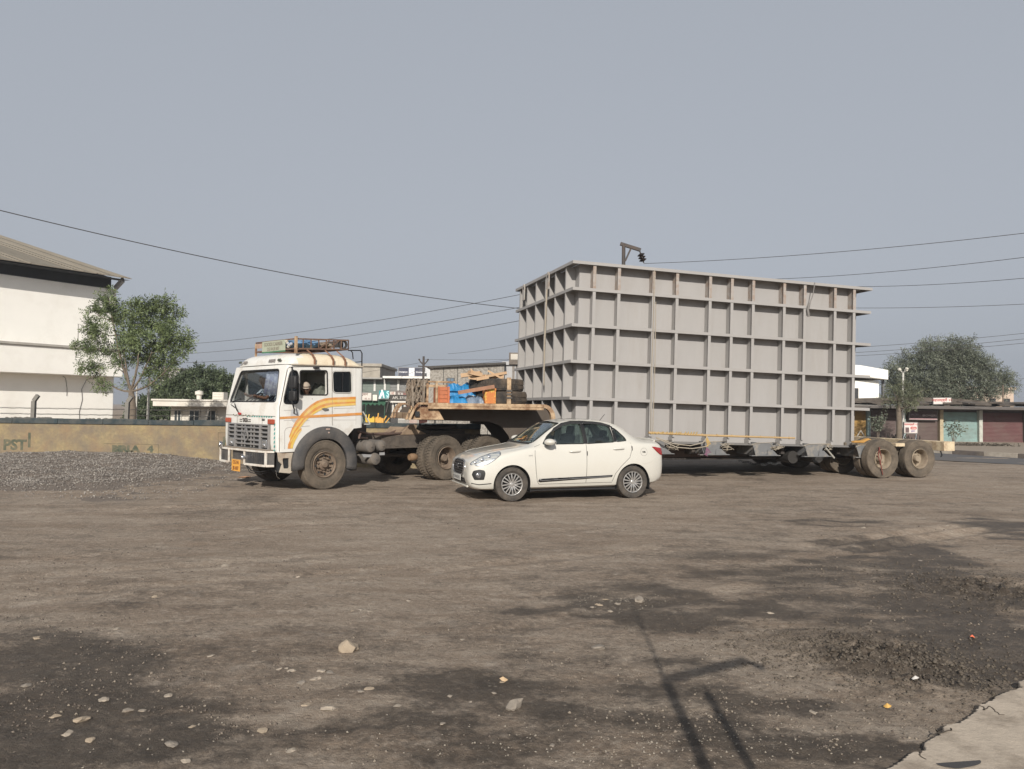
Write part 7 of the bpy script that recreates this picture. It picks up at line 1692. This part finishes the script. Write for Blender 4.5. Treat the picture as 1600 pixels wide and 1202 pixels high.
for s_ in (-1,1): line([(.265,s_*.5),(.42,s_*.60),(.65,s_*.67),(1.05,s_*.715)], ptop(0), .004, MATS['crease soft'], 'bonnet_line'); line([(.45,s_*.38),(.8,s_*.46),(1.1,s_*.52)], ptop(0), .003, MATS['crease soft'], 'bonnet_line')
# tail lamps, boot
tP = roundpoly([(3.66,.985),(3.90,.955),(3.965,.86),(3.955,.80),(3.86,.83),(3.76,.90)], .02)
for mir in (None,1): shell('tail_light', tP, [], pside(.006), mat('tail red',(.30,.018,.02),.15,var=.3,vs=14,coat=.5), car, .04, mir, thick=.01)
q = MB(); P_ = [ptop(.012)(3.83,y) for y in np.linspace(-.58,.58,13)]; q.path(P_, .018, 6); q.build('boot_lip', M_pearl, car, 60)
q = MB(); q.path([(2.86,-.12,1.475),(2.97,-.12,1.60)], .006, 5); q.build('aerial', M_rub, car)
line([(1.86,-.50),(2.3,-.495),(2.9,-.49),(3.2,-.52)], ptop(0), .005, MATS['crease soft'], 'roof_ditch'); line([(1.86,.50),(2.3,.495),(2.9,.49)], ptop(0), .005, MATS['crease soft'], 'roof_ditch')
q = MB(); q.box(.9,3.1,-.70,.70,.17,.24); q.box(.3,.95,-.5,.5,.2,.5); q.box(3.0,3.8,-.5,.5,.22,.5); q.build('underbody', M_rub, car)
# interior
M_seat = mat('seat fabric', (.30,.29,.275), .9, var=.1)
for (x, y) in ((2.05,-.34),(2.05,.34)):
    q = MB(); q.obox((x,y,.62),(.5,.46,.16),ry=rad(-6)); q.obox((x+.28,y,.90),(.13,.46,.60),ry=rad(14)); s1 = q.build('seat', M_seat, car, bevel=.05, seg=3)
    q = MB(); q.obox((x+.37,y,1.27),(.09,.25,.17),ry=rad(12)); q.build('headrest', M_seat, s1, bevel=.035, seg=3)
q = MB(); q.obox((2.85,0,.62),(.5,1.2,.16)); q.obox((3.12,0,.88),(.14,1.2,.55),ry=rad(18)); s1 = q.build('rear_seat', M_seat, car, bevel=.05, seg=3)
for y in (-.34,.34): q = MB(); q.obox((3.16,y,1.19),(.09,.24,.15),ry=rad(12)); q.build('headrest', M_seat, s1, bevel=.035, seg=3)
q = MB(); q.prism([(1.12,.7),(1.15,.985),(1.45,1.0),(1.62,.93),(1.55,.7)], -.66, .66); q.build('dashboard', mat('dash black',(.03,.03,.03),.7), car, bevel=.02)
q = MB(); q.lathe([(.17,-.012),(.183,0),(.17,.012),(.158,0)], (0,0,0), 28, 'x', closed=True); q.bar((0,-.17,0),(0,.17,0),.04,.02); q.build('steering_wheel', M_rub, car, 60, loc=(1.68,.34,.95), rot=(0,rad(-24),0))
for (y, z) in ((-.10,1.30),(.05,1.36),(-.25,1.22),(.1,1.12)):
    p = pfront(-.02)(y,z); q = MB(); q.sphere((p.x,p.y,p.z), .018, 5, (.3,1,.8)); q.build('sticker', mat('sticker pale',(.45,.46,.44),.6), car)
# wheels
M_alloy = mat('alloy silver', (.62,.61,.59), .3, metal=.75, var=.05, dirt=(.3,.26,.21), damt=.35, ds=8); M_ctyre = mat('car tyre', (.028,.027,.026), .8, var=.15, vs=8, dirt=(.15,.125,.10), damt=.7, ds=4, dlo=.35, dhi=.7, bump=.001, bs=80)
def car_wheel(cx, s_):
    R, W, rr = .310, .185, .205
    q = MB(); q.lathe([(.001,-.004),(.028,-.002),(.034,.004),(.05,.012),(.055,.03),(.001,.03)], (0,0,0), 24); w_ = q.build('wheel', M_alloy, car, 40, loc=(cx, s_*.825, R), rot=(0,rng.uniform(0,1),0 if s_ < 0 else math.pi))
    q = MB(); q.lathe([(rr,.006),(rr-.006,.0),(rr-.016,.003),(rr-.022,.03),(rr-.03,.13),(rr-.03,.16)], (0,0,0), 48)
    for k in range(8):
        a0 = 2*math.pi*k/8
        for d_ in (-.19,.19):
            P = [(.042*math.cos(a0+d_*.6), .014, .042*math.sin(a0+d_*.6)), (.11*math.cos(a0+d_*.95), .006, .11*math.sin(a0+d_*.95)), ((rr-.012)*math.cos(a0+d_*1.15), .010, (rr-.012)*math.sin(a0+d_*1.15))]
            for i in range(2): q.bar(P[i], P[i+1], .020, .024, up=(0,1,0))
    q.build('rim', M_alloy, w_, 35)
    q = MB(); q.lathe([(rr-.03,.075),(.001,.075)], (0,0,0), 30); q.lathe([(.12,.05),(.001,.05)], (0,0,0), 24); q.build('brake_disc', mat('brake dark',(.03,.028,.027),.6,metal=.3), w_)
    q = MB(); q.lathe(tyre_prof(R,W,.203,.022), (0,W/2-.005,0), 56); q.build('tyre', M_ctyre, w_, 32)
for cx in (fa, ra):
    for s_ in (-1,1): car_wheel(cx, s_)
for x_ in (ra, fa): q = MB(); q.box(x_+.36,x_+.375,-.80,-.63,.16,.37); q.build('mud_flap', M_rub, car)
# ================================================================== THINGS STANDING BEHIND THE WALL
def far_truck(px0, px1, Y, label, cabc, kind):
    a, b = at(px0, 640, Y), at(px1, 640, Y); w2 = (b.x-a.x)/2; cx = (a.x+b.x)/2; t = thing('parked_truck', label, 'truck', (cx, Y, 0), group='trucks parked behind the wall')
    Z = lambda py: at((px0+px1)/2, py, Y).z
    if kind == 'cab':
        q = MB(); q.prism([(-w2,.5),(w2,.5),(w2,Z(633)),(w2-.08,Z(627)),(-w2+.08,Z(627)),(-w2,Z(633))], 0, 1.9); c = q.build('cab', cabc, t, bevel=.05)
        q = MB(); q.box(-w2+.10,-.03,-.02,.0-.002,Z(640.5),Z(631)); q.box(.03,w2-.10,-.02,-.002,Z(640.5),Z(631)); q.build('windscreen', M_dkglass, t, bevel=.01)
        q = MB(); q.box(-w2+.02,w2-.02,-.10,-.003,Z(645),Z(641.5)); q.box(-w2-.02,w2+.02,-.2,-.003,Z(629.5),Z(627)); q.build('trim_band', mat('far truck cream',(.62,.60,.55),.6,var=.08), t, bevel=.01)
        for x in (-.12,.10,-w2+.3,w2-.3): q = MB(); q.box(x-.04,x+.04,-.05,-.021,Z(640.5),Z(631)); q.build('windscreen_pillar', cabc, t)
        q = MB(); q.box(-w2,w2,-.12,-.004,.7,Z(646)); q.build('grille', mat('far grille',(.05,.05,.05),.7,var=.4,vs=12), t)
        for x in (-w2+.25,w2-.25): q = MB(); q.sphere((x,-.14,Z(650)),.1,8,(1,.4,1)); q.build('headlight', M_chr, t, 60)
        q = MB(); q.bar((-w2-.1,-.1,Z(622)),(w2+.1,-.1,Z(622)),.04,.3); q.bar((-w2-.1,-.1,Z(622)),(-w2-.25,-.1,Z(645)),.04,.05); q.build('front_visor', mat('visor dark',(.05,.045,.04),.7), t)
        text('lettering', 'APL 3710', .17, mat('visor ink',(.40,.38,.35),.6,var=0), t, (.05,-.13,Z(622)), sx=1.0, bold=.006)
        for s_ in (-1,1): q = MB(); q.lathe(tyre_prof(.5,.25), (s_*(w2-.2),.9,.5), 28, 'x'); q.build('tyre', M_tyre, t, 40)
    else:
        q = MB(); q.box(-w2,w2,0,4.5,.9,Z(612)); q.build('body', cabc, t, bevel=.03)
        for z in (619,627,636,644): q = MB(); q.box(-w2-.03,w2+.03,-.05,-.003,Z(z)-.05,Z(z)+.04); q.build('rail', mat('truck body rail',(.22,.07,.05),.7), t)
        q = MB(); q.box(-w2+.06,w2-.06,-.07,-.051,Z(623),Z(613.5)); q.build('painted_board', mat('painted board pale',(.45,.36,.32),.7,var=.2,vs=6), t)
        text('lettering', 'HORN OK', .17, mat('board ink',(.35,.08,.06),.6,var=0), t, (0,-.078,Z(616)), bold=.004); text('lettering', 'PLEASE', .16, mat('board ink',(0,0,0)), t, (0,-.078,Z(620.5)), bold=.004)
        for s_ in (-1,1): q = MB(); q.lathe(tyre_prof(.5,.25), (s_*(w2-.2),1.2,.5), 28, 'x'); q.build('tyre', M_tyre, t, 40)
far_truck(612, 634, 36, 'white parked truck cab with split windscreen beside the red truck body behind the wall', mat('far cab white',(.55,.54,.50),.5,var=.06,dirt=(.3,.26,.2),damt=.4,ds=3), 'cab')
far_truck(634.5, 652, 37, 'brick red slatted truck body seen left of the gooseneck nose behind the wall', mat('truck body red',(.30,.085,.055),.7,var=.15,vs=3,dirt=(.2,.1,.07),damt=.4,ds=2), 'body')
def yl(px0, px1, label, seed, cols):
    q = random.Random(seed); a, b = at(px0, 655, 40), at(px1, 655, 40); z0 = at(px0, 656, 40).z; mb = MB()
    for k in range(9):
        x = a.x+(b.x-a.x)*(k+.5)/9-a.x; mb.bar((x-.12,q.uniform(-.1,.1),z0-.5),(x+q.uniform(-.25,.3),q.uniform(-.1,.1),z0+q.uniform(.05,.35)),.09,.06)
    mb.box(0,b.x-a.x,-.15,.2,z0-.6,z0+.08); o = mb.build('handcart', mat('cart paint %s' % (cols,), cols, .6, var=.2), None, loc=(a.x,40,0), bevel=.01); tag(o, label, 'handcart', 'painted carts under the green canopy')
yl(575, 586, 'yellow painted cart under the green canopy nearest the truck cab', 1, (.62,.42,.05)); yl(587, 600, 'orange and yellow cart under the green canopy further from the cab', 2, (.60,.33,.06))
t = thing('railing', 'short pale picket railing behind the wall below the gooseneck nose', 'railing', (at(622,655,34).x, 34, 0)); z1_ = at(640,654,34).z; q = MB(); W_ = at(655,655,34).x-at(622,655,34).x
for k in range(22): q.box(k*W_/22,k*W_/22+.022,0,.02,0,z1_+.03)
q.build('picket', M_pale, t); q = MB(); q.box(0,W_,-.01,-.001,z1_-.06,z1_-.02); q.build('rail', M_pale, t)
# warning triangle on the mustard shop front
a, b, c = at(1344,683,Y3-.1), at(1350,673,Y3-.1), at(1356,683,Y3-.1); q = MB()
for p_, r_ in ((a,b),(b,c),(c,a)): q.bar(Vector((p_.x-oR,.30,p_.z-.16)), Vector((r_.x-oR,.30,r_.z-.16)), .01, .06)
q.build('triangle_mark', mat('triangle white',(.62,.58,.5),.6), rs)
# ================================================================== HAZE
q = MB(); q.box(-1510,1510,-420,1310,-1.2,14.5)
hz = bpy.data.materials.new('haze air'); hz.use_nodes = True; nt = hz.node_tree; nt.nodes.clear(); o_ = nt.nodes.new('ShaderNodeOutputMaterial'); v_ = nt.nodes.new('ShaderNodeVolumePrincipled')
v_.inputs['Color'].default_value = (.82,.86,.92,1); v_.inputs['Density'].default_value = .0009; v_.inputs['Anisotropy'].default_value = .2; nt.links.new(v_.outputs[0], o_.inputs['Volume'])
HAZE = q.build('haze', hz); tag(HAZE, kind='stuff')
